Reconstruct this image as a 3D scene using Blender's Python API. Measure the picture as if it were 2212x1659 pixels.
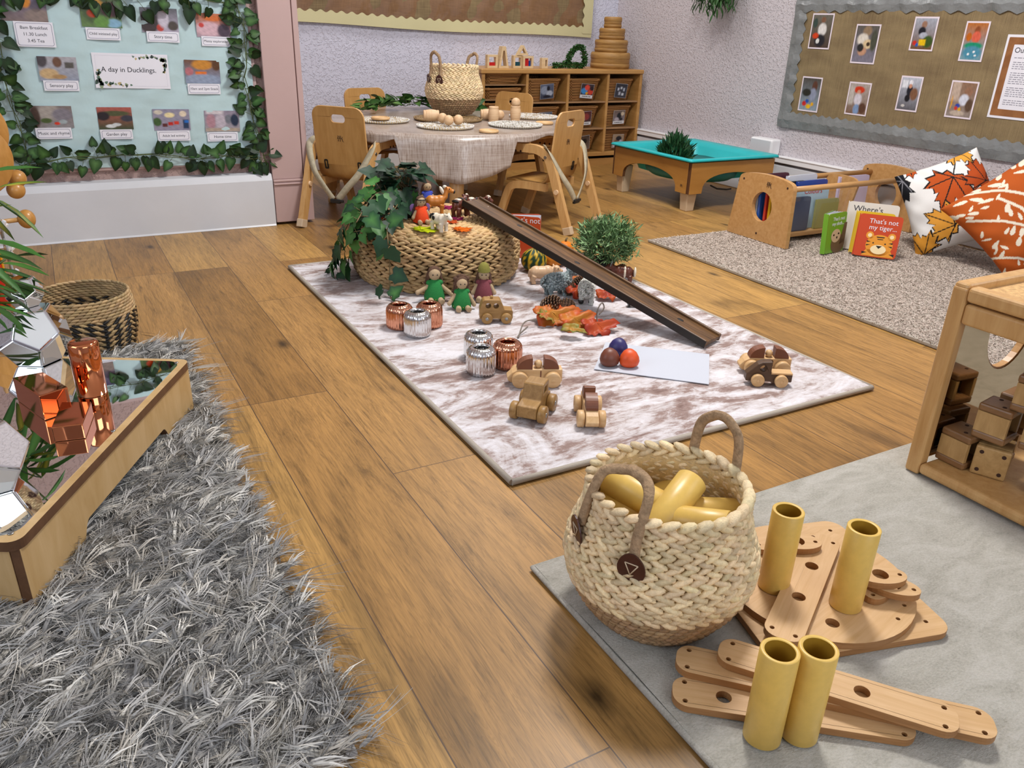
import bpy, bmesh, math, random
import numpy as np
from mathutils import Vector, Matrix, Euler, Quaternion
from mathutils.geometry import tessellate_polygon
PI = math.pi
random.seed(7); RN = np.random.RandomState(11)
for o in list(bpy.data.objects): bpy.data.objects.remove(o)
SC = bpy.context.scene; COL = SC.collection
# ------------------------------------------------------------------ camera
FPX, PITCH, YAW, ROLL, CH = 1717.17, .422547, .520771, .034483, .85
cy, sy, cp, sp = math.cos(YAW), math.sin(YAW), math.cos(PITCH), math.sin(PITCH)
_fw = Vector((sy*cp, cy*cp, -sp)); _r = Vector((cy, -sy, 0)); _u = _r.cross(_fw)
_R = _r*math.cos(ROLL)+_u*math.sin(ROLL); _U = -_r*math.sin(ROLL)+_u*math.cos(ROLL)
cam = bpy.data.objects.new('camera', bpy.data.cameras.new('camera')); COL.objects.link(cam)
cam.data.sensor_width = 36; cam.data.lens = FPX/2212*36; cam.data.clip_start = .02
mw = Matrix((_R, _U, -_fw)).transposed().to_4x4(); mw.translation = (0, 0, CH); cam.matrix_world = mw
SC.camera = cam
# ------------------------------------------------------------------ world, lamps, exposure
SC.view_settings.view_transform = 'Standard'; SC.view_settings.look = 'None'
SC.view_settings.gamma = 1; SC.view_settings.use_curve_mapping = False
SC.view_settings.exposure = .8
wd = bpy.data.worlds.new('world'); SC.world = wd; wd.use_nodes = True
wd.node_tree.nodes['Background'].inputs[0].default_value = (.82, .9, 1, 1)
wd.node_tree.nodes['Background'].inputs[1].default_value = .3
def lamp(name, loc, size, power, col, rot=(0, 0, 0), sy_=None):
    d = bpy.data.lights.new(name, 'AREA'); d.energy = power; d.color = col
    d.shape = 'RECTANGLE'; d.size = size; d.size_y = sy_ or size
    o = bpy.data.objects.new(name, d); COL.objects.link(o); o.location = loc; o.rotation_euler = rot
    return o
lamp('ceiling_lamp', (1.75, 1.95, 2.66), .5, 45, (1, .975, .95), sy_=.5)
lamp('ceiling_lamp', (2.3, 4.2, 2.66), .6, 14, (1, .975, .95), sy_=.6)
lamp('window_fill', (.9, -2.4, 1.6), 2.6, 27, (.82, .9, 1), (math.radians(80), 0, 0), 1.3)
lamp('window_fill', (3.57, .1, 1.75), 1.1, 10, (.78, .86, 1), (0, math.radians(80), 0), 1.4)
lamp('window_fill', (-2.1, 1.2, 1.7), 1.3, 17, (.8, .89, 1), (0, math.radians(-82), 0), 1.8)  # added unseen fill from the left, brightens the right wall and the metal pieces

def ray(px, py): return _R*((px-1106)/FPX) - _U*((py-829.5)/FPX) + _fw
def P(px, py, z=0.):                       # photo pixel -> point of the room at height z
    d = ray(px, py); return d*((z-CH)/d.z) + Vector((0, 0, CH))
def PY(px, py, y):
    d = ray(px, py); return d*(y/d.y) + Vector((0, 0, CH))
def PX(px, py, x):
    d = ray(px, py); return d*(x/d.x) + Vector((0, 0, CH))
# ------------------------------------------------------------------ helpers
def lin(h):
    if isinstance(h, str):
        h = h.lstrip('#'); h = tuple(int(h[i:i+2], 16)/255 for i in (0, 2, 4))
    return tuple((c/12.92 if c <= .04045 else ((c+.055)/1.055)**2.4) for c in h)
class G:                                   # tiny mesh builder
    def __init__(s): s.v = []; s.f = []; s.m = []; s.s = []; s.c = []; s.T = Matrix(); s.hascol = False; s.col = (1, 1, 1)
    def add(s, vs, fs, mi=0, sm=False, col=None):
        b = len(s.v); T = s.T
        s.v += [tuple(T @ Vector(p)) for p in vs]
        s.f += [tuple(i+b for i in f) for f in fs]; s.m += [mi]*len(fs); s.s += [sm]*len(fs)
        if col is not None: s.hascol = True
        if col is not None and len(col) == len(vs) and not isinstance(col[0], float): s.c += [tuple(k) for k in col]
        else: s.c += [tuple(col or s.col)]*len(vs)
        return s
    def box(s, c, d, mi=0, rot=None, col=None, taper=1):
        x, y, z = d[0]/2, d[1]/2, d[2]/2; t = taper
        vs = [Vector(p) for p in ((-x*t, -y*t, -z), (x*t, -y*t, -z), (x*t, y*t, -z), (-x*t, y*t, -z), (-x, -y, z), (x, -y, z), (x, y, z), (-x, y, z))]
        if rot is not None:
            q = rot.to_matrix() if not isinstance(rot, Matrix) else rot; vs = [q @ p for p in vs]
        vs = [p+Vector(c) for p in vs]
        return s.add(vs, [(3, 2, 1, 0), (4, 5, 6, 7), (0, 1, 5, 4), (1, 2, 6, 5), (2, 3, 7, 6), (3, 0, 4, 7)], mi, False, col)
    def bb(s, a, b, mi=0, col=None): return s.box([(a[i]+b[i])/2 for i in range(3)], [abs(b[i]-a[i]) for i in range(3)], mi, None, col)
    def tube(s, path, r, n=8, mi=0, caps=True, sm=True, col=None, flat=1., up=None):
        path = [Vector(p) for p in path]; k = len(path)
        rs = r if isinstance(r, (list, tuple)) else [r]*k
        vs = []; prev = None
        for i, p in enumerate(path):
            t = (path[min(i+1, k-1)]-path[max(i-1, 0)]).normalized()
            if prev is None:
                a = Vector(up) if up is not None else (Vector((0, 0, 1)) if abs(t.z) < .9 else Vector((1, 0, 0)))
                nrm = (a - t*a.dot(t)).normalized()
            else: nrm = (prev - t*prev.dot(t)).normalized()
            prev = nrm; b = t.cross(nrm)
            for j in range(n):
                an = 2*PI*j/n; vs.append(p + (nrm*math.cos(an)*flat + b*math.sin(an))*rs[i])
        fs = [(i*n+j, i*n+(j+1) % n, (i+1)*n+(j+1) % n, (i+1)*n+j) for i in range(k-1) for j in range(n)]
        s.add(vs, fs, mi, sm, col)
        if caps:
            b0 = len(s.v)-len(vs)
            s.f += [tuple(b0+j for j in reversed(range(n))), tuple(b0+(k-1)*n+j for j in range(n))]; s.m += [mi]*2; s.s += [False]*2
        return s
    def lathe(s, prof, n=24, mi=0, sm=True, col=None, mod=None, close=False):
        vs = []; k = len(prof)
        for r, z in prof:
            for j in range(n):
                a = 2*PI*j/n; q = r*(mod(j, n, r, z) if mod else 1); vs.append((q*math.cos(a), q*math.sin(a), z))
        fs = [(i*n+j, i*n+(j+1) % n, (i+1)*n+(j+1) % n, (i+1)*n+j) for i in range(k-1) for j in range(n)]
        if close: fs += [((k-1)*n+j, (k-1)*n+(j+1) % n, (j+1) % n, j) for j in range(n)]
        return s.add(vs, fs, mi, sm, col)
    def prism(s, out, z0, z1, holes=(), mi=0, sm=False, col=None, mi_side=None):
        loops = [list(out)]+[list(h) for h in holes]; flat = [p for l in loops for p in l]; n = len(flat)
        tr = tessellate_polygon([[Vector((p[0], p[1], 0)) for p in l] for l in loops])
        vs = [(p[0], p[1], z0) for p in flat]+[(p[0], p[1], z1) for p in flat]
        fs = []
        for t in tr:
            a, b, c = (Vector(flat[i]) for i in t)
            if (b-a).cross(c-a) < 0: t = t[::-1]
            fs += [tuple(i+n for i in t), tuple(t[::-1])]
        s.add(vs, fs, mi, False, col)
        b0 = len(s.v)-2*n; o = 0
        for li, l in enumerate(loops):
            k = len(l); ar = sum(l[i][0]*l[(i+1) % k][1]-l[(i+1) % k][0]*l[i][1] for i in range(k))
            for i in range(k):
                q = (o+i, o+(i+1) % k, o+(i+1) % k+n, o+i+n)
                if (ar < 0) != (li > 0): q = q[::-1]
                s.f.append(tuple(b0+x for x in q)); s.m.append(mi if mi_side is None else mi_side); s.s.append(sm)
            o += k
        return s
    def ell(s, c, r, rot=None, nu=10, nv=7, mi=0, col=None):
        vs = [(0, 0, 1)]+[(math.sin(PI*i/nv)*math.cos(2*PI*j/nu), math.sin(PI*i/nv)*math.sin(2*PI*j/nu), math.cos(PI*i/nv)) for i in range(1, nv) for j in range(nu)]+[(0, 0, -1)]
        if not isinstance(r, (tuple, list)): r = (r, r, r)
        vs = [Vector((p[0]*r[0], p[1]*r[1], p[2]*r[2])) for p in vs]
        if rot is not None:
            q = rot.to_matrix() if not isinstance(rot, Matrix) else rot; vs = [q @ p for p in vs]
        vs = [p+Vector(c) for p in vs]; e = len(vs)-1
        fs = [(0, 1+j, 1+(j+1) % nu) for j in range(nu)]
        fs += [(1+i*nu+j, 1+(i+1)*nu+j, 1+(i+1)*nu+(j+1) % nu, 1+i*nu+(j+1) % nu) for i in range(nv-2) for j in range(nu)]
        fs += [(e, 1+(nv-2)*nu+(j+1) % nu, 1+(nv-2)*nu+j) for j in range(nu)]
        return s.add(vs, fs, mi, True, col)
    def grid(s, fn, nu, nv, mi=0, sm=True, colfn=None, wrap=False):
        vs = []; cs = []
        for i in range(nv+1):
            for j in range(nu+(0 if wrap else 1)):
                vs.append(fn(j/nu, i/nv)); cs.append(colfn(j/nu, i/nv) if colfn else s.col)
        w = nu if wrap else nu+1
        fs = [(i*w+j, i*w+(j+1) % w, (i+1)*w+(j+1) % w, (i+1)*w+j) for i in range(nv) for j in range(nu)]
        return s.add(vs, fs, mi, sm, cs if colfn else None)
    def raw(s, V, F, C=None, mi=0, sm=True):     # numpy block
        b = len(s.v); s.v += [tuple(p) for p in V.tolist()]; s.f += [tuple(i+b for i in f) for f in F.tolist()]
        s.m += [mi]*len(F); s.s += [sm]*len(F)
        if C is not None: s.hascol = True; s.c += [tuple(p) for p in C.tolist()]
        else: s.c += [s.col]*len(V)
        return s
    def build(s, name, mats, parent=None, bevel=0, seg=2, sub=0, remesh=0, smooth=0, loc=None, rot=None, solid=0, shade=False):
        me = bpy.data.meshes.new(name); me.from_pydata(s.v, [], s.f)
        for m in (mats if isinstance(mats, (list, tuple)) else [mats]): me.materials.append(MT[m] if isinstance(m, str) else m)
        me.polygons.foreach_set('material_index', s.m); me.polygons.foreach_set('use_smooth', [bool(x) or shade for x in s.s])
        if s.hascol:
            ca = me.color_attributes.new('Col', 'FLOAT_COLOR', 'POINT')
            ca.data.foreach_set('color', np.c_[np.array(s.c, dtype=np.float32), np.ones(len(s.c), np.float32)].ravel())
        me.update(); o = bpy.data.objects.new(name, me); COL.objects.link(o)
        if parent is not None: o.parent = parent
        if loc is not None: o.location = loc
        if rot is not None: o.rotation_euler = rot
        if remesh:
            md = o.modifiers.new('remesh', 'REMESH'); md.mode = 'VOXEL'; md.voxel_size = remesh; md.use_smooth_shade = True
        if smooth:
            md = o.modifiers.new('smooth', 'SMOOTH'); md.factor = .5; md.iterations = smooth
        if solid:
            md = o.modifiers.new('solid', 'SOLIDIFY'); md.thickness = solid; md.offset = 0
        if bevel:
            md = o.modifiers.new('bevel', 'BEVEL'); md.width = bevel; md.segments = seg; md.limit_method = 'ANGLE'; md.angle_limit = .6
            md.harden_normals = False
        if sub:
            md = o.modifiers.new('sub', 'SUBSURF'); md.levels = sub; md.render_levels = sub
        return o
def tag(o, label, cat, group=None):
    o['label'] = label; o['category'] = cat
    if group: o['group'] = group
    return o
def thing(name, label, cat, loc=(0, 0, 0), rz=0., group=None, rot=None):
    o = bpy.data.objects.new(name, None); COL.objects.link(o); o.empty_display_size = .05
    o.location = loc; o.rotation_euler = rot if rot is not None else (0, 0, rz)
    return tag(o, label, cat, group)
def struct(o): o['kind'] = 'structure'; return o
def stuff(o): o['kind'] = 'stuff'; return o
def dup(src, loc=None, rz=None, label=None, group=None, rot=None):
    def cpy(a, par):
        c = a.copy(); COL.objects.link(c)
        if par is not None: c.parent = par
        for ch in a.children: cpy(ch, c)
        return c
    r = cpy(src, None)
    if loc is not None: r.location = loc
    if rz is not None: r.rotation_euler = (0, 0, rz)
    if rot is not None: r.rotation_euler = rot
    if label: r['label'] = label
    if group: r['group'] = group
    return r
def repart(root, name, m):                 # give every part of that name another material
    for ch in root.children:
        if ch.name.split('.')[0] == name:
            ch.data = ch.data.copy(); ch.data.materials[0] = MT[m]
def text(body, size, m, parent, loc=(0, 0, .0006), rz=0, shear=0, ext=.0002, rot=None, name='lettering', align='CENTER', spacing=1):
    cu = bpy.data.curves.new('t', 'FONT'); cu.body = body; cu.size = size; cu.align_x = align; cu.align_y = 'CENTER'
    cu.extrude = ext; cu.shear = shear; cu.resolution_u = 3; cu.space_character = spacing
    t = bpy.data.objects.new('t', cu); COL.objects.link(t)
    me = bpy.data.meshes.new_from_object(t); bpy.data.objects.remove(t); bpy.data.curves.remove(cu)
    me.name = name; me.materials.clear(); me.materials.append(MT[m])
    o = bpy.data.objects.new(name, me); COL.objects.link(o); o.parent = parent; o.location = loc; o.rotation_euler = rot or (0, 0, rz)
    return o
def rrect(w, h, r, n=4, cx=0, cy_=0):
    pts = []
    for qx, qy, a0 in ((1, 1, 0), (-1, 1, PI/2), (-1, -1, PI), (1, -1, 1.5*PI)):
        for i in range(n+1):
            a = a0+PI/2*i/n; pts.append((cx+qx*(w/2-r)+r*math.cos(a), cy_+qy*(h/2-r)+r*math.sin(a)))
    return pts
def circ(r, n=24, cx=0, cy_=0, ry=None): return [(cx+r*math.cos(2*PI*i/n), cy_+(ry or r)*math.sin(2*PI*i/n)) for i in range(n)]
def bez(pts, n=8):                          # catmull-rom through points
    pts = [Vector(p) for p in pts]; out = []
    for i in range(len(pts)-1):
        p0, p1, p2, p3 = pts[max(i-1, 0)], pts[i], pts[i+1], pts[min(i+2, len(pts)-1)]
        for k in range(n):
            t = k/n; out.append(.5*((2*p1)+(p2-p0)*t+(2*p0-5*p1+4*p2-p3)*t*t+(3*p1-p0-3*p2+p3)*t**3))
    return out+[pts[-1]]
# ------------------------------------------------------------------ materials
MT = {}
def mat(name, col, rough=.5, metal=0, var=0, vs=8, bump=0, bs=200, wood=None, stretch=(1, 1, 1), vcol=False, spec=.5, trans=0, coat=0, alpha=1, sheen=0, bdist=.002):
    m = bpy.data.materials.new(name); m.use_nodes = True; nt = m.node_tree; N = nt.nodes; L = nt.links
    b = N['Principled BSDF']; b.inputs['Roughness'].default_value = rough; b.inputs['Metallic'].default_value = metal
    b.inputs['Specular IOR Level'].default_value = spec; b.inputs['Transmission Weight'].default_value = trans
    b.inputs['Coat Weight'].default_value = coat; b.inputs['Alpha'].default_value = alpha; b.inputs['Sheen Weight'].default_value = sheen
    c = lin(col) if isinstance(col, str) else col
    tc = N.new('ShaderNodeTexCoord'); mp = N.new('ShaderNodeMapping'); mp.inputs['Scale'].default_value = stretch; L.new(tc.outputs['Object'], mp.inputs[0])
    src = None
    if vcol:
        a = N.new('ShaderNodeAttribute'); a.attribute_name = 'Col'; src = a.outputs[0]
    if var or wood:
        n = N.new('ShaderNodeTexNoise'); n.inputs['Scale'].default_value = vs; n.inputs['Detail'].default_value = 5 if not wood else 8
        n.inputs['Roughness'].default_value = .6; n.inputs['Distortion'].default_value = .6 if wood else 0
        L.new(mp.outputs[0], n.inputs[0])
        r = N.new('ShaderNodeValToRGB'); L.new(n.outputs[0], r.inputs[0])
        r.color_ramp.elements[0].position = .3; r.color_ramp.elements[1].position = .7
        c2 = lin(wood) if wood else None
        lo = c2 if wood else tuple(x*(1-var) for x in c); hi = c if wood else tuple(min(1, x*(1+var)) for x in c)
        if vcol: lo, hi = (1-var,)*3, (1+var*.3,)*3
        r.color_ramp.elements[0].color = (*lo, 1); r.color_ramp.elements[1].color = (*hi, 1)
        if src:
            x = N.new('ShaderNodeMix'); x.data_type = 'RGBA'; x.blend_type = 'MULTIPLY'; x.inputs[0].default_value = 1
            L.new(src, x.inputs[6]); L.new(r.outputs[0], x.inputs[7]); src = x.outputs[2]
        else: src = r.outputs[0]
    if src: L.new(src, b.inputs['Base Color'])
    else: b.inputs['Base Color'].default_value = (*c, 1)
    if bump:
        n2 = N.new('ShaderNodeTexNoise'); n2.inputs['Scale'].default_value = bs; n2.inputs['Detail'].default_value = 3
        L.new(mp.outputs[0], n2.inputs[0]); bp = N.new('ShaderNodeBump'); bp.inputs['Strength'].default_value = bump; bp.inputs['Distance'].default_value = bdist
        L.new(n2.outputs[0], bp.inputs['Height']); L.new(bp.outputs[0], b.inputs['Normal'])
    MT[name] = m; return m
mat('vcol', '#ffffff', .55, vcol=True); mat('vleaf', '#ffffff', .5, vcol=True, spec=.3); mat('vprint', '#ffffff', .28, vcol=True, spec=.3)
mat('vstraw', '#ffffff', .62, vcol=True, var=.24, vs=160, bump=.5, bs=500); mat('vyarn', '#ffffff', .9, vcol=True, spec=.15)
mat('vfelt', '#ffffff', .95, vcol=True, spec=.1, bump=.6, bs=600)
mat('beech', '#cfa56c', .38, wood='#bb8c52', vs=6, stretch=(9, 9, 1.2)); mat('beech_x', '#c99c66', .38, wood='#b4844c', vs=6, stretch=(1.2, 9, 9))
mat('ply', '#c2965a', .35, wood='#ae8044', vs=5, stretch=(7, 7, 1)); mat('ply_edge', '#5e3a1e', .6)
mat('honey', '#b5823f', .42, wood='#a06e30', vs=3, stretch=(1, 1, 6)); mat('shelfwood', '#c19255', .42, wood='#a67a40', vs=4, stretch=(1, 1, 6))
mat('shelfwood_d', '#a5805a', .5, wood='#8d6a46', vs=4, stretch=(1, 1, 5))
mat('bamboo', '#dab587', .42, wood='#c89f6c', vs=7, stretch=(1, 14, 14)); mat('bamboo_edge', '#a8794a', .5, wood='#8e6236', vs=8, stretch=(2, 2, 30))
mat('hole', '#3a2012', .8); mat('black', '#101010', .45); mat('black_soft', '#0d0d0e', .6); mat('plastic_w', '#e9e9ea', .35); mat('paper', '#e4e3ea', .3, spec=.3)
mat('paper_plain', '#bcc0ca', .6); mat('ink', '#2b2b33', .6); mat('line', '#7c7c92', .6); mat('cap', '#c9b294', .35)
mat('chrome', '#e4e6ea', .06, 1); mat('copper', '#dd8a5e', .06, 1); mat('steel', '#9a9a98', .3, 1)
mat('mirror', '#f2f4f4', .015, 1); mat('silver_g', '#dcdcdc', .13, 1); mat('copper_g', '#d99a7c', .13, 1)
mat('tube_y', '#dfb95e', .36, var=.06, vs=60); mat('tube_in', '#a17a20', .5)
mat('plainwood', '#dfbf98', .5, wood='#cda57a', vs=8, stretch=(2, 2, 14)); mat('oldwood', '#a8824c', .45, wood='#86622f', vs=8, stretch=(2, 12, 12))
mat('carwood', '#d9b585', .45, wood='#c79d68', vs=8, stretch=(1, 10, 10)); mat('carbrown', '#74452f', .45, var=.1, vs=30); mat('cardark', '#5b4029', .5, wood='#46301c', vs=8, stretch=(1, 10, 10))
mat('leather', '#43211a', .45, var=.2, vs=40, bump=.3, bs=150); mat('jute', '#a3886a', .9, var=.3, vs=120, bump=1, bs=260, spec=.1); mat('thread', '#cdb89a', .8)
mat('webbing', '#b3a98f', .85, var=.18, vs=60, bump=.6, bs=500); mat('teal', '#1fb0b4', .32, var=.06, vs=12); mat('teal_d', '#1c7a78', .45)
mat('ramp_w', '#75532f', .42, wood='#33200f', vs=6, stretch=(1, 14, 14)); mat('ramp_e', '#15100c', .5, var=.3, vs=40)
mat('clear', '#ffffff', .05, trans=1, alpha=.07, spec=.5); mat('piping', '#a69d90', .8, bump=.4, bs=400); mat('edge_dark', '#37332e', .8)
mat('white_gloss', '#d0d2d6', .3, var=.03, vs=6, bump=.12, bs=30); mat('pink', '#b99d98', .45, var=.03, vs=4, bump=.08, bs=60)
mat('skin_felt', '#b39b7a', .95, bump=.6, bs=500); mat('hair', '#5a4030', .95, var=.3, vs=90, bump=1, bs=300); mat('wine', '#7a3d45', .95, bump=.5, bs=400)
mat('orangefelt', '#e0481a', .95, bump=.5, bs=400); mat('greenfelt', '#217a3a', .95, var=.08, vs=40, bump=.5, bs=400); mat('lilac', '#7a5a92', .95); mat('bluefelt', '#3a4aa8', .95); mat('olive', '#7f7a36', .95, bump=.5, bs=400)
mat('cream', '#dcd0ba', .3); mat('toyblack', '#151311', .35); mat('pigpink', '#d2ad88', .38, var=.08, vs=30); mat('ponyorange', '#c27a30', .35, var=.1, vs=30); mat('cowbrown', '#5c2c1c', .35); mat('manecream', '#e2dccc', .4)
mat('wool_g', '#7c8a8c', .75, var=.55, vs=130, bump=1, bs=170, bdist=.006); mat('wool_w', '#cfd0c8', .75, var=.12, vs=120, bump=1, bs=190, bdist=.005); mat('stone', '#8d9896', .7)
mat('crayon_b', '#2b2560', .45, var=.1, vs=30); mat('crayon_o', '#d9501a', .45, var=.15, vs=40); mat('crayon_br', '#6e3a28', .45, var=.12, vs=30)
mat('wicker', '#7d5526', .6, var=.3, vs=60); mat('steamer', '#b98f52', .55, wood='#8c6430', vs=7, stretch=(1, 1, 7))
mat('red', '#c22a14', .35); mat('yellow', '#e0a714', .4); mat('blue', '#1d4fa8', .4); mat('orange_g', '#d9812a', .4, var=.1, vs=20)
mat('balsa', '#dcc39a', .55, wood='#cdb083', vs=6, stretch=(2, 2, 10)); mat('gem_r', '#c02020', .1, spec=.6); mat('gem_b', '#123f8c', .1, spec=.6); mat('gem_t', '#0d4a5a', .1, spec=.6)
mat('soil', '#1b1512', .9); mat('stem', '#4d5a2c', .6); mat('stem_b', '#6b5a38', .7); mat('wire', '#6e6459', .5); mat('cork', '#c8a06c', .9, var=.35, vs=120, bump=.5, bs=200)
mat('grey_w', '#9a9a9c', .6); mat('rose', '#8c2f4a', .95)
mat('whiteback', '#f0f0f4', .3, spec=.3)
# ------------------------------------------------------------------ special materials
def nodes(name, rough=.6, spec=.4):
    m = bpy.data.materials.new(name); m.use_nodes = True; MT[name] = m; nt = m.node_tree
    b = nt.nodes['Principled BSDF']; b.inputs['Roughness'].default_value = rough; b.inputs['Specular IOR Level'].default_value = spec
    return nt, nt.nodes, nt.links, b
def nd(N, t, **k):
    n = N.new(t)
    for a, v in k.items():
        if a in n.inputs: n.inputs[a].default_value = v
        else: setattr(n, a, v)
    return n
def ramp(N, stops):
    r = N.new('ShaderNodeValToRGB'); e = r.color_ramp.elements
    while len(e) < len(stops): e.new(.5)
    for i, (p, c) in enumerate(stops): e[i].position = p; e[i].color = (*(lin(c) if isinstance(c, str) else (c,)*3), 1)
    return r
def mixc(N, L, a, b, fac=1., mode='MULTIPLY'):
    x = N.new('ShaderNodeMix'); x.data_type = 'RGBA'; x.blend_type = mode
    for k, v in ((0, fac), (6, a), (7, b)):
        if hasattr(v, 'is_linked') or hasattr(v, 'links'): L.new(v, x.inputs[k])
        else: x.inputs[k].default_value = v
    return x.outputs[2]
def mapped(N, L, scale=(1, 1, 1), loc=(0, 0, 0), rot=(0, 0, 0)):
    tc = N.new('ShaderNodeTexCoord'); mp = N.new('ShaderNodeMapping'); L.new(tc.outputs['Object'], mp.inputs[0])
    mp.inputs['Scale'].default_value = scale; mp.inputs['Location'].default_value = loc; mp.inputs['Rotation'].default_value = rot
    return mp.outputs[0]
def bump(N, L, h, b, s=.3, d=.002):
    x = nd(N, 'ShaderNodeBump', Strength=s, Distance=d); L.new(h, x.inputs['Height']); L.new(x.outputs[0], b.inputs['Normal']); return x
# vinyl oak planks running along Y
nt, N, L, b = nodes('oak_floor', .38, .32)
v = mapped(N, L, rot=(0, 0, -PI/2), loc=(0, 0, 0))
mp2 = N.new('ShaderNodeMapping'); mp2.vector_type = 'POINT'; L.new(v, mp2.inputs[0]); mp2.inputs['Location'].default_value = (.64, .118, 0)
br = nd(N, 'ShaderNodeTexBrick'); br.offset = .37; br.offset_frequency = 3; br.squash = 1
for k, x in (('Scale', 1), ('Mortar Size', .0011), ('Mortar Smooth', .1), ('Bias', -.1), ('Brick Width', 1.22), ('Row Height', .19)): br.inputs[k].default_value = x
br.inputs['Color1'].default_value = (1, 1, 1, 1); br.inputs['Color2'].default_value = (0, 0, 0, 1); br.inputs['Mortar'].default_value = (.5, .5, .5, 1)
L.new(mp2.outputs[0], br.inputs[0])
pl = ramp(N, [(0, '#8a6432'), (.35, '#a87f48'), (.65, '#9c733c'), (1, '#b48b4e')]); L.new(br.outputs[0], pl.inputs[0])
add = N.new('ShaderNodeVectorMath'); add.operation = 'ADD'; tc = N.new('ShaderNodeTexCoord'); L.new(tc.outputs['Object'], add.inputs[0])
sc_ = N.new('ShaderNodeVectorMath'); sc_.operation = 'SCALE'; L.new(br.outputs[0], sc_.inputs[0]); sc_.inputs[3].default_value = 7.3; L.new(sc_.outputs[0], add.inputs[1])
def gm(sx, sy_, scale, det, rg, dist):
    m_ = N.new('ShaderNodeMapping'); m_.inputs['Scale'].default_value = (sx, sy_, 1); L.new(add.outputs[0], m_.inputs[0])
    q = nd(N, 'ShaderNodeTexNoise', Scale=scale, Detail=det, Roughness=rg, Distortion=dist); L.new(m_.outputs[0], q.inputs[0]); return q
g1 = gm(9, .9, 2.2, 10, .7, 2.4); r1 = ramp(N, [(.3, .5), (.46, .93), (.6, 1.05), (.75, 1.16)]); L.new(g1.outputs[0], r1.inputs[0])
g4 = gm(4.5, 1.1, 1.3, 3, .5, 1.); r4 = ramp(N, [(.3, .62), (.46, .97), (.7, 1.14)]); L.new(g4.outputs[0], r4.inputs[0])
g2 = gm(120, 5, 2, 4, .65, .6); r2 = ramp(N, [(.3, .66), (.55, 1.05)]); L.new(g2.outputs[0], r2.inputs[0])
g5 = gm(26, 1.6, 2.4, 3, .5, 3.2); r5 = ramp(N, [(.45, 1.), (.5, .7), (.55, 1.)]); L.new(g5.outputs[0], r5.inputs[0])
kd = gm(9, 5, 2.5, 3, .6, 0.); mg3 = N.new('ShaderNodeMapping'); mg3.inputs['Scale'].default_value = (2.3, 1.15, 1); L.new(add.outputs[0], mg3.inputs[0])
kx = N.new('ShaderNodeMix'); kx.data_type = 'VECTOR'; kx.inputs[0].default_value = .045; L.new(mg3.outputs[0], kx.inputs[4]); L.new(kd.outputs['Color'], kx.inputs[5])
kn = nd(N, 'ShaderNodeTexVoronoi', Scale=1.); kn.voronoi_dimensions = '2D'; L.new(kx.outputs[1], kn.inputs[0])
rk = ramp(N, [(.009, .2), (.02, .45), (.055, 1.)]); L.new(kn.outputs['Distance'], rk.inputs[0])
c = mixc(N, L, pl.outputs[0], r4.outputs[0]); c = mixc(N, L, c, r5.outputs[0], .7)
c = mixc(N, L, c, r1.outputs[0], 1.); c = mixc(N, L, c, r2.outputs[0]); c = mixc(N, L, c, rk.outputs[0])
c = mixc(N, L, c, (.09, .05, .025, 1), br.outputs['Fac'], 'MIX')
L.new(c, b.inputs['Base Color']); bump(N, L, g2.outputs[0], b, .12, .001)
# blown-vinyl wallpaper
for nm, col in (('wallpaper', '#d0d1e0'), ('wallpaper_r', '#c7c0c4'), ('wall_pink', '#a98f88')):
    nt, N, L, b = nodes(nm, .62, .3); v = mapped(N, L)
    n1 = nd(N, 'ShaderNodeTexNoise', Scale=75, Detail=2, Roughness=.5, Distortion=.8); L.new(v, n1.inputs[0])
    r = ramp(N, [(.5, 0.), (.68, 1.)]); L.new(n1.outputs[0], r.inputs[0]); bump(N, L, r.outputs[0], b, .65, .005)
    b.inputs['Base Color'].default_value = (*lin(col), 1)
nt, N, L, b = nodes('ceiling_paint', .8); b.inputs['Base Color'].default_value = (.82, .82, .81, 1)
# burlap
def burlap(nm, c1, c2, rough):
    nt, N, L, b = nodes(nm, rough, .4)
    v1 = mapped(N, L, (1, 40, 40)); v2 = mapped(N, L, (40, 40, 1)); v3 = mapped(N, L, (2, 2, 5))
    a = nd(N, 'ShaderNodeTexNoise', Scale=9, Detail=3); L.new(v1, a.inputs[0]); d = nd(N, 'ShaderNodeTexNoise', Scale=9, Detail=3); L.new(v2, d.inputs[0])
    e = nd(N, 'ShaderNodeTexNoise', Scale=2.5, Detail=5); L.new(v3, e.inputs[0])
    s = mixc(N, L, a.outputs[0], d.outputs[0], .5, 'MIX'); s = mixc(N, L, s, e.outputs[0], .4, 'MIX')
    r = ramp(N, [(.36, c2), (.62, c1)]); L.new(s, r.inputs[0]); L.new(r.outputs[0], b.inputs['Base Color']); bump(N, L, s, b, .35, .002); return b
burlap('burlap', '#93805c', '#67553c', .8); burlap('burlap_film', '#8f6d4c', '#6f5136', .3).inputs['Coat Weight'].default_value = .7
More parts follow.
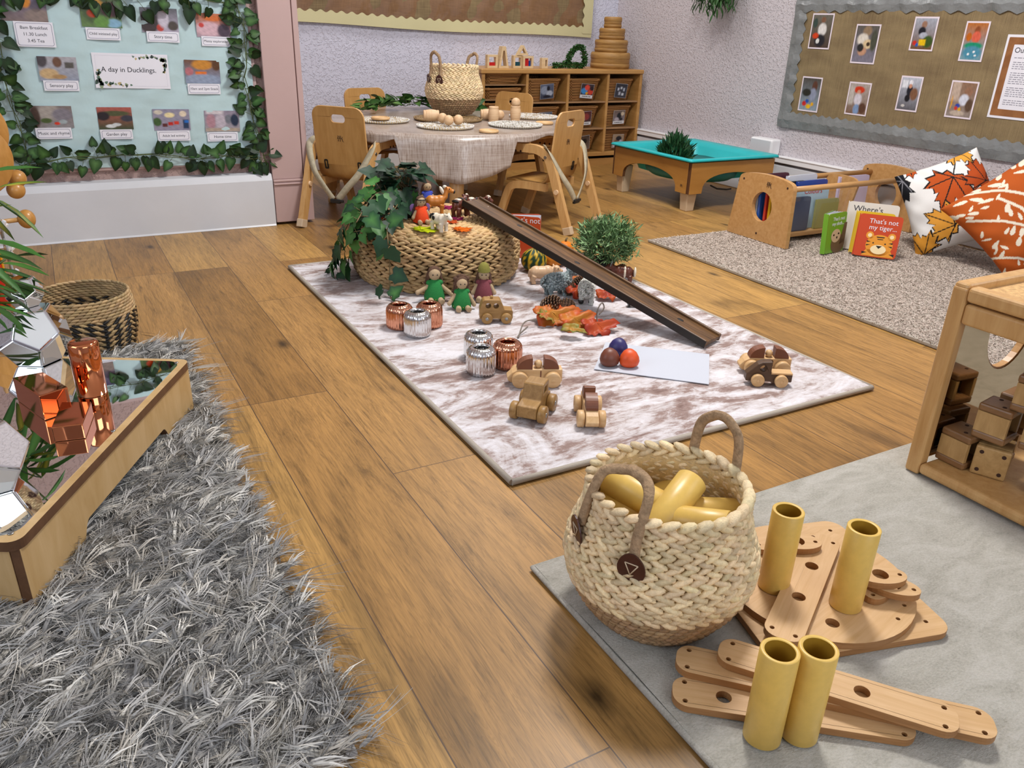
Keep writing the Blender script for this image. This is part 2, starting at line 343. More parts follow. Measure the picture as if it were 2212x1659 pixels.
# tablecloth: streaky linen print on wipe-clean cloth
nt, N, L, b = nodes('oilcloth', .3, .5); b.inputs['Coat Weight'].default_value = .3; b.inputs['Coat Roughness'].default_value = .22
a = nd(N, 'ShaderNodeTexNoise', Scale=3, Detail=6, Roughness=.75); L.new(mapped(N, L, (58, 58, 1.), rot=(0, 0, 0)), a.inputs[0])
d = nd(N, 'ShaderNodeTexNoise', Scale=4, Detail=4); L.new(mapped(N, L, (2, 2, 60)), d.inputs[0])
a2 = nd(N, 'ShaderNodeTexNoise', Scale=3, Detail=6, Roughness=.75); L.new(mapped(N, L, (60, 4, 4), rot=(0, 0, 1.25)), a2.inputs[0])
s = mixc(N, L, a.outputs[0], a2.outputs[0], .5, 'MIX'); s = mixc(N, L, s, d.outputs[0], .22, 'MIX')
r = ramp(N, [(.4, '#7f6c5e'), (.5, '#a6978c'), (.6, '#bab0a8')]); L.new(s, r.inputs[0]); L.new(r.outputs[0], b.inputs['Base Color'])
# marbled plush rug
nt, N, L, b = nodes('marble_plush', .95, .1); b.inputs['Sheen Weight'].default_value = .25
n1 = nd(N, 'ShaderNodeTexNoise', Scale=2.1, Detail=8, Roughness=.66, Distortion=2.6); L.new(mapped(N, L, (1.1, 2.4, 1), rot=(0, 0, .5)), n1.inputs[0])
n2 = nd(N, 'ShaderNodeTexNoise', Scale=22, Detail=5, Roughness=.7, Distortion=1.2); L.new(mapped(N, L, (1, 2, 1), rot=(0, 0, .4)), n2.inputs[0])
s = mixc(N, L, n1.outputs[0], n2.outputs[0], .3, 'MIX')
r = ramp(N, [(.36, '#765c54'), (.44, '#967f77'), (.51, '#c8c0c0'), (.6, '#dedbe0')]); L.new(s, r.inputs[0]); L.new(r.outputs[0], b.inputs['Base Color'])
n3 = nd(N, 'ShaderNodeTexNoise', Scale=260, Detail=3); L.new(mapped(N, L, (1, 1, 1)), n3.inputs[0])
s2 = mixc(N, L, n2.outputs[0], n3.outputs[0], .3, 'MIX'); bump(N, L, s2, b, .7, .008)
nt, N, L, b = nodes('sage_plush', .95, .1); b.inputs['Sheen Weight'].default_value = .2
n1 = nd(N, 'ShaderNodeTexNoise', Scale=9, Detail=6, Roughness=.7, Distortion=1.); L.new(mapped(N, L, (1, 2.4, 1), rot=(0, 0, .9)), n1.inputs[0])
n3 = nd(N, 'ShaderNodeTexNoise', Scale=210, Detail=4, Roughness=.7); L.new(mapped(N, L, (1, 1.8, 1), rot=(0, 0, .9)), n3.inputs[0])
s = mixc(N, L, n1.outputs[0], n3.outputs[0], .45, 'MIX'); r = ramp(N, [(.36, '#9e9a8e'), (.5, '#b7b3a8'), (.62, '#c6c2b9')]); L.new(s, r.inputs[0])
L.new(r.outputs[0], b.inputs['Base Color']); bump(N, L, s, b, .8, .008)
# mottled cloths on the cushions are painted by mesh colours ('vprint' / 'vcol')
MT['cushion'] = mat('cushion', '#ffffff', .8, vcol=True, bump=.25, bs=500, spec=.2)
# ------------------------------------------------------------------ the room
XR, YB, YL = 3.6, 4.98, 3.66            # right wall, back wall of the bay, wall with the blue board
XL, YF, ZC = -2.2, -2.6, 2.7
def slab(name, a, b_, m, bevel=0): return struct(G().bb(a, b_).build(name, m, bevel=bevel))
slab('floor', (XL-.1, YF-.1, -.1), (XR+.1, YB+.1, 0), 'oak_floor')
slab('ceiling', (XL-.1, YF-.1, ZC), (XR+.1, YB+.1, ZC+.1), 'ceiling_paint')
slab('wall_back', (.9, YB, 0), (XR+.1, YB+.1, ZC), 'wallpaper')
slab('wall_right', (XR, YF, 0), (XR+.1, YB, ZC), 'wallpaper_r')
slab('wall_left', (XL, YL, 0), (.83, YL+.15, ZC), 'wall_pink')
slab('wall_side', (XL-.1, YF, 0), (XL, YL+.15, ZC), 'wallpaper')
slab('wall_front', (XL-.1, YF-.1, 0), (XR+.1, YF, ZC), 'wallpaper')
# pink boxed-in pillar beside the board: two boards, a plinth and a bead
t = G(); t.bb((.826, 3.622, .2), (.962, 3.9, ZC)); t.bb((.966, 3.626, .2), (.99, YB, ZC)); struct(t.build('trim_1', 'pink', bevel=.003))
t = G(); t.bb((.826, 3.612, .012), (.998, 3.9, .19)); t.bb((.826, 3.608, .19), (.999, 3.9, .2)); t.bb((.826, 3.604, .178), (.998, 3.9, .184)); struct(t.build('trim_2', 'pink', bevel=.003))
# tall white skirting with chamfered top
t = G(); t.T = Matrix(((0, 0, 1, 0), (1, 0, 0, 0), (0, 1, 0, 0), (0, 0, 0, 1)))
t.prism([(3.605, 0), (3.61, .008), (3.61, .2), (3.622, .226), (YL, .232), (YL, 0)][::-1], XL, .822); struct(t.build('baseboard_left', 'white_gloss', bevel=.002))
slab('baseboard_back', (.99, YB-.02, 0), (XR, YB, .15), 'white_gloss', .004)
slab('baseboard_right', (XR-.035, YF, 0), (XR, YB, .185), 'white_gloss', .006)
t = G(); t.bb((XR-.045, YF, .198), (XR, YB, .23)); t.bb((XR-.049, YF, .225), (XR, YB, .233)); struct(t.build('trim_3', 'plastic_w', bevel=.003))
# white junction box above the trunking
t = thing('socket_box', 'white plastic junction box on the trunking behind the turquoise tray table', 'socket box', (XR-.002, 3.4, .232))
G().bb((-.075, -.085, .0), (0, .085, .085)).build('back_box', 'plastic_w', t, bevel=.012, seg=3); G().bb((-.079, -.075, .01), (-.075, .075, .077)).build('face_plate', 'white_gloss', t, bevel=.0015)
# ------------------------------------------------------------------ leaves and garlands
LEAF = {'heart': [(0, .03), (.18, -.06), (.36, .06), (.42, .24), (.36, .46), (.22, .72), (.08, .92), (0, 1)],
        'ivy': [(0, .05), (.2, -.1), (.44, -.02), (.4, .2), (.52, .42), (.35, .53), (.23, .72), (0, 1)],
        'lance': [(0, 0), (.07, .15), (.1, .42), (.07, .75), (0, 1)], 'blade': [(0, 0), (.05, .2), (.05, .6), (0, 1)],
        'maple': [(0, 0), (.2, -.08), (.28, .05), (.56, .0), (.44, .15), (.64, .3), (.5, .36), (.58, .58), (.36, .5), (.29, .62), (.2, .55), (.23, .8), (.12, .76), (0, 1)]}
def leaf(g, base, d, nrm, L, kind, ca, cb=None, fold=.22, droop=.18, wid=1., curl=0.):
    d = Vector(d).normalized(); n = Vector(nrm); n = (n-d*n.dot(d))
    n = n.normalized() if n.length > 1e-5 else Vector((d.y, -d.x, .3)).normalized()
    x = d.cross(n); h = LEAF[kind]; out = h+[(-p[0], p[1]) for p in h[-2:0:-1]]
    cb = cb or ca; vs = []; cs = []
    for px, py in [(0, .28)]+out:
        z = fold*abs(px)-droop*py*py+curl*math.sin(py*7+px*6)*.08
        vs.append(Vector(base)+x*(px*L*wid)+d*(py*L)+n*(z*L)); cs.append(ca)
    cs[0] = cb; k = len(out)
    g.add(vs, [(0, 1+i, 1+(i+1) % k) for i in range(k)], 0, True, cs)
def rnd(a, b): return random.uniform(a, b)
def jit(c, s=.15):
    k = 1+rnd(-s, s); return tuple(max(0, x*k*(1+rnd(-s, s)*.3)) for x in c)
GD, GM, GL = lin('#142711'), lin('#1f3d1a'), lin('#4a7038')
def garland(name, label, path, n, nrm, spread, L=.045, group=None, kind='heart', cols=(GD, GM, GL), parent_thing=None, down=.3, out=.012):
    t = thing(name, label, 'garland', group=group) if parent_thing is None else parent_thing
    nrm = Vector(nrm); pts = bez(path, 8); st = G(); lv = G()
    for k in range(2):
        st.tube([p+nrm*rnd(.004, .016)+Vector((rnd(-.008, .008), rnd(-.004, 0), rnd(-.008, .008))) for p in pts[::2]+[pts[-1]]], .0016, 5)
    for i in range(n):
        p = pts[min(int((i+random.random())/n*len(pts)), len(pts)-1)]
        tg = (pts[min(pts.index(p)+1, len(pts)-1)]-pts[max(pts.index(p)-1, 0)]).normalized()
        side = tg.cross(nrm).normalized()*random.choice((-1, 1))
        a = (side*rnd(.3, 1)+tg*rnd(-.6, .6)); q = p+a*rnd(.25, 1)*spread+nrm*rnd(.3, 1.6)*out
        st.tube([p+nrm*.006, (p+q)/2+nrm*.012, q], .0009, 4)
        d = (a.normalized()*.8+Vector((0, 0, -down))*rnd(.2, 1.5)+Vector((rnd(-.4, .4), rnd(-.4, .4), rnd(-.4, .4)))*.8); d -= nrm*min(0, d.dot(nrm))
        dark = random.random()
        leaf(lv, q, d, nrm+Vector((rnd(-.5, .5), rnd(-.5, .5), rnd(-.4, .6))), L*rnd(.75, 1.2), kind, jit(cols[0] if dark < .6 else cols[1]), jit(cols[1] if dark < .45 else cols[2]), fold=rnd(.1, .4), droop=rnd(.05, .3))
    st.build('stem', 'stem', t); lv.build('leaves', 'vleaf', t); return t
RL = (PI/2, 0, 0); RR = (PI/2, 0, -PI/2)
# ------------------------------------------------------------------ printed pictures
def noise2(u, v, s):
    return math.sin(u*37.1*s+v*11.3)+math.sin(v*29.7*s-u*17.9+1.3)+math.sin((u+v)*51.3*s+.7)
def picture(g, w, h, bg, blobs, z=.0012, nu=44, nv=32, ox=0, oy=0, mi=0, nz=.1):
    bt, bb_ = lin(bg[0]), lin(bg[1]); B = [(b[:4], lin(b[4]), b[5] if len(b) > 5 else 'e') for b in blobs]
    def col(u, v):
        c = [bb_[k]*(1-v)+bt[k]*v for k in range(3)]
        for (cx, cy_, rx, ry), cc, kd in B:
            d = max(abs(u-cx)/rx, abs(v-cy_)/ry) if kd == 'b' else math.hypot((u-cx)/rx, (v-cy_)/ry)
            a = min(1, max(0, (1.15-d)/.34))
            c = [c[k]*(1-a)+cc[k]*a for k in range(3)]
        q = 1+nz*noise2(u, v, 1)*.5
        return tuple(min(1, x*q) for x in c)
    g.grid(lambda u, v: (ox+(u-.5)*w, oy+(v-.5)*h, z), nu, nv, mi, False, col)
def printed(name, label, cat, w, h, bg, blobs, loc, rot, group=None, border=0, bcol='#e2d6de', tilt=0, nu=44, nv=32):
    m = Euler(rot).to_matrix() @ Matrix.Rotation(tilt, 3, 'Z')
    g = G(); c = lin(bcol); W, H = w+2*border, h+2*border
    g.bb((-W/2, -H/2, 0), (W/2, H/2, .001), col=c); g.hascol = True
    picture(g, w, h, bg, blobs, nu=nu, nv=nv)
    o = g.build(name, 'vprint'); o.location = loc; o.rotation_euler = m.to_euler(); return tag(o, label, cat, group)
def caption(label, w, h, lines, loc, rot, size, tilt=0, group=None):
    m = Euler(rot).to_matrix() @ Matrix.Rotation(tilt, 3, 'Z')
    g = G(); g.bb((-w/2, -h/2, 0), (w/2, h/2, .001)); o = g.build('caption_card', 'paper'); o.location = loc; o.rotation_euler = m.to_euler(); tag(o, label, 'caption card', group)
    f = G(); f.prism(rrect(w-.01, h-.009, .007), .001, .0014, [rrect(w-.0125, h-.0115, .006)[::-1]]); f.build('outline', 'line', o)
    for i, s in enumerate(lines): text(s, size, 'ink', o, (0, (len(lines)-1)*.011-.022*i, .0012), ext=.0001)
    return o
# ------------------------------------------------------------------ pale blue board
yw = YL-.002
t = thing('display_board', 'pale blue paper display board edged with ivy above the tall white skirting', 'display board', (0, yw, 0))
def wr(u, v): return .0025*math.sin(9*u+4*v)*math.sin(5*v-3*u+1)+.0015*math.sin(23*u-17*v)+.001*math.sin(41*v+13*u)
mat('paper_blue', '#b6cfd1', .5, spec=.4, var=.03, vs=3, bump=.25, bs=14, bdist=.01)
G().grid(lambda u, v: (-.2+.985*u, -.0155-wr(u*2, v*2), .288-.018*u+(.72)*v), 60, 40).build('paper_backing', 'paper_blue', t)
G().bb((-.21, -.009, .268), (.8, 0, 1.02)).build('panel', 'pink', t, bevel=.002)
PH = [('Breakfast, Lunch and Tea', -.005, .865, .15, .11, ('#5d5578', '#7b6a66'), [(.25, .7, .3, .35, '#3c2a30'), (.55, .62, .13, .2, '#d98a20'), (.3, .45, .15, .16, '#8fa596'), (.8, .2, .3, .2, '#85746c')]),
      ('Child initiated play', .247, .85, .138, .105, ('#4a5a30', '#5f7a45'), [(.35, .75, .25, .2, '#c08a28'), (.3, .45, .14, .14, '#d84a1a'), (.75, .6, .25, .25, '#5a2a30'), (.8, .15, .2, .15, '#7fa8c0'), (.5, .2, .2, .2, '#5f8a3a')]),
      ('Story time', .451, .828, .134, .088, ('#5a5a60', '#b0a8b8'), [(.2, .4, .28, .5, '#3b2d2a'), (.5, .2, .1, .15, '#b03a2a'), (.85, .3, .15, .2, '#4a4038'), (.6, .6, .15, .4, '#c0b8c4')]),
      ('Messy exploration', .65, .815, .132, .088, ('#b86a40', '#a08c98'), [(.35, .35, .4, .3, '#cba8b0'), (.15, .5, .08, .1, '#c04038'), (.5, .8, .3, .12, '#c8682a'), (.8, .3, .2, .3, '#4a3a48')]),
      ('Sensory play', .071, .65, .13, .086, ('#a8a4a8', '#8d94a4'), [(.5, .78, .12, .22, '#6a4a38'), (.8, .66, .12, .12, '#55504a', 'b'), (.25, .3, .25, .22, '#c2a478'), (.5, .18, .2, .1, '#a8865a'), (.1, .85, .15, .3, '#4a4448')]),
      ('10am and 2pm Snack', .588, .642, .135, .088, ('#6a4630', '#8490a6'), [(.5, .8, .3, .22, '#c08230'), (.9, .8, .12, .25, '#5a3a22'), (.45, .38, .16, .13, '#d9701a', 'b'), (.12, .5, .12, .18, '#b06a70'), (.5, .2, .5, .2, '#8a96ac')]),
      ('Music and rhyme', .02, .479, .14, .08, ('#786c68', '#8a8688'), [(.45, .7, .3, .35, '#a09890'), (.1, .5, .12, .5, '#4a3830'), (.75, .6, .25, .3, '#7d7880'), (.35, .33, .14, .12, '#4a5a30'), (.6, .2, .07, .07, '#c83a28'), (.75, .28, .1, .1, '#9aa4a8')]),
      ('Garden play', .238, .469, .124, .084, ('#a85a50', '#3a4a34'), [(.5, .72, .45, .12, '#4f5236'), (.85, .5, .2, .15, '#3a3a44'), (.15, .6, .2, .2, '#2a2428'), (.35, .15, .15, .08, '#d0d4d4'), (.52, .22, .13, .07, '#c8cccc')]),
      ('Adult led activity', .446, .459, .139, .083, ('#8a8698', '#8f8a9c'), [(.45, .72, .14, .12, '#e0d0a0'), (.1, .4, .12, .2, '#3f5a30'), (.3, .25, .07, .08, '#5a2c2c', 'b'), (.46, .32, .07, .08, '#b02a20', 'b'), (.62, .36, .07, .08, '#c23a28', 'b'), (.88, .3, .08, .22, '#2a3a58', 'b'), (.9, .42, .06, .06, '#2868b8', 'b'), (.82, .78, .1, .14, '#d8c8b0'), (.15, .85, .12, .1, '#c8bfb0')]),
      ('Home time', .643, .449, .14, .084, ('#8a8090', '#9a949a'), [(.18, .5, .14, .36, '#a8808a'), (.45, .5, .15, .4, '#b4aab4'), (.68, .6, .1, .22, '#70737c'), (.86, .55, .12, .3, '#2a3448'), (.3, .92, .25, .08, '#c8c0c4', 'b'), (.5, .1, .5, .08, '#a89888', 'b')])]
CP = [(.017, .768, .126, .085, ['8am Breakfast', '11.30 Lunch', '3.45 Tea']), (.245, .775, .117, .042, ['Child initiated play']), (.456, .769, .118, .038, ['Story time']), (.654, .757, .112, .036, ['Messy exploration']),
      (.072, .591, .118, .037, ['Sensory play']), (.586, .577, .126, .04, ['10am and 2pm Snack']), (.016, .419, .122, .041, ['Music and rhyme']), (.234, .409, .116, .037, ['Garden play']), (.446, .397, .125, .04, ['Adult led activity']), (.638, .387, .124, .037, ['Home time'])]
for (nm, x, z, w, h, bg, bl), (cx, cz, cw, chh, ln) in zip(PH, CP):
    printed('photo_print', 'colour photo pinned above the "%s" caption on the blue board' % nm, 'photo', w, h, bg, bl, (x, yw-.018, z), RL, 'photos on the blue board', tilt=-.02)
    caption('white caption card reading "%s" on the blue board' % ' / '.join(ln), cw, chh, ln, (cx, yw-.0205, cz), RL, .0155 if len(ln[0]) < 16 else .0128, -.015, 'caption cards on the blue board')
# title card with leaf sprays
g = G(); g.bb((-.135, -.0635, 0), (.135, .0635, .001)); tc_ = g.build('title_card', 'paper'); tc_.location = (.325, yw-.019, .6435); tc_.rotation_euler = (PI/2, .02, 0)
tag(tc_, 'large white title card reading "A day in Ducklings." in the middle of the blue board', 'title card')
text('A day in Ducklings.', .0255, 'ink', tc_, (-.01, .004, .0013))
g = G(); c = lin('#c8c6d0')
for q in ((-.125, -.055, .125, -.0545), (-.125, .0545, .125, .055), (-.125, -.055, -.1245, .055), (.1245, -.055, .125, .055)): g.bb((q[0], q[1], .001), (q[2], q[3], .0014), col=c)
g.hascol = True; g.build('border_line', 'vprint', tc_)
for sgn in (1, -1):
    g = G()
    for i in range(26):
        u = i/25; x = sgn*(.125-.105*u*(i % 2)-.008*rnd(0, 1)); y = sgn*(.052-.055*u*((i+1) % 2)-.006*rnd(0, 1))
        leaf(g, (x, y, .0012), (rnd(-1, 1)-sgn*.3, rnd(-1, 1), 0), (0, 0, 1), rnd(.01, .02)*(1-.4*u), 'heart', lin(random.choice(('#3f5348', '#5f7a68', '#8a9a7a', '#b8a878'))), fold=0, droop=0)
    g.build('leaf_spray', 'vprint', tc_)
GP = 'ivy garlands around the blue board'
garland('ivy_garland', 'ivy garland pinned along the bottom edge of the blue board', [(-.12, yw-.02, .31), (.1, yw-.02, .325), (.3, yw-.02, .33), (.5, yw-.02, .305), (.65, yw-.02, .31), (.79, yw-.02, .29)], 64, (0, -1, 0), .045, .05, GP)
garland('ivy_garland', 'ivy garland hanging down the right edge of the blue board', [(.72, yw-.02, .95), (.77, yw-.02, .8), (.75, yw-.02, .62), (.77, yw-.02, .45), (.8, yw-.02, .27)], 70, (0, -1, 0), .05, .048, GP)
garland('ivy_garland', 'ivy garland hanging down the left edge of the blue board', [(-.13, yw-.02, .95), (-.1, yw-.02, .8), (-.11, yw-.02, .6), (-.09, yw-.02, .45), (-.08, yw-.02, .31)], 56, (0, -1, 0), .04, .05, GP)
garland('ivy_garland', 'ivy garland pinned along the top of the blue board', [(-.12, yw-.02, .9), (.1, yw-.02, .93), (.3, yw-.02, .9), (.5, yw-.02, .92), (.75, yw-.02, .9)], 62, (0, -1, 0), .06, .05, GP)
# ------------------------------------------------------------------ burlap board on the back wall
t = thing('display_board', 'brown burlap display board under film with pale yellow scalloped border on the back wall', 'display board', (0, YB-.001, 0))
BX0, BX1, BZ = .99, 3.375, .81
def bz(x): u = (x-BX0)/(BX1-BX0); return .838-.045*u+.006*math.sin(u*9)
G().grid(lambda u, v: (BX0+(BX1-BX0)*u, -.014-wr(u*4, v)*1.6, bz(BX0+(BX1-BX0)*u)+.02+.9*v), 80, 20).build('burlap_sheet', 'burlap_film', t)
bd = G(); wv = G()
n = 300; lo = []; hi = []
for i in range(n+1):
    x = BX0+(BX1-BX0)*i/n; lo.append((x, -.025-.003*math.sin(x*11), bz(x)-.0)); hi.append((x, -.025-.002*math.sin(x*11), bz(x)+.064+.007*math.cos(x*2*PI/.062)))
bd.add(lo+hi, [(i, i+1, n+2+i, n+1+i) for i in range(n)], 0, False)
lo = []; hi = []
for i in range(121):
    z = .82+.88*i/120; lo.append((BX1-.075+.007*math.cos(z*2*PI/.062), -.0255, z)); hi.append((BX1, -.0255, z))
bd.add(lo+hi, [(i, 121+i, 122+i, i+1) for i in range(120)], 0, False)
mat('border_y', '#cdc79a', .55, var=.04, vs=3); bd.build('scalloped_border', 'border_y', t)
G().bb((BX0, -.012, .85), (BX1-.01, 0, 1.75)).build('panel', 'burlap', t)
# ------------------------------------------------------------------ burlap board on the right wall
t = thing('display_board', 'burlap display board with a crumpled grey zigzag border on the right wall', 'display board', (XR-.001, 0, 0))
Y0, Y1, Z0, Z1 = 3.36, .9, .385, 1.035
G().bb((-.008, Y1, Z0+.02), (0, Y0-.01, Z1-.01)).build('burlap_sheet', 'burlap', t)
mat('grey_paper', '#7d8080', .33, var=.12, vs=7, bump=.5, bs=16, bdist=.02)
def zig(x, p=.05): return abs((x/p) % 1-.5)*2
bd = G(); n = 240
def strip(fa, fb, n):
    lo = [fa(i/n) for i in range(n+1)]; hi = [fb(i/n) for i in range(n+1)]; md = [tuple((a[k]+b_[k])/2-(.007 if k == 0 else 0)*(1+.7*math.sin(i*.31)*math.sin(i*.13+.5)) for k in range(3)) for i, (a, b_) in enumerate(zip(lo, hi))]
    bd.add(lo+md+hi, [(i, i+1, n+2+i, n+1+i) for i in range(n)]+[(n+1+i, n+2+i, 2*n+3+i, 2*n+2+i) for i in range(n)], 0, False)
LY = Y0-Y1
strip(lambda u: (-.01, Y0-LY*u, Z0), lambda u: (-.011-.003*math.sin(u*90), Y0-LY*u, Z0+.075+.014*zig(LY*u)), n)
strip(lambda u: (-.01, Y0-LY*u, Z1), lambda u: (-.011-.004*math.sin(u*70), Y0-LY*u, Z1-.058-.016*zig(LY*u, .075)), n)
strip(lambda u: (-.0105, Y0, Z0+(Z1-Z0)*u), lambda u: (-.012-.003*math.sin(u*40), Y0-.075-.018*zig(u*(Z1-Z0)), Z0+(Z1-Z0)*u), 90)
bd.build('zigzag_border', 'grey_paper', t)
SK, SH = '#c08a70', '#7a5844'
RP = [('child beside a red ride-on toy, top row far left', 3.165, .877, .125, .155, ('#6a665c', '#4a3c34'), [(.55, .85, .12, .09, SH), (.55, .55, .22, .2, '#d8d4d0'), (.5, .22, .28, .2, '#26262c'), (.4, .2, .09, .08, '#d8d8d4'), (.25, .36, .16, .09, '#c8401c'), (.15, .75, .12, .15, '#3a4a44')]),
      ('child on the carpet holding a book, top row second', 2.877, .825, .128, .165, ('#5a5650', '#7a7684'), [(.5, .86, .2, .14, '#8a745c'), (.35, .62, .26, .17, '#d4ccc0'), (.6, .5, .22, .13, '#cfb890'), (.62, .5, .08, .06, '#403428'), (.4, .3, .2, .12, '#b88c70'), (.3, .4, .15, .12, '#2c2c2c'), (.85, .6, .15, .3, '#4a4c40')]),
      ('child in a black T-shirt with yellow bricks, top row third', 2.57, .878, .108, .13, ('#a0a4b0', '#6a4a2c'), [(.45, .8, .13, .12, '#94705c'), (.4, .58, .18, .15, '#20222a'), (.5, .45, .2, .1, '#a8acb8'), (.75, .25, .25, .2, '#3a5424'), (.5, .22, .16, .1, '#e0b818', 'b'), (.15, .2, .1, .08, '#c03028'), (.28, .14, .07, .06, '#2a58b0')]),
      ('child leaning over green water tray, top row fourth', 2.318, .853, .095, .147, ('#b0682c', '#6a96a4'), [(.55, .8, .14, .12, '#8a4c2c'), (.55, .62, .22, .16, '#d0604a'), (.5, .38, .45, .1, '#1c8a68'), (.5, .2, .45, .18, '#4a88a0'), (.35, .15, .06, .03, '#e4e8ea'), (.6, .22, .06, .03, '#e4e8ea'), (.7, .12, .06, .03, '#e4e8ea'), (.2, .62, .14, .12, '#b8621c')]),
      ('child kneeling over coloured bricks, bottom row far left', 3.165, .569, .12, .16, ('#4c463e', '#8a98a4'), [(.7, .75, .15, .18, '#5a3a2c'), (.65, .5, .2, .2, '#8a90a4'), (.3, .55, .25, .12, '#2c2c24'), (.25, .2, .12, .08, '#c02c24'), (.5, .12, .14, .07, '#e0b01c'), (.4, .28, .1, .06, '#2850a0'), (.7, .2, .08, .06, '#d8a020')]),
      ('child in a big red sun hat, bottom row second', 2.858, .572, .118, .142, ('#a89c94', '#7a6050'), [(.5, .8, .28, .12, '#c43a1c'), (.5, .72, .1, .08, SK), (.5, .48, .2, .2, '#cdc6ce'), (.5, .15, .16, .18, '#7c94b8'), (.15, .6, .12, .3, '#b8b0a8', 'b'), (.8, .2, .18, .18, '#5a3e30')]),
      ('child in black reaching up with a balloon, bottom row third', 2.577, .618, .102, .142, ('#b4b8c4', '#5c5a60'), [(.5, .85, .1, .08, '#e4e4ea'), (.5, .6, .16, .18, '#22242e'), (.5, .74, .09, .07, SK), (.45, .36, .14, .12, '#1c1c22'), (.75, .5, .2, .2, '#7a5640'), (.2, .8, .15, .12, '#d8dae0', 'b'), (.3, .12, .1, .04, '#c8c4c0')]),
      ('child in white playing with coloured pegs, bottom row fourth', 2.31, .614, .115, .143, ('#8a6a54', '#8c8078'), [(.2, .75, .18, .3, '#b8a494', 'b'), (.72, .75, .17, .14, '#8f6a54'), (.6, .5, .2, .17, '#cdd0dc'), (.4, .32, .1, .06, '#3048a0'), (.35, .24, .07, .06, '#c0382c'), (.5, .2, .06, .07, '#d8a820'), (.12, .4, .03, .2, '#d89a28'), (.45, .1, .3, .08, '#b8a898'), (.85, .35, .15, .2, '#5a4638')])]
for nm, y, z, w, h, bg, bl in RP:
    printed('photo_print', 'photo on the burlap board: '+nm, 'photo', w, h, bg, bl, (XR-.0105, y, z), RR, 'children photos on the right burlap board', .007, nu=34, nv=46)
# framed notice, running out of the picture
g = G(); g.bb((-.21, -.165, 0), (.21, .165, .0012)); nt_ = g.build('notice_sheet', 'paper'); nt_.location = (XR-.0105, 1.965, .72); nt_.rotation_euler = RR
tag(nt_, 'laminated notice with a printed wooden frame at the right end of the burlap board', 'notice')
g = G(); g.prism(rrect(.4, .31, .002, 1), .0012, .0018, [rrect(.345, .255, .002, 1)[::-1]]); mat('wood_print', '#9c6a40', .35, wood='#7f5230', vs=5, stretch=(3, 3, 3)); g.build('printed_frame', 'wood_print', nt_)
text('Our P', .03, 'ink', nt_, (-.165, .105, .0014), align='LEFT')
g = G(); y = .075
for para in (1, 4, 6, 5, 3):
    for i in range(para):
        x = -.158; e = .15 if i < para-1 else -.02
        while x < e:
            wd_ = rnd(.006, .02); g.bb((x, y, .0012), (min(x+wd_, e), y+.003, .0015)); x += wd_+.004
        y -= .0082
    y -= .009
mat('print_grey', '#8d8d98', .5); g.build('small_print', 'print_grey', nt_)
# hanging plant whose tips reach into the picture
t = thing('hanging_plant', 'trailing green plant hanging high on the right wall, only its tips showing', 'plant', (3.42, 3.86, 1.2))
g = G()
for i in range(150):
    a = rnd(0, 2*PI); r = rnd(0, .1); b0 = Vector((.06+r*math.cos(a)*.6, r*math.sin(a)*1.3, rnd(-.02, .06))); ln = rnd(.12, .27)
    for k in range(7):
        q = b0+Vector((math.cos(a)*.03*k/7, math.sin(a)*.06*k/7, -ln*k/7)); leaf(g, q, (rnd(-.6, .6), rnd(-.6, .6), -1), (math.cos(a), math.sin(a), .2), rnd(.035, .06), 'lance', jit(lin('#24461f')), jit(lin('#3f6a35')))
g.build('foliage', 'vleaf', t)
G().lathe([(.0, .05), (.06, .05), (.08, .17), (.075, .17), (.057, .06), (0, .06)], 20).build('pot', 'plainwood', t, loc=(.08, 0, 0))
G().tube([(.165, 0, .2), (.08, 0, .24), (.08, 0, .17)], .004, 6).build('bracket', 'steel', t)
# ------------------------------------------------------------------ woven things
def sph(nu, nv):
    V = [(0, 0, 1)]+[(math.sin(PI*i/nv)*math.cos(2*PI*j/nu), math.sin(PI*i/nv)*math.sin(2*PI*j/nu), math.cos(PI*i/nv)) for i in range(1, nv) for j in range(nu)]+[(0, 0, -1)]
    e = len(V)-1; F = [(0, 1+j, 1+(j+1) % nu) for j in range(nu)]+[(e, 1+(nv-2)*nu+(j+1) % nu, 1+(nv-2)*nu+j) for j in range(nu)]
    Q = [(1+i*nu+j, 1+(i+1)*nu+j, 1+(i+1)*nu+(j+1) % nu, 1+i*nu+(j+1) % nu) for i in range(nv-2) for j in range(nu)]
    T = [(a, b, c) for a, b, c in F]+[(a, b, c) for a, b, c, d in Q]+[(a, c, d) for a, b, c, d in Q]
    return np.array(V), np.array(T)
def stitches(g, C, A, B, Nn, la, lb, ln, col, jitter=.12, nu=7, nv=5, mi=0):
    """many little straw ellipsoids: centres C, axes A (long), B, Nn"""
    V, F = sph(nu, nv); n = len(C); C, A, B, Nn = (np.asarray(x, float) for x in (C, A, B, Nn))
    def nrm(x): return x/np.linalg.norm(x, axis=1, keepdims=True)
    A, B, Nn = nrm(A), nrm(B), nrm(Nn)
    s = 1+RN.uniform(-.12, .12, (n, 3))
    P_ = C[:, None, :]+V[None, :, 2:3]*(A*la*s[:, :1])[:, None]+V[None, :, 0:1]*(B*lb*s[:, 1:2])[:, None]+V[None, :, 1:2]*(Nn*ln*s[:, 2:])[:, None]
    col = np.asarray(col, float); col = np.broadcast_to(col, (n, 3))*(1+RN.uniform(-jitter*2.2, jitter, (n, 1)))*(1+RN.uniform(-.03, .03, (n, 3)))
    nvv = len(V); FF = (F[None]+(np.arange(n)*nvv)[:, None, None]).reshape(-1, 3)
    g.raw(P_.reshape(-1, 3), FF, np.repeat(np.clip(col, 0, 1), nvv, 0), mi, True)
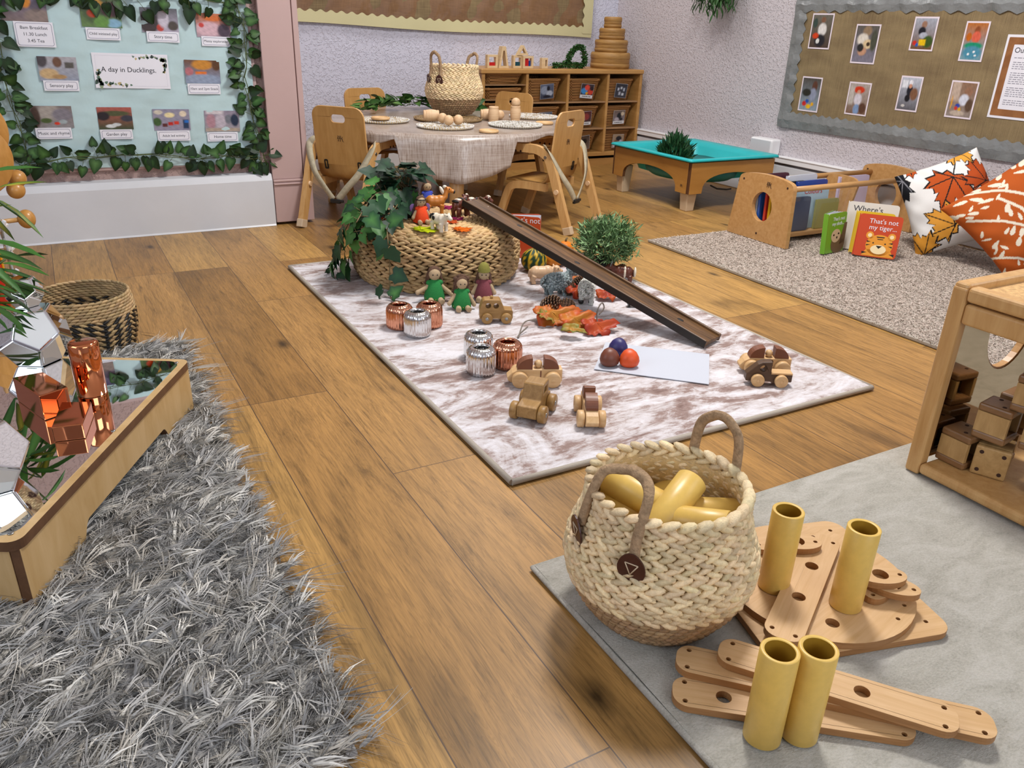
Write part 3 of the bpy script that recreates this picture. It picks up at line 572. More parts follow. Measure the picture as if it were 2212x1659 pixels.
def ring_braid(g, r, z, n, row, slope, col, thick=.5, tilt=.55, ph=0., two=True, ln=1.15, c=(0, 0), wob=0):
    """one plaited row round a vertical axis; slope = (dr,dz) direction across the row"""
    a = 2*PI*(np.arange(n)+ph)/n; dr, dz = slope; q = math.hypot(dr, dz); dr /= q; dz /= q
    for half in ((-1, 1) if two else (0,)):
        aa = a+(PI/n*half*.5 if two else 0); T = np.c_[-np.sin(aa), np.cos(aa), 0*aa]; R_ = np.c_[np.cos(aa), np.sin(aa), 0*aa]
        S = R_*dr+np.array([0, 0, dz]); Nn = np.cross(T, S); off = half*row*.25
        C = R_*r+np.array([c[0], c[1], z])+S*off
        ti = tilt*(half if two else 1); A = T*math.cos(ti)+S*math.sin(ti); B = -T*math.sin(ti)+S*math.cos(ti)
        stitches(g, C, A, B, Nn, 2*PI*r/n*.5*ln*(1.25 if two else 1), row*(.295 if two else .5), row*thick, col)
PALE, PALE2, JUTE = lin('#f2d9ac'), lin('#d6b67e'), lin('#b4936c')
def tote(label, loc, rz, group=None, handles=(), s=1.):
    t = thing('storage_basket', label, 'basket', loc, rz, group); t.scale = (s, s, s)
    prof = [(.088, .004), (.104, .02), (.124, .05), (.139, .085), (.144, .108), (.14, .135), (.128, .165), (.119, .195), (.116, .222)]
    def pr(z):
        for (r0, z0), (r1, z1) in zip(prof, prof[1:]):
            if z0 <= z <= z1: k = (z-z0)/(z1-z0); return r0+(r1-r0)*k, (r1-r0, z1-z0)
        return prof[-1][0], (0, 1)
    lo = G(); z = .006; i = 0
    while z < .084:
        r, sl = pr(z); ring_braid(lo, r, z, 62, .0105, sl, JUTE, .62, .25, i*.37, False, 1.5); z += .0088; i += 1
    lo.lathe([(0, .004), (.085, .003), (.102, .02), (.122, .05), (.137, .085), (.135, .085), (.12, .05), (.1, .022), (.083, .008), (0, .009)], 40, col=JUTE)
    lo.build('jute_base', 'vstraw', t)
    up = G(); i = 0
    while z < .218:
        r, sl = pr(z); ring_braid(up, r, z, 36, .0185, sl, PALE, .38, .38, i*.5, True, 1.08); z += .0155*(sl[1]/math.hypot(*sl)) if abs(sl[0]) > 1e-4 else .0155; i += 1
    up.lathe([(.137, .083), (.142, .108), (.138, .135), (.126, .165), (.117, .195), (.114, .216), (.111, .216), (.115, .19), (.123, .165), (.134, .135), (.138, .108), (.134, .085)], 40, col=PALE2)
    up.build('braided_wall', 'vstraw', t)
    rm = G(); ring_braid(rm, .116, .222, 30, .021, (0, 1), PALE, .46, .42, 0, True, 1.12); rm.build('braided_rim', 'vstraw', t)
    for a, w, ra, za in handles:
        h = G(); Ru = lambda q, r, z: Vector((math.cos(q)*r, math.sin(q)*r, z)); da = w/.122; Rm = Vector((math.cos(a), math.sin(a), 0)); T = Vector((-math.sin(a), math.cos(a), 0))
        c0 = Rm*ra+Vector((0, 0, za)); e0, e1 = Ru(a-da, .125, .212), Ru(a+da, .125, .212)
        p = [Ru(a-da, .133, .176), e0, e0.lerp(c0, .5)-T*w*.38+Vector((0, 0, .016)), c0-T*w*.42-Vector((0, 0, .006)), c0, c0+T*w*.42-Vector((0, 0, .006)), e1.lerp(c0, .5)+T*w*.38+Vector((0, 0, .016)), e1, Ru(a+da, .133, .176)]
        h.tube(bez(p, 5), .0085, 8, flat=.72); ho = h.build('handle', 'jute', t)
        for sg in (-1, 1):
            g = G(); aa = a+sg*da
            n = Vector((math.cos(aa), math.sin(aa), -.12 if True else 0)).normalized(); c = Vector((math.cos(aa)*.1385, math.sin(aa)*.1385, .165)); tx = Vector((-math.sin(aa), math.cos(aa), 0)); uy = n.cross(tx)
            g.T = Matrix((tx, uy, n)).transposed().to_4x4(); g.T.translation = c
            g.prism([(.0205*math.cos(q)*(1-.12*math.sin(q)), .025*math.sin(q)) for q in [2*PI*j/20 for j in range(20)]], 0, .0025); lt = g.build('leather_tag', 'leather', t)
            g2 = G(); g2.T = g.T.copy(); q = [(-.009, .009), (.01, .008), (-.001, -.011)]
            for u, v in zip(q, q[1:]+q[:1]): g2.tube([(u[0], u[1], .003), (v[0], v[1], .003)], .0009, 5)
            g2.build('stitched_triangle', 'thread', lt)
    return t
# ------------------------------------------------------------------ cube shelf unit
SX0, SX1, SY0, SY1 = 2.345, 3.56, 4.58, 4.955
t = thing('cube_shelf', 'honey coloured wooden cube shelf unit filled with wicker baskets against the back wall', 'shelf unit', (0, 0, 0))
G().bb((SX0-.012, SY0-.012, .585), (SX1+.0, SY1, .612)).build('top', 'shelfwood', t, bevel=.006, seg=3)
for x in (SX0, SX1-.022): G().bb((x, SY0, .0), (x+.022, SY1, .585)).build('side_panel', 'shelfwood', t, bevel=.003)
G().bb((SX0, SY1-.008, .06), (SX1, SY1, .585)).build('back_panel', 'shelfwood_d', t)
for x in (2.655, 2.96, 3.272): G().bb((x, SY0, .088), (x+.018, SY1-.008, .585)).build('divider', 'shelfwood', t, bevel=.002)
G().bb((SX0+.022, SY0, .064), (SX1-.022, SY1-.008, .088)).build('bottom_shelf', 'shelfwood', t, bevel=.002)
G().bb((SX0+.022, SY0+.012, 0), (SX1-.022, SY0+.03, .045)).build('plinth', 'shelfwood', t)
for x0, x1 in ((2.673, 2.96), (2.978, 3.272), (3.29, 3.538)):
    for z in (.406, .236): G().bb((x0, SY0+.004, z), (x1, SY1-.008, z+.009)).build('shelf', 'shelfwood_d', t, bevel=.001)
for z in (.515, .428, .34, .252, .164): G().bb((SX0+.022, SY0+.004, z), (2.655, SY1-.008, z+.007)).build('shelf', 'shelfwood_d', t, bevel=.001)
G().box((SX0-.006, SY0+.05, .5), (.012, .022, .07)).build('finger_grip', 'shelfwood', t, bevel=.005)
def wicker(w0, w1, d, h, rows):
    g = G(); n = 66; WC = lin('#9c6c38')
    for i in range(rows):
        k = (i+.5)/rows; w = w0+(w1-w0)*k; dd = d*(.85+.15*k); pts = rrect(w, dd, .03, 15); pts = pts[:66] if len(pts) > 66 else pts
        m = len(pts); path = []
        for j, p in enumerate(pts): o = .0035*(1 if (j//2+i) % 2 else -1); l = math.hypot(*p); path.append((p[0]*(1+o/l), p[1]*(1+o/l), k*h))
        g.tube(path+[path[0]], h/rows*.56, 5, caps=False, col=jit(WC, .12))
    for e in range(2):
        path = []; pts = rrect(w1+.006, d+.006, .03, 15); m = len(pts)
        for j, p in enumerate(pts): q = j*2*PI/5.5+e*PI; l = math.hypot(*p); path.append((p[0]*(1+.004*math.cos(q)/l), p[1]*(1+.004*math.cos(q)/l), h+.004+.0045*math.sin(q)))
        g.tube(path+[path[0]], .0058, 6, caps=False, col=jit(WC, .1))
    g.bb((-w0/2+.008, -d*.42+.008, .001), (w0/2-.008, d*.42-.008, .006), col=tuple(x*.7 for x in WC)); return g
wb = thing('wicker_basket', 'x', 'basket', (0, 0, 0), group='wicker baskets in the shelf cubes'); wicker(.2, .25, .3, .128, 15).build('woven_body', 'vstraw', wb)
cols_ = (2.8165, 3.125, 3.414); rows_ = (.416, .246, .089); rn = ('top', 'middle', 'bottom'); cn = ('second', 'third', 'fourth')
TAGS = {(0, 0): (('#5a6178', '#3c4050'), [(.3, .6, .3, .3, '#8a94a8'), (.6, .7, .12, .18, '#1c1c28'), (.7, .35, .25, .2, '#a8b0c0'), (.5, .15, .3, .1, '#22222c')], 0),
        (1, 0): (('#3a3034', '#402c30'), [(.28, .5, .26, .22, '#3c88c8'), (.48, .75, .2, .2, '#d84a38'), (.78, .45, .22, .2, '#c8402c'), (.85, .7, .14, .15, '#2a1c20'), (.5, .35, .1, .1, '#d89a20')], 1),
        (2, 0): (('#33343c', '#40414a'), [(.25, .6, .08, .1, '#b8bcc8', 'b'), (.5, .7, .08, .08, '#c0c4cc', 'b'), (.75, .6, .08, .12, '#a8b0c0', 'b'), (.4, .3, .09, .12, '#b0b4c0', 'b'), (.68, .25, .1, .1, '#c4c8d0', 'b')], 0),
        (0, 1): (('#4c5668', '#60687c'), [(.3, .6, .1, .3, '#c0c4d0'), (.65, .5, .08, .3, '#3a78b8', 'b'), (.5, .15, .5, .15, '#8a90a0')], 0),
        (1, 1): (('#5a2c2c', '#3c3438'), [(.6, .6, .25, .25, '#8a3a38'), (.3, .4, .2, .2, '#b8b4b0')], 1),
        (2, 1): (('#6a5a50', '#8a8088'), [(.5, .6, .2, .25, '#1c1c20'), (.8, .75, .15, .15, '#c8b8a0'), (.3, .35, .2, .15, '#b0a8b0'), (.7, .35, .14, .12, '#24242a')], 1),
        (2, 2): (('#a08a70', '#9a8a80'), [(.55, .7, .28, .2, '#24242c'), (.3, .4, .18, .2, '#7a5a40'), (.75, .4, .15, .2, '#b8b4c4'), (.2, .15, .14, .1, '#c8c4cc')], 0),
        (1, 2): (('#4a3c34', '#6a5a50'), [(.6, .6, .2, .2, '#1c1a1c')], 0)}
TN = {(0, 0): 'grey metal pieces', (1, 0): 'red and blue toys', (2, 0): 'white blocks', (0, 1): 'blue and silver shapes', (1, 1): 'dark red toys', (2, 1): 'black and white pieces', (2, 2): 'dark pots', (1, 2): 'dark objects'}
first = True
for ci, x in enumerate(cols_):
    for ri, z in enumerate(rows_):
        lab = 'wicker basket in the %s cube of the %s shelf column%s' % (rn[ri], cn[ci], ', card: '+TN[(ci, ri)] if (ci, ri) in TAGS else '')
        o = wb if first else dup(wb); first = False; o.location = (x-.012, SY0+.185, z); o.rotation_euler = (0, 0, rnd(-.05, .05)); o['label'] = lab
        o.scale = (.93, .93, 1) if ci == 2 else (1, 1, 1)
        TAGS.setdefault('_', []).append((o, ci, ri))
for o, ci, ri in TAGS['_']:
    if (ci, ri) not in TAGS: continue
    bg, bl, strip_ = TAGS[(ci, ri)]; g = G(); g.bb((-.05, -.045, -.001), (.05, .045, .0008), col=lin('#b8b8bc')); g.hascol = True
    picture(g, .097, .087, bg, bl, .001, 26, 22)
    if strip_: g.bb((-.048, -.043, .0012), (.048, -.024, .0016), col=lin('#d8d8da'))
    o2 = g.build('picture_card', 'vprint', o, loc=(.02, -.158, .062), rot=(PI/2+.12, rnd(-.12, .12), 0))
    if strip_:
        g = G(); x = -.034
        while x < .032: w_ = rnd(.004, .01); g.bb((x, -.0365, .0016), (x+w_, -.031, .0018)); x += w_+.003
        g.build('lettering', 'ink', o2)
tr0 = thing('wicker_tray', 'x', 'basket', (0, 0, 0), group='shallow wicker trays in the left column'); wicker(.225, .25, .3, .055, 6).build('woven_body', 'vstraw', tr0)
for i, (z, lab) in enumerate(((.522, 'topmost shallow wicker tray in the left column of the shelf unit'), (.435, 'second shallow wicker tray from the top of the left column of the shelf unit'), (.347, 'third shallow wicker tray from the top of the left column of the shelf unit'))):
    o = tr0 if i == 0 else dup(tr0); o.location = (2.505, SY0+.17, z); o['label'] = lab
# things on top of the shelf
ZT = .612
def frame_block(label, x, y, w, h, gems, d=.03, rz=0):
    t = thing('window_block', label, 'toy block', (x, y, ZT), rz, 'coloured window blocks on the shelf')
    g = G(); g.T = Matrix.Rotation(PI/2, 4, 'X'); g.prism([(-w/2, 0), (w/2, 0), (w/2, h), (-w/2, h)], -d/2, d/2, [[(-w/2+.013, .013), (-w/2+.013, h-.013), (w/2-.013, h-.013), (w/2-.013, .013)]]); g.build('wooden_frame', 'balsa', t, bevel=.001)
    for m, a in gems: G().bb((a[0], -.003, a[1]), (a[2], .003, a[3])).build('coloured_pane', m, t)
    return t
frame_block('square wooden window block with red sand beside the tall wedge block', 2.455, 4.67, .072, .076, [('gem_r', (-.022, .0135, .022, .033))])
frame_block('square wooden window block with teal pane under the triangle block', 2.64, 4.68, .066, .074, [('gem_t', (-.019, .0135, .019, .036))])
frame_block('square wooden window block with red and blue panes in front of the triangle block', 2.7, 4.655, .074, .072, [('gem_r', (-.0225, .0135, .008, .058)), ('gem_b', (.009, .0135, .0225, .045))])
def wedge(label, x, y, z, pts, d, hole=None):
    t = thing('wedge_block', label, 'toy block', (x, y, z)); g = G(); g.T = Matrix.Rotation(PI/2, 4, 'X'); g.prism(pts, -d/2, d/2, [hole] if hole else []); g.build('wooden_frame', 'balsa', t, bevel=.001); return t
wedge('tall narrow wooden wedge block between the red window block and the block house', 2.53, 4.67, ZT, [(-.035, 0), (.035, 0), (.012, .125), (-.012, .125)], .045, [(-.02, .012), (-.005, .1), (.005, .1), (.02, .012)][::1])
wedge('triangular wooden block balanced on the two window blocks like a roof', 2.67, 4.672, ZT+.075, [(-.04, 0), (.04, 0), (.004, .058), (-.004, .058)], .03, [(-.02, .012), (0, .042), (.02, .012)])
wedge('small pale wooden block standing alone to the right of the block house', 2.83, 4.67, ZT, [(-.022, 0), (.022, 0), (.022, .062), (-.022, .062)], .03, [(.004, .012), (.004, .05), (.016, .05), (.016, .012)])
t = thing('succulent_topiary', 'green artificial succulent trained into a looped shape on top of the shelf unit', 'artificial plant', (3.05, 4.68, ZT))
g = G(); pth = bez([(-.14, -.0, .015), (-.06, 0, .02), (.02, 0, .02), (.085, 0, .02), (.1, 0, .06), (.07, 0, .125), (.02, 0, .12), (-.02, 0, .075), (-.04, 0, .03)], 6)
for i in range(1500):
    p = random.choice(pth); d = Vector((rnd(-1, 1), rnd(-1, 1), rnd(-1, 1))).normalized(); b0 = p+d*rnd(.004, .018); b0.z = max(b0.z, .003)
    leaf(g, b0, d+Vector((rnd(-.6, .6), rnd(-.6, .6), rnd(-.3, .6))), (rnd(-1, 1), rnd(-1, 1), 1), rnd(.009, .015), 'heart', jit(lin('#23491f'), .3), jit(lin('#4a7a3c'), .2))
g.build('foliage', 'vleaf', t); g = G(); g.tube(pth, .007, 6); g.build('stem', 'stem', t)
zz = ZT
for i, (r, h, lab) in enumerate(((.13, .1, 'largest round bamboo nesting box at the bottom of the stack'), (.108, .078, 'second largest round bamboo nesting box in the stack'), (.084, .07, 'third round bamboo nesting box in the stack'), (.057, .068, 'smallest round bamboo nesting box on top of the stack'))):
    t = thing('nesting_box', lab+' on the shelf unit', 'nesting box', (3.395, 4.74, zz), 0, 'stacked bamboo boxes')
    g = G(); g.lathe([(0, 0), (r, 0), (r, h*.94), (r-.004, h), (0, h)], 40); g.build('box_drum', 'steamer', t)
    g = G(); g.lathe([(r, h*.1), (r+.0025, h*.12), (r+.0025, h*.3), (r, h*.32)], 40); g.lathe([(r, h*.6), (r+.0025, h*.62), (r+.0025, h*.9), (r, h*.93)], 40); g.build('hoop', 'steamer', t); zz += h
# ------------------------------------------------------------------ round table, cloth, chairs
TC = Vector((1.75, 3.8, 0)); TZ = .415; TR = .635
ang0 = math.atan2(3.17-3.8, 1.515-1.75)
t = thing('round_table', 'round low wooden table under the streaky beige cloth', 'table', TC)
g = G(); g.lathe([(0, TZ-.027), (TR-.006, TZ-.027), (TR, TZ-.02), (TR, TZ-.006), (TR-.006, TZ-.003), (0, TZ-.003)], 64); g.build('tabletop', 'beech', t)
for k in range(4):
    a = ang0+k*PI/2; g = G(); g.lathe([(0, 0), (.015, 0), (.02, .004), (.021, .02), (.017, .03), (.022, .05), (.024, .055), (.024, .062), (.021, .066), (.03, .08), (.032, .1), (.035, TZ-.028), (0, TZ-.028)], 20)
    lg = g.build('leg', 'beech', t, loc=(math.cos(a)*.585, math.sin(a)*.585, 0))
    g = G(); g.lathe([(.024, .054), (.0255, .056), (.0255, .062), (.024, .064)], 20); g.build('leg_band', 'cap', lg)
def drop(a):
    q = (a-ang0+PI/4) % (PI/2)-PI/4; m = .42; e = abs(q)/m
    base = .032+.012*math.sin(a*7+1)+.008*math.sin(a*17)
    if e < 1: f = .2*(1-.36*e**1.4); w = min(1, (1-e)/.1); return base*(1-w)+f*w
    return base
NA = 288; g = G(); vs = []; rr = [.12, .3, .45, .56, .615, .637]
rows = []
for r in rr: rows.append([(r*math.cos(a), r*math.sin(a), TZ+.0012) for a in [2*PI*i/NA for i in range(NA)]])
for k in range(1, 9):
    row = []
    for i in range(NA):
        a = 2*PI*i/NA; d = drop(a)*k/8; rip = (.012*math.sin(a*13+.6)+.008*math.sin(a*29))*(d/.2)
        r = .642+.004*min(1, k/2)+d*.06+rip; row.append((r*math.cos(a), r*math.sin(a), TZ+.001-.004*(k == 1)-d))
    rows.append(row)
vs = [(0, 0, TZ+.0012)]+[p for r in rows for p in r]
fs = [(0, 1+i, 1+(i+1) % NA) for i in range(NA)]+[(1+k*NA+i, 1+(k+1)*NA+i, 1+(k+1)*NA+(i+1) % NA, 1+k*NA+(i+1) % NA) for k in range(len(rows)-1) for i in range(NA)]
g.add(vs, fs, 0, True); o = g.build('tablecloth', 'oilcloth', solid=.0012); o.location = TC
tag(o, 'wipe clean beige streaked tablecloth with a corner hanging at the front of the round table', 'tablecloth')
def band(path, w):
    L_, R_ = [], []; n = len(path); path = [Vector((p[0], p[1])) for p in path]
    for i, p in enumerate(path):
        d = (path[min(i+1, n-1)]-path[max(i-1, 0)]).normalized(); q = Vector((-d.y, d.x)); L_.append(tuple(p+q*w/2)); R_.append(tuple(p-q*w/2))
    return L_+R_[::-1]
YZ = Matrix(((0, 0, 1, 0), (1, 0, 0, 0), (0, 1, 0, 0), (0, 0, 0, 1)))   # 2D (u,v) -> (y,z), depth -> x
def emblem(parent, loc, rot, s=.03, m='hole'):
    g = G()
    for a, b, w in (((-.5, .05), (.5, .0), .07), ((-.38, .1), (-.2, .45), .12), ((-.2, .45), (-.42, .5), .07), ((0, .08), (.06, .5), .12), ((.06, .5), (.3, .42), .07), ((.1, .25), (.3, .1), .09), ((.5, -.35), (.42, .2), .1), ((.42, .2), (.55, .38), .08), ((.5, -.35), (.7, -.45), .07), ((-.3, -.05), (-.34, -.4), .1), ((.05, -.05), (.02, -.42), .1)):
        g.tube([(a[0]*s, a[1]*s, .0), (b[0]*s, b[1]*s, .0)], w*s*.5, 5)
    return g.build('emblem', m, parent, loc=loc, rot=rot)
def chair(label, loc, rz, straps):
    t = thing('toddler_chair', label, 'chair', loc, rz, 'toddler chairs round the table')
    W = .152
    for sx in (-1, 1):
        side = bez([(.15, .356), (.02, .358), (-.06, .356), (-.112, .331), (-.137, .285), (-.182, .16), (-.231, .026)], 5)
        ol = band([(p.x, p.y) for p in side], .037)
        g = G(); g.T = YZ.copy(); g.prism(ol, sx*W-.0125, sx*W+.0125); f = g.build('arm_and_rear_leg', 'beech', t, bevel=.004)
        g = G(); g.T = YZ.copy()
        for k in range(4): g.prism(circ(.005, 8, .02+.026*k, .343), sx*W-.0135, sx*W+.0135)
        g.build('tray_notch', 'hole', f)
        G().box((sx*W, -.236, .018), (.031, .041, .036), rot=Euler((-.32, 0, 0))).build('foot_cap', 'cap', f, bevel=.003)
        g = G(); g.tube([(sx*(W-.02), -.173, .185), (sx*(W+.02), -.173, .185)], .011, 12); g.build('peg', 'plainwood', f)
        fr = bez([(-.1, .19), (.03, .19), (.085, .178), (.108, .145), (.15, .026)], 5)
        g = G(); g.T = YZ.copy(); g.prism(band([(p.x, p.y) for p in fr], .034), sx*(W-.03)-.012, sx*(W-.03)+.012); f2 = g.build('front_leg', 'beech', t, bevel=.004)
        G().box((sx*(W-.03), .155, .016), (.03, .038, .032), rot=Euler((.25, 0, 0))).build('foot_cap', 'cap', f2, bevel=.003)
        g = G(); g.tube([(sx*(W+.0125), -.108, .328), (sx*(W+.015), -.108, .328)], .007, 10); g.build('bolt', 'steel', f)
    # bent ply shell: seat, curve, backrest with a hand slot
    wd_ = .258; g = G()
    prof = bez([(.12, .208), (.08, .212), (-.0, .204), (-.06, .208), (-.092, .228), (-.105, .27)], 6)
    n = len(prof); sv = []
    for off in (0, .009):
        for i, p in enumerate(prof):
            d = (prof[min(i+1, n-1)]-prof[max(i-1, 0)]).normalized(); q = Vector((-d.y, d.x)); w = wd_*(.9+.1*min(1, i/12))
            sv += [(-w/2, p.x+q.x*off, p.y+q.y*off), (w/2, p.x+q.x*off, p.y+q.y*off)]
    fs = []
    for i in range(n-1):
        fs += [(2*i, 2*i+1, 2*i+3, 2*i+2), (2*n+2*i, 2*n+2*i+2, 2*n+2*i+3, 2*n+2*i+1), (2*i, 2*i+2, 2*n+2*i+2, 2*n+2*i), (2*i+1, 2*n+2*i+1, 2*n+2*i+3, 2*i+3)]
    fs += [(0, 2*n, 2*n+1, 1)]
    g.add(sv, fs, 0, True); g.build('seat', 'ply', t)
    d = Vector((-.03, .245)).normalized(); M = Matrix(((1, 0, 0, 0), (0, d.x, -d.y, -.105), (0, d.y, d.x, .268), (0, 0, 0, 1)))
    h = .25; out = [(-wd_/2, 0), (wd_/2, 0)]+[p for p in rrect(wd_, h, .045, 6, 0, h/2) if p[1] > h*.5]
    g = G(); g.T = M; g.prism(out, -.0, .009, [rrect(.07, .034, .016, 6, 0, h-.05)[::-1]], mi=0, mi_side=1); b = g.build('backrest', ['ply', 'beech'], t, bevel=.002)
    e = emblem(b, (0, 0, 0), (0, 0, 0), .026); e.matrix_local = M @ Matrix.Translation((0, .115, .0096))
    if straps:
        for sx in (-1, 1):
            g = G(); pts = bez([(sx*.148, -.09, .372), (sx*.158, -.13, .345), (sx*.115, -.17, .25), (sx*.06, -.185, .185), (sx*.012, -.188, .13)], 6)
            vs = []
            for i, p in enumerate(pts):
                tg = (pts[min(i+1, len(pts)-1)]-pts[max(i-1, 0)]).normalized(); wv_ = tg.cross(Vector((.3*sx*math.sin(i*.25), 1, 0))).normalized(); vs += [p-wv_*.0145, p+wv_*.0145]
            g.add(vs, [(2*i, 2*i+1, 2*i+3, 2*i+2) for i in range(len(pts)-1)], 0, True); g.build('strap', 'webbing', t, solid=.002)
            g = G(); g.T = M @ Matrix.Translation((sx*.085, .0, .004)); g.prism(rrect(.018, .042, .005, 3), .003, .008, [rrect(.009, .03, .003, 3)[::-1]]); g.prism(rrect(.018, .042, .005, 3), -.008, -.003, [rrect(.009, .03, .003, 3)[::-1]]); g.build('strap_slot', 'black', t)
        g = G(); g.box((0, -.189, .123), (.05, .014, .018)); g.box((.03, -.189, .125), (.02, .011, .012)); g.build('buckle', 'black', t, bevel=.003)
    return t
def place(bx, by, rz):   # midpoint between the rear feet -> chair origin
    f = Vector((-math.sin(rz), math.cos(rz), 0)); return Vector((bx, by, 0))+f*.236
chair('toddler chair at the left front of the round table, webbing straps hanging behind its back', place(1.015, 3.42, -.88), -.88, True)
chair('toddler chair at the right front of the round table, pale straps hanging to a buckle', place(2.095, 3.035, .5), .5, True)
def place2(bx, by, rz): f = Vector((-math.sin(rz), math.cos(rz), 0)); return Vector((bx, by, 0))+f*.13
chair('toddler chair at the back left of the table, only its backrest showing above ivy', place2(1.56, 4.46, PI+.2), PI+.2, False)
chair('toddler chair at the back right of the round table in front of the shelf baskets', place2(2.3, 4.1, PI-1.15), PI-1.15, False)
# ------------------------------------------------------------------ on the table
ZQ = TZ+.003
def P2(px, py, z=ZQ): return P(px, py, z)
def placemat(label, px, py, r, cols, group):
    t = thing('placemat', label, 'placemat', P2(px, py), rnd(0, 6), group); g = G(); k = 0; q = .012
    g.lathe([(0, .001), (r, .001), (r+.002, .005), (r, .009), (0, .0095)], 36, col=cols[1])
    while q < r-.003:
        n = max(7, int(2*PI*q/.0075)); a = 2*PI*np.arange(n)/n+RN.rand(); R_ = np.c_[np.cos(a), np.sin(a), 0*a]; T = np.c_[-np.sin(a), np.cos(a), 0*a]
        cc = np.where((RN.rand(n) < .72)[:, None], np.array(cols[0]), np.array(cols[1])); A = R_*.9+T*.45
        stitches(g, R_*q+np.array([0, 0, .009]), A, T, np.tile([0, 0, 1.], (n, 1)), .0075, .0027, .0035, cc, .1, 5, 4); q += .0118
    n = int(2*PI*r/.0115); a = 2*PI*np.arange(n)/n; R_ = np.c_[np.cos(a), np.sin(a), 0*a]; T = np.c_[-np.sin(a), np.cos(a), 0*a]
    stitches(g, R_*r+np.array([0, 0, .006]), R_*.5+np.array([0, 0, 1.])*.8, T, R_, .0075, .003, .005, cols[0], .06, 5, 4)
    g.build('woven_coil', 'vcol', t); return t
WH, NT = lin('#d2cfc8'), lin('#a8926c'); PG = 'white coiled placemats on the round table'
placemat('white coiled placemat at the front of the round table under the tipped wooden cup', 962, 275, .128, (WH, NT), PG)
placemat('white coiled placemat at the right front of the round table', 1113, 272, .125, (WH, lin('#8d8372')), PG)
placemat('white coiled placemat at the back right of the round table behind the standing cup', 1152, 254, .122, (WH, NT), PG)
placemat('white coiled placemat at the left of the round table carrying a wooden ring', 828, 262, .12, (WH, NT), PG)
placemat('brown natural coiled placemat under the basket on the table', 968, 259, .165, (lin('#8f744c'), lin('#6d5434')), 'brown placemat')
BT = P2(981, 251)
tote('natural two-tone basket with leather tags standing on the round table', (BT.x, BT.y, ZQ+.0135), 0, 'two-tone handled baskets', handles=((PI+.28, .036, .13, .292), (.3, .036, .14, .285)))
def cup(label, loc, rot):
    t = thing('wooden_cup', label, 'cup', loc, group='wooden cups on the table', rot=rot)
    prof = [(0, 0), (.0225, 0), (.0245, .004), (.0225, .008), (.0245, .012), (.0262, .024), (.027, .036), (.0262, .048), (.0245, .058), (.0228, .062), (.0245, .066), (.0225, .072), (.019, .072), (.02, .05), (.018, .008), (0, .008)]
    g = G(); g.lathe(prof, 28); g.build('cup_body', 'plainwood', t); return t
ZM = ZQ+.0155
def lay(v, r): return (v.x, v.y, v.z+r)
cup('wooden barrel cup lying on the front placemat with its mouth to the right', lay(P2(915, 262, ZM), .027), (0, PI/2, -.35)); cup('wooden barrel cup lying on the cloth right of the basket', lay(P2(1038, 259), .027), (0, PI/2, -.4))
cup('wooden barrel cup standing upright behind the one lying by the basket', P2(1066, 263), (0, 0, 0)); c4 = cup('wooden barrel cup standing upright with a ball on top', P2(1113, 261), (0, 0, 0))
def ball(label, loc, r=.0225, m='plainwood'):
    g = G(); g.ell((0, 0, 0), r, None, 20, 14); o = g.build('wooden_ball', m); o.location = loc; return tag(o, label, 'ball', 'wooden balls on the table')
ball('wooden ball on the front placemat, the left of the pair touching', lay(P2(956, 266, ZM), .0225)); ball('wooden ball on the front placemat, the right of the pair touching', lay(P2(969, 271, ZM), .0225))
ball('single wooden ball at the right of the front placemat', lay(P2(990, 270, ZM), .0225)); q = P2(1080, 258); ball('wooden ball on the cloth beside the cup behind', lay(q, .0225))
q = P2(1113, 261); ball('wooden ball balanced on top of the standing cup', (q.x, q.y, ZQ+.0875))
def ringdisc(label, v):
    t = thing('wooden_ring', label, 'wooden ring', v, rnd(0, 6), 'wooden ring discs on the table'); g = G(); g.lathe([(0, .004), (.036, .004), (.038, .011), (.041, .012), (.044, .009), (.044, .002), (.041, 0), (0, 0)], 32); g.build('rim', 'carwood', t)
    g = G()
    for i in range(5): a = i*1.26; g.ell((.016*math.cos(a), .016*math.sin(a), .0045), (.007, .004, .001), Euler((0, 0, a)), 8, 5)
    g.build('dark_pattern', 'hole', t)
ringdisc('wooden ring disc lying on the left placemat', P2(822, 258, ZM)); ringdisc('wooden ring disc lying on the cloth at the front of the table', P2(1056, 286)); ringdisc('wooden ring disc lying on the cloth near the right chair', P2(1176, 268))
lt = thing('ivy_garland', 'ivy garland lying along the back of the round table behind the basket', 'garland')
C1, C2, C3 = lin('#1f3f17'), lin('#305c20'), lin('#6a9048')
garland('', '', [TC+Vector((-.34, .28, ZQ+.012)), TC+Vector((-.2, .4, ZQ+.02)), TC+Vector((-.03, .48, ZQ+.012)), TC+Vector((.12, .53, ZQ+.012)), TC+Vector((.28, .47, ZQ+.015))], 74, (0, 0, 1), .05, .06, kind='heart', cols=(C1, C2, C3), parent_thing=lt, down=-.35, out=.024)
g = G(); s_ = G(); b0 = TC+Vector((.36, .36, ZQ)); pts = bez([b0, b0+Vector((-.02, 0, .06)), b0+Vector((-.05, .0, .13))], 4); s_.tube(pts, .0015, 5)
for p, d in ((pts[-1], (-.4, 0, 1)), (pts[-2], (.8, 0, .8)), (pts[4], (-.8, 0, .4)), (pts[3], (.9, -.3, .3)), (pts[2], (.8, .3, .1)), (pts[1], (-.9, -.2, .0)), (pts[1], (.6, -.6, .1))): leaf(g, p, d, (-.4, -1, .3), .055, 'heart', jit(C1), jit(C2))
g.build('leaves', 'vleaf', lt); s_.build('stem', 'stem', lt)
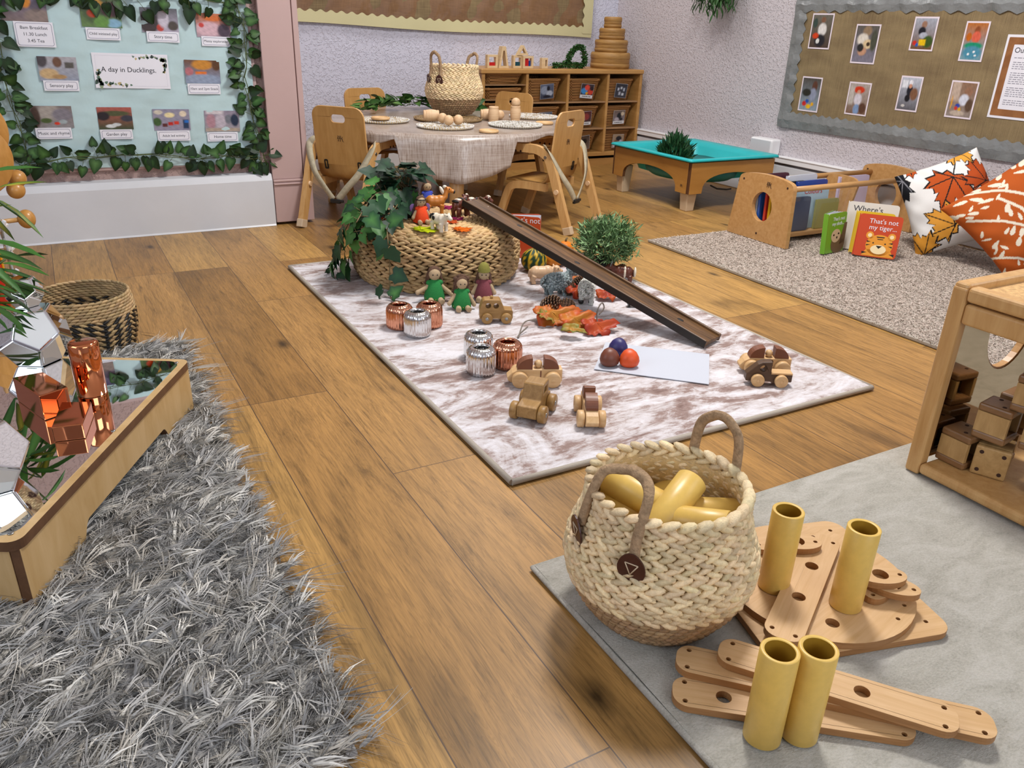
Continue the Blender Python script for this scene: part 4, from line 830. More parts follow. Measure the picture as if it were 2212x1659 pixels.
# ------------------------------------------------------------------ shaggy rugs (uncountable pile)
def pile(x0, x1, y0, y1, n, L, w, cols, seg=3, lie=.8, h0=.0, curl=.5, mask=None, clump=1, var=.12, spread=.35, bias=None):
    """n tufts of `clump` curved tapered ribbons each, numpy"""
    bx = RN.uniform(x0, x1, n); by = RN.uniform(y0, y1, n)
    if mask is not None: k = mask(bx, by); bx, by = bx[k], by[k]; n = len(bx)
    th = RN.uniform(0, 2*PI, n) if bias is None else RN.normal(bias, 1.15, n); ln = L*RN.uniform(.6, 1.25, n); lz = RN.uniform(.25, 1, n); cv = RN.normal(0, curl, n)
    cc = np.array(cols)[RN.randint(0, len(cols), n)]*RN.uniform(1-var*1.6, 1+var, (n, 1))
    R_ = lambda q: np.repeat(q, clump, 0); n *= clump
    bx, by, th, ln, lz, cv, cc = R_(bx), R_(by), R_(th), R_(ln), R_(lz), R_(cv), R_(cc)
    if clump > 1:
        bx = bx+RN.normal(0, w*.9, n); by = by+RN.normal(0, w*.9, n); th = th+RN.normal(0, spread, n); ln = ln*RN.uniform(.75, 1.15, n); lz = lz*RN.uniform(.7, 1.2, n); cv = cv+RN.normal(0, curl*.2, n); cc = cc*RN.uniform(.85, 1.1, (n, 1))
    D = np.c_[np.cos(th), np.sin(th), 0*th]*lie; S = np.c_[-np.sin(th), np.cos(th), 0*th]; P0 = np.c_[bx, by, 0*bx+h0]; rows = []
    for i in range(seg+1):
        t = i/seg; up = ln*(1-lie*.55)*lz*math.sin(PI*min(1, t*.62)); c = P0+D*(ln*t)[:, None]+S*(cv*ln*t*t*.6)[:, None]; c[:, 2] += up
        ww = w*(1-.75*t**2)*RN.uniform(.8, 1.2, n); tw = S*np.cos(cv)[:, None]+np.array([0, 0, 1.])*np.sin(cv*1.7)[:, None]*.8
        rows += [c-tw*ww[:, None]/2, c+tw*ww[:, None]/2]
    V = np.stack(rows, 1).reshape(-1, 3); m = 2*(seg+1)
    F = np.array([(2*i, 2*i+1, 2*i+3, 2*i+2) for i in range(seg)]); FF = (F[None]+(np.arange(n)*m)[:, None, None]).reshape(-1, 4)
    g = G(); g.raw(V, FF, np.clip(np.repeat(cc, m, 0), 0, 1), 0, True); return g
RX0, RX1, RY0, RY1 = 2.225, 3.5, .72, 2.72
t = thing('shag_rug', 'thick beige shag rug under the book rack and cushions', 'rug', (0, 0, 0))
G().bb((RX0, RY0, .001), (RX1, RY1, .013)).build('rug_backing', 'piping', t, bevel=.003)
LB = [lin(c) for c in ('#c6b8ac', '#c0b0a4', '#c4b4a6', '#bcaca0', '#ccbfb4')]
def bm(x, y): return (y > .9)
stuff(pile(RX0+.006, RX1-.01, .86, RY1-.01, 210000, .0125, .0052, LB, 1, .85, .011, 1., var=.06).build('pile', 'vyarn', t))
# ------------------------------------------------------------------ turquoise tray table
TX0, TX1, TY0, TY1, TH = 2.80, 3.375, 3.145, 3.795, .262
t = thing('tray_table', 'low wooden tray table with turquoise plastic tray and arched sides by the right wall', 'tray table', (0, 0, 0))
def apron(L_, parent, M):
    z0, z1, ft = .094, TH-.012, .085; arc = [(ft+(L_-2*ft)*(.5-.5*math.cos(PI*i/18)), z0+.098*math.sin(PI*i/18)**.62) for i in range(19)]
    g = G(); g.T = M; g.prism([(0, z0), (0, z1), (L_, z1), (L_, z0)]+arc[::-1], -.009, .009, mi=0, mi_side=1); return g.build('arched_apron', ['honey', 'ply_edge'], parent, bevel=.001)
AX = Matrix(((1, 0, 0, 0), (0, 0, 1, 0), (0, 1, 0, 0), (0, 0, 0, 1))); AY = Matrix(((0, 0, 1, 0), (1, 0, 0, 0), (0, 1, 0, 0), (0, 0, 0, 1)))
ap = apron(TX1-TX0, t, Matrix.Translation((TX0, TY0, 0)) @ AX); apron(TX1-TX0, t, Matrix.Translation((TX0, TY1, 0)) @ AX)
ap2 = apron(TY1-TY0-.02, t, Matrix.Translation((TX0+.004, TY0+.01, 0)) @ AY); apron(TY1-TY0-.02, t, Matrix.Translation((TX1-.004, TY0+.01, 0)) @ AY)
emblem(ap2, (TX0-.0055, TY0+.05, .13), (PI/2, 0, -PI/2), .015)
for x in (TX0+.045, TX1-.045):
    for y in (TY0+.045, TY1-.045):
        lg = G().box((x, y, .075), (.07, .07, .15), taper=.72).build('leg', 'cap', t, bevel=.004)
g = G(); CXm, CYm = (TX0+TX1)/2, (TY0+TY1)/2; WX, WY = TX1-TX0, TY1-TY0
loops = []
for ins, z, r in ((-.022, TH-.006, .02), (-.022, TH+.002, .02), (-.014, TH+.006, .02), (.02, TH+.002, .03), (.03, TH-.004, .04), (.05, TH-.02, .06), (.075, .145, .09), (.11, .135, .09), (.2, .132, .05)): loops.append([(p[0], p[1], z) for p in rrect(WX-2*ins, WY-2*ins, r, 8, CXm, CYm)])
k = len(loops[0]); g.add([p for l in loops for p in l], [(i*k+j, i*k+(j+1) % k, (i+1)*k+(j+1) % k, (i+1)*k+j) for i in range(len(loops)-1) for j in range(k)]+[tuple((len(loops)-1)*k+j for j in range(k))], 0, True)
g.build('tray', 'teal', t, solid=.003)
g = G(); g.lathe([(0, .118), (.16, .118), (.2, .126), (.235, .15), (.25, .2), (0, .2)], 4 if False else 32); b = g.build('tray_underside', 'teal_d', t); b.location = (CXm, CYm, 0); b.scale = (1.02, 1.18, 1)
g = G(); g.tube(bez([(3.3, 3.3, .12), (3.36, 3.24, .1), (3.4, 3.2, .05), (3.4, 3.18, .008)], 6), .014, 10); g.build('drain_hose', 'black', t)
g = G(); g.tube([(3.0, 3.2, .118), (3.04, 3.19, .1), (3.1, 3.18, .094), (3.13, 3.18, .096)], .004, 6); g.build('tap_handle', 'black', t)
def bush(name, label, cat, loc, n, R, kind, L, cols, pot, flat=1., stemh=.06, upw=.5, ulo=-.35, rad=1., wild=0.):
    t = thing(name, label, cat, loc); g = G(); s_ = G()
    for i in range(n):
        a = rnd(0, 2*PI); u = rnd(ulo, 1); q = math.sqrt(1-u*u*.98) if abs(u) < 1 else 0; d = Vector((math.cos(a)*q, math.sin(a)*q, u)); r = R*rnd(.35, 1)**.6*(1+wild*math.sin(a*3+u*5)*math.sin(a*5-u*3))
        c = Vector((0, 0, stemh+R*.45))+Vector((d.x*r, d.y*r, d.z*r*flat)); dd = d*rad+Vector((rnd(-.7, .7), rnd(-.7, .7), rnd(-.2, .8)+upw))
        leaf(g, c, dd, (rnd(-1, 1), rnd(-1, 1), 1), L*rnd(.7, 1.25), kind, jit(random.choice(cols), .2), jit(cols[-1], .2))
    for i in range(26):
        a = i*2.4; s_.tube([(0, 0, stemh*.6), (math.cos(a)*R*.3, math.sin(a)*R*.3, stemh+R*.3), (math.cos(a)*R*.75, math.sin(a)*R*.75, stemh+R*.5)], .0014, 4)
    g.build('foliage', 'vleaf', t); s_.build('stems', 'stem', t); r0, r1, h = pot
    G().lathe([(0, 0), (r0, 0), (r1, h), (r1-.003, h), (r1-.006, h-.008), (0, h-.008)], 24).build('pot', 'black_soft', t); return t
bush('potted_grass', 'dark green potted grass plant standing in the turquoise tray', 'artificial plant', (2.96, 3.46, .135), 620, .085, 'lance', .05, [lin('#1c3a1c'), lin('#26482a'), lin('#345c36')], (.026, .034, .06), 1.25, .05, 1.)
# ------------------------------------------------------------------ book rack
t = thing('book_rack', 'low wooden rack with round holes in its end panels, full of picture books', 'book rack', (0, 0, 0))
KX0, KX1, ZB = 2.68, 3.5, .016
def endpanel(x, withmark):
    out = [(2.345, 0), (2.70, 0), (2.698, .03)]+[(p.x, p.y) for p in bez([(2.668, .245), (2.655, .268), (2.6, .281), (2.51, .287), (2.42, .281), (2.365, .268), (2.352, .245)], 4)]+[(2.345, .03)]
    g = G(); g.T = Matrix.Translation((x, 0, ZB)) @ AY; g.prism(out, -.011, .011, [circ(.058, 28, 2.513, .148, .064)[::-1]])
    b = g.build('end_panel', 'beech_x', t, bevel=.006, seg=3)
    g = G(); g.T = Matrix.Translation((x, 0, ZB)) @ AY
    for u, v in ((2.385, .25), (2.64, .25), (2.52, .03)): g.prism(circ(.005, 8, u, v), -.0118, .0118)
    g.build('screw', 'hole', b)
    if withmark: emblem(b, (x-.0122, 2.49, ZB+.246), (PI/2, 0, -PI/2), .024)
endpanel(KX0, True); endpanel(KX1, False)
for y in (2.4, 2.62): G().tube([(KX0, y, .255), (KX1, y, .255)], .0125, 12).build('rail', 'beech_x', t)
for y0, y1 in ((2.395, 2.45), (2.625, 2.57)):
    g = G(); g.add([(KX0+.012, y0, .235), (KX1-.012, y0, .235), (KX1-.012, y1, .05), (KX0+.012, y1, .05)], [(0, 1, 2, 3)]); g.build('clear_panel', 'clear', t, solid=.003)
G().bb((KX0+.01, 2.44, .035), (KX1-.01, 2.58, .05)).build('floor_board', 'beech_x', t)
g = G(); g.T = Matrix.Translation((3.16, 0, 0)) @ AY; g.prism([(2.46, .05), (2.56, .05)]+[(p.x, p.y) for p in bez([(2.6, .24), (2.58, .268), (2.51, .275), (2.44, .268), (2.42, .24)], 4)], -.006, .006); g.build('divider', 'beech_x', t)
def book(name, label, w, h, th, col, loc, rz=0, lean=0, title=(), pic=None, group=None, spine=None, fan=0, tcol='paper', cat='book'):
    m = Matrix.Translation(loc) @ Matrix.Rotation(rz, 4, 'Z') @ Matrix.Rotation(-lean, 4, 'X')
    t = thing(name, label, cat, group=group); t.matrix_world = m
    cm = 'bk_'+col.lstrip('#')
    if cm not in MT: mat(cm, col, .32, coat=.3)
    ct = .0025; g = G(); o = [p for p in rrect(w, h, .012, 3, 0, h/2)]
    g.T = Matrix(((1, 0, 0, 0), (0, 0, 1, 0), (0, 1, 0, 0), (0, 0, 0, 1))); g.prism([(a, b) for a, b in o], -th/2, -th/2+ct); f = g.build('front_cover', cm, t)
    g = G(); g.T = Matrix.Translation((-w/2, 0, 0)) @ Matrix.Rotation(fan, 4, 'Z') @ Matrix.Translation((w/2, 0, 0)) @ Matrix(((1, 0, 0, 0), (0, 0, 1, 0), (0, 1, 0, 0), (0, 0, 0, 1))); g.prism(o, th/2-ct, th/2); g.build('back_cover', cm, t)
    G().bb((-w/2-.002, -th/2, 0), (-w/2+.0015, th/2, h)).build('spine', cm, t)
    g = G()
    for i in range(5):
        y = -th/2+ct+(th-2*ct)*(i+.5)/5; a = fan*(i+.5)/5; g.T = Matrix.Translation((-w/2, y, 0)) @ Matrix.Rotation(a, 4, 'Z')
        g.bb((.002, -(th-2*ct)/5*.46, .003), (w-.005, (th-2*ct)/5*.46, h-.003))
    g.build('pages', 'paper_plain', t)
    for s, sz, x, z in title: text(s, sz, tcol, f, (x, -th/2-.0006, z), rot=(PI/2, 0, 0), ext=.0002)
    if pic:
        for nm_, mi, pts, dz in pic:
            g = G(); g.T = Matrix.Translation((0, -th/2-.0004-dz*.00025, 0)) @ Matrix(((1, 0, 0, 0), (0, 0, 1, 0), (0, 1, 0, 0), (0, 0, 0, 1)))
            for p in pts: g.prism(p, -.0002, .0001)
            g.build(nm_, mi, f)
    return t
BK = 'picture books in the wooden rack'
bks = [('#b8bcc4', 2.765, 2.572, .13, .2, 'pale grey book edge seen through the round hole of the near rack panel', ()), ('#2f5cab', 2.765, 2.556, .13, .21, 'blue book edge seen through the round hole of the near rack panel', ()), ('#c03428', 2.765, 2.515, .13, .19, 'red book edge seen through the round hole of the near rack panel', ()), ('#d8a818', 2.765, 2.492, .13, .2, 'yellow book edge seen through the round hole of the near rack panel', ()), ('#4a1c30', 2.80, 2.592, .2, .235, 'maroon and blue picture book standing at the back left of the wooden rack', ()), ('#151517', 2.845, 2.536, .22, .205, 'black picture book with yellow lettering at the left of the wooden rack', (('ion', .03, .06, .185),)),
       ('#d8dce4', 2.96, 2.565, .2, .225, 'white picture book standing behind the blue one in the wooden rack', ()), ('#22449a', 2.99, 2.53, .2, .205, 'royal blue picture book in the middle of the wooden rack', ()),
       ('#a8c4d4', 2.96, 2.495, .2, .185, 'pale blue picture book titled Colours behind the clear panel', (('Colours', .034, 0, .165),)), ('#2c3c58', 2.82, 2.468, .2, .15, 'dark blue picture book at the front left behind the clear panel', ()),
       ('#8f8a3a', 3.04, 2.47, .14, .13, 'olive green board book low in the middle of the wooden rack', ()), ('#cdbfd6', 3.245, 2.51, .2, .215, 'lilac framed picture book leaning beside the divider in the wooden rack', ()), ('#6b3f3a', 3.27, 2.56, .2, .18, 'brown picture book at the right end of the wooden rack', ())]
for c, x, y, w, h, lab, tt in bks:
    b = book('picture_book', lab, w, h, .012, c, (x, y, .052), rnd(-.06, .06), .04, tt, None, BK, tcol='yellow' if c == '#151517' else ('red' if c == '#a8c4d4' else 'paper'))
# loose board books on the beige rug
def arcs(cx, cz, r, n=22, ry=None): return circ(r, n, cx, cz, ry)
mat('tig', '#e0932a', .4); mat('tig_p', '#efd8a8', .4); mat('slo', '#6b543c', .4); mat('slo_f', '#cbb08a', .4)
tiger = [('cat_face', 'tig', [arcs(.012, .05, .052, 24, .043), arcs(-.03, .088, .015), arcs(.054, .088, .015), [(-.05, .004), (.075, .004), (.06, .03), (-.035, .03)]], 1), ('cat_muzzle', 'tig_p', [circ(.03, 24, .0115, .033, .019)], 2), ('ear_patch', 'tig_p', [arcs(-.03, .088, .008)], 2), ('ear_patch', 'tig_p', [arcs(.054, .088, .008)], 2),
         ('cat_marks', 'black', [[(.0, .048), (.024, .048), (.012, .036)], arcs(-.012, .058, .003), arcs(.034, .058, .003), [(-.004, .085), (.028, .085), (.026, .081), (-.002, .081)], [(.0, .076), (.024, .076), (.022, .073), (.002, .073)], [(-.038, .066), (-.022, .062), (-.037, .059)], [(-.038, .05), (-.022, .05), (-.037, .044)], [(.062, .066), (.046, .062), (.061, .059)], [(.062, .05), (.046, .05), (.061, .044)], [(-.05, .02), (-.03, .018), (-.048, .01)], [(.075, .02), (.055, .018), (.073, .01)]], 3)]
sloth = [('animal_body', 'slo', [arcs(.02, .035, .05, 24, .04), [(.03, .03), (.07, .04), (.075, .12), (.055, .12)]], 1), ('animal_face', 'slo_f', [arcs(.0, .07, .034, 24, .028)], 2), ('animal_marks', 'black', [arcs(.008, .062, .005), arcs(-.016, .074, .006, 12, .004), arcs(.018, .078, .006, 12, .004)], 3)]
ry = math.atan2(-.54, -.84)+PI/2
tb = P(1886, 556, .018)
book('board_book', 'orange board book "That\'s not my tiger..." standing on the beige rug', .165, .172, .02, '#c2441c', (tb.x, tb.y, .019), -.94, .2, (("That's not", .027, .012, .145), ('my tiger...', .027, .014, .12)), tiger, None)
q = tb+Vector((.045, .06, 0)); book('board_book', 'yellow board book tucked between the orange tiger book and the cream one', .15, .175, .018, '#d9b41c', (q.x-.03, q.y-.02, .019), -.94, .2, (), None)
q = tb+Vector((.055, .075, 0)); book('board_book', "cream board book titled \"Where's\" standing behind the orange tiger book", .2, .2, .014, '#d8d0c4', (q.x, q.y+.012, .019), -.94, .2, (("Where's", .034, -.02, .172),), None, tcol='ink')
q = P(1792, 545, .018); book('board_book', 'green board book "That\'s not my sloth..." standing half open on the beige rug', .135, .165, .022, '#6da52c', (q.x+.01, q.y, .019), .14, .08, (("That's not", .021, .01, .14), ('my sloth...', .021, .008, .12)), sloth, None, fan=.28)
# ------------------------------------------------------------------ cushions
def inpoly(px, py, poly):
    r = np.zeros(px.shape, bool); j = len(poly)-1
    for i in range(len(poly)):
        xi, yi = poly[i]; xj, yj = poly[j]
        with np.errstate(divide='ignore', invalid='ignore'): r ^= ((yi > py) != (yj > py)) & (px < (xj-xi)*(py-yi)/((yj-yi) or 1e-9)+xi)
        j = i
    return r
MAPLE = LEAF['maple']+[(-p[0], p[1]) for p in LEAF['maple'][-2:0:-1]]
def dline(u, v, a, b):
    ax, ay = a; bx, by = b; L2 = (bx-ax)**2+(by-ay)**2; tt = np.clip(((u-ax)*(bx-ax)+(v-ay)*(by-ay))/L2, 0, 1); return np.hypot(u-ax-tt*(bx-ax), v-ay-tt*(by-ay))
def cushion(label, pix, z0, nrm, paint, thick, group=None):
    pb = P(*pix['ref'], z0); n = Vector(nrm).normalized()
    def hit(p): d = ray(*p); o = Vector((0, 0, CH)); return o+d*((pb-o).dot(n)/d.dot(n))
    c = [hit(pix[k]) for k in ('bl', 'br', 'tr', 'tl')]; N_ = 150
    u, v = np.meshgrid(np.linspace(0, 1, N_+1), np.linspace(0, 1, N_+1)); C = paint(u, v).reshape(-1, 3)
    g = G(); uu = 2*u-1; vv = 2*v-1; bul = ((1-np.abs(uu)**2.6).clip(0)*(1-np.abs(vv)**2.6).clip(0))**.52
    pin = 1-.07*(1-np.abs(uu)**2)*np.abs(vv)**3; pin2 = 1-.07*(1-np.abs(vv)**2)*np.abs(uu)**3; us, vs_ = (uu*pin2+1)/2, (vv*pin+1)/2
    A = [np.array(x) for x in c]
    Pm = (A[0]*(1-us[..., None])+A[1]*us[..., None])*(1-vs_[..., None])+(A[3]*(1-us[..., None])+A[2]*us[..., None])*vs_[..., None]
    wr_ = .006*np.sin(uu*9+vv*4)*np.abs(vv)**2+.006*np.sin(vv*11-uu*3)*np.abs(uu)**2+.004*np.sin(14*(uu+vv))*(1-bul)
    idx = np.arange((N_+1)**2).reshape(N_+1, N_+1); F = np.stack([idx[:-1, :-1], idx[:-1, 1:], idx[1:, 1:], idx[1:, :-1]], -1).reshape(-1, 4)
    nv = np.array(n)
    fr = Pm+nv*((bul*thick*.55+wr_*bul**.3)[..., None]); bk = Pm-nv*((bul*thick*.45)[..., None])
    g.raw(fr.reshape(-1, 3), F, C); g.raw(bk.reshape(-1, 3), F[:, ::-1], C[::-1])
    o = g.build('cushion', 'cushion'); return tag(o, label, 'cushion', group)
def paint_maple(u, v):
    col = np.tile(np.array(lin('#e2e0dc')), u.shape+(1,))
    for cx, cy_, s, rot, fc, dk in ((.52, .62, .42, 2.5, '#b8501c', 0), (.36, .3, .36, .9, '#dd9c3c', 0), (-.05, .86, .36, 1.9, '#14161c', 1), (.9, .72, .34, .3, '#b04a1c', 0), (.85, .14, .34, 1.2, '#7c3416', 0), (.04, .1, .34, .4, '#d69434', 0), (.8, 1.0, .3, 3.6, '#dd9c3c', 0), (.2, 1.05, .26, 3.1, '#b8501c', 0)):
        ca, sa = math.cos(rot), math.sin(rot); x = u-cx; y = v-cy_; lx = (x*ca+y*sa)/s; ly = (-x*sa+y*ca)/s+.4
        o1 = inpoly(lx/1.1, (ly-.4)/1.1+.4, MAPLE); o2 = inpoly(lx, ly, MAPLE)
        col[o1] = lin('#1c1a1a'); col[o2] = lin(fc)
        vein = np.minimum.reduce([dline(lx, ly, (0, .05), q) for q in ((0, .95), (.5, .52), (-.5, .52), (.5, .05), (-.5, .05))]); col[o2 & (vein < .016)] = lin('#1c1a1a' if not dk else '#8a8a90')
        col[(dline(lx, ly, (0, .1), (.1, -.55)) < .018) & ~o2] = lin('#1c1a1a')
    return col
def paint_branch(u, v):
    col = np.tile(np.array(lin('#b2541c')), u.shape+(1,)); cr = np.array(lin('#e6dcc6')); stems = []
    for x0, y0, x1, y1 in ((.2, .05, .75, 1.02), (.42, .35, .05, .72), (.55, .62, .2, 1.0), (.38, .28, .9, .45), (.52, .55, 1., .78), (.63, .8, .95, 1.02), (.0, .25, .3, .02), (.7, .0, .95, .3), (.45, .4, .35, .75)):
        mx, my = (x0+x1)/2+.03, (y0+y1)/2; stems += [((x0, y0), (mx, my)), ((mx, my), (x1, y1))]
    d = np.minimum.reduce([dline(u, v, a, b) for a, b in stems]); col[d < .012] = cr
    rs = np.random.RandomState(5)
    for i in range(95):
        cx, cy_ = rs.rand(2); a = rs.uniform(-.5, .5)+(1.0 if i % 2 else 2.4); r1 = rs.uniform(.03, .062); r2 = r1*rs.uniform(.28, .42); x = u-cx; y = v-cy_
        if min(dline(np.array(cx), np.array(cy_), p, q) for p, q in stems) < r2+.012: continue
        lx = (x*math.cos(a)+y*math.sin(a))/r1; ly = (-x*math.sin(a)+y*math.cos(a))/(r2*(1-.35*np.clip(lx, -1, 1))); col[lx*lx+ly*ly < 1] = cr
    return col
cushion('white cushion printed with autumn maple leaves leaning beside the book rack', dict(ref=(2020, 545), bl=(1978, 556), br=(2200, 505), tr=(2110, 318), tl=(1932, 382)), .03, (-.8, -.5, .36), paint_maple, .15)
cushion('orange cushion with a cream branch pattern at the right edge of the beige rug', dict(ref=(2165, 588), bl=(2172, 600), br=(2420, 520), tr=(2290, 285), tl=(2030, 452)), .03, (-.75, -.55, .4), paint_branch, .15)
# ------------------------------------------------------------------ block trolley at the right edge
WX0, WX1, WY1, WY0, WZ = 1.478, 1.86, .872, -.12, .414
t = thing('block_trolley', 'wooden open block trolley with mirrored end panel and cork top at the right edge', 'trolley', (0, 0, .0125))
for x in (WX0+.012, WX1-.012):
    for y in (WY1-.014, WY0+.014): G().bb((x-.014, y-.016, 0), (x+.014, y+.016, WZ-.004)).build('corner_post', 'beech', t, bevel=.006, seg=3)
for x in (WX0+.012, WX1-.012):
    G().bb((x-.016, WY0, WZ-.03), (x+.016, WY1-.03, WZ)).build('top_rail', 'beech', t, bevel=.008, seg=3)
    G().bb((x-.012, WY0, WZ-.075), (x+.012, WY1-.03, WZ-.034)).build('lower_rail', 'beech', t, bevel=.006, seg=3)
for y in (WY1-.014, WY0+.014): G().bb((WX0, y-.016, WZ-.028), (WX1, y+.016, WZ+.004)).build('end_rail', 'beech', t, bevel=.008, seg=3)
G().bb((WX0+.025, WY0+.02, WZ-.03), (WX1-.025, WY1-.03, WZ-.012)).build('cork_top', 'cork', t)
G().bb((WX0-.004, WY0, .006), (WX1, WY1-.03, .03)).build('base_board', 'beech', t, bevel=.008, seg=3)
g = G(); g.T = AX.copy(); hx, hz, hr = 1.69, .305, .078
g.prism([(WX0+.026, .03), (WX1-.026, .03), (WX1-.026, WZ-.03), (WX0+.026, WZ-.03)], WY1-.02, WY1-.006, [circ(hr, 36, hx, hz, hr*1.25)[::-1]]); g.build('end_panel', 'beech_x', t)
g = G(); g.T = AX.copy(); g.prism([(WX0+.03, .034), (WX1-.03, .034), (WX1-.03, WZ-.034), (WX0+.03, WZ-.034)], WY1-.0225, WY1-.0205, [circ(hr+.004, 36, hx, hz, hr*1.25+.004)[::-1]]); mat('bronze_mirror', '#b8a88e', .05, 1); g.build('mirror_sheet', 'bronze_mirror', t)
G().prism([(1.58, WY1-.04), (1.63, WY1-.04), (1.6, WY1-.075)], WZ-.045, WZ-.03).build('corner_bracket', 'steel', t)
def wblock(label, c, rz, h=.075, w=.064, side=False, plate='walnut'):
    t = thing('wooden_block', label, 'toy block', c, rz, 'window blocks in the trolley'); e = .016
    if side:
        t.rotation_euler = Euler((0, PI/2, rz)); 
    for z in (0, h-e):
        p = G().bb((-w/2, -w/2, z), (w/2, w/2, z+e)).build('end_plate', plate, t, bevel=.004)
        g = G()
        for x, y in (((-.02, -.02), (.02, -.02), (-.02, .02), (.02, .02)) if side else ((-.017, -.01), (.017, .01))): g.tube([(x, y, z-.0006), (x, y, z+e+.0006)], .0042, 10)
        g.build('dowel', 'hole', p)
    for x in (-1, 1): G().bb((x*w/2-.009 if x > 0 else -w/2, -w/2+.002, e), (w/2 if x > 0 else -w/2+.009, w/2-.002, h-e)).build('side_wall', 'blockwood', t)
    G().bb((-w/2+.009, -.003, e), (w/2-.009, .003, h-e)).build('window_pane', 'smoke', t); return t
mat('walnut', '#926b44', .4, wood='#785431', vs=8, stretch=(10, 2, 10)); mat('blockwood', '#c09a64', .45, wood='#a8834e', vs=8, stretch=(10, 10, 2)); mat('smoke', '#4a4238', .08, alpha=.75)
zb = .0435; s = .0755
wblock('window block in the bottom row of the trolley nearest the mirrored end', (1.555, .812, zb), 0)
b = wblock('window block turned on its side in the bottom row, four screw heads facing out', (1.545, .742, zb+.032), .42, side=True, plate='blockwood')
wblock('window block in the bottom row of the trolley at the picture edge', (1.6, .655, zb), .42); wblock('window block in the bottom row at the back of the trolley', (1.64, .79, zb), .1)
wblock('window block in the middle row of the trolley nearest the mirrored end', (1.57, .765, zb+s), .16); wblock('window block in the middle row of the trolley at the picture edge', (1.605, .69, zb+s), .2)
wblock('window block on top of the pile in the trolley', (1.59, .72, zb+2*s), .22); wblock('window block at the back of the middle row in the trolley', (1.66, .775, zb+s), .1)
# ------------------------------------------------------------------ marbled rug
MX0, MX1, MY0, MY1, MZ = .69, 1.795, 1.195, 2.915, .012
t = thing('plush_rug', 'brown and white marbled plush rug with beige piping in the middle of the floor', 'rug', (0, 0, 0))
def rz_(x, y): return MZ+.0012*math.sin(x*31+y*7)*math.sin(y*23-x*5)
g = G(); g.grid(lambda u, v: (MX0+.008+(MX1-MX0-.016)*u, MY0+.008+(MY1-MY0-.016)*v, rz_(MX0+(MX1-MX0)*u, MY0+(MY1-MY0)*v)), 60, 90); g.bb((MX0+.006, MY0+.006, .001), (MX1-.006, MY1-.006, .009)); g.build('plush_top', 'marble_plush', t)
pp = [(MX0+.006, MY0+.006), (MX1-.006, MY0+.006), (MX1-.006, MY1-.006), (MX0+.006, MY1-.006)]
g = G()
for a, b in zip(pp, pp[1:]+pp[:1]): g.tube([(a[0]+(b[0]-a[0])*k/16, a[1]+(b[1]-a[1])*k/16, .0075) for k in range(17)], .0068, 10)
g.build('piping', 'piping', t)
ZR = MZ+.0015
# ------------------------------------------------------------------ woven pouf
PC = Vector((1.166, 2.625, 0)); PR, PH = .3, .196
t = thing('woven_pouf', 'round plaited water hyacinth pouf on the marbled rug', 'pouf', (PC.x, PC.y, ZR))
_pl = [Vector((p[0], p[1])) for p in ((PR-.022, .006), (PR-.006, .035), (PR, .085), (PR-.005, .14), (PR-.022, .175), (PR-.055, .193), (PR-.1, .197), (0, .2))]
_cl = [0]
for i in range(1, len(_pl)): _cl.append(_cl[-1]+(_pl[i]-_pl[i-1]).length)
def pf(s):      # 0 = floor edge, 1 = centre of the top
    q = s*_cl[-1]
    for i in range(1, len(_cl)):
        if q <= _cl[i]+1e-9: k = (q-_cl[i-1])/(_cl[i]-_cl[i-1]); p = _pl[i-1].lerp(_pl[i], k); return p.x, p.y
    return 0., .2
g = G(); L_ = _cl[-1]; s = .008/L_; HY = lin('#cca976'); rowi = 0
while s < .985:
    r, z = pf(s); r2, z2 = pf(min(s+.01, 1)); n = max(5, int(2*PI*max(r, .01)/.043)); top = z > .18
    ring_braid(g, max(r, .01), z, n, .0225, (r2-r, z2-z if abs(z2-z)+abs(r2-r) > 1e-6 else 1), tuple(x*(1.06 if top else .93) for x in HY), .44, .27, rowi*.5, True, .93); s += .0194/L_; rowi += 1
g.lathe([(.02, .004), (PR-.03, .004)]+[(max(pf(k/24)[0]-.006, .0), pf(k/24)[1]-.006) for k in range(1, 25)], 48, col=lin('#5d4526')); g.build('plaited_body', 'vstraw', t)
ZP = ZR+.2+.006
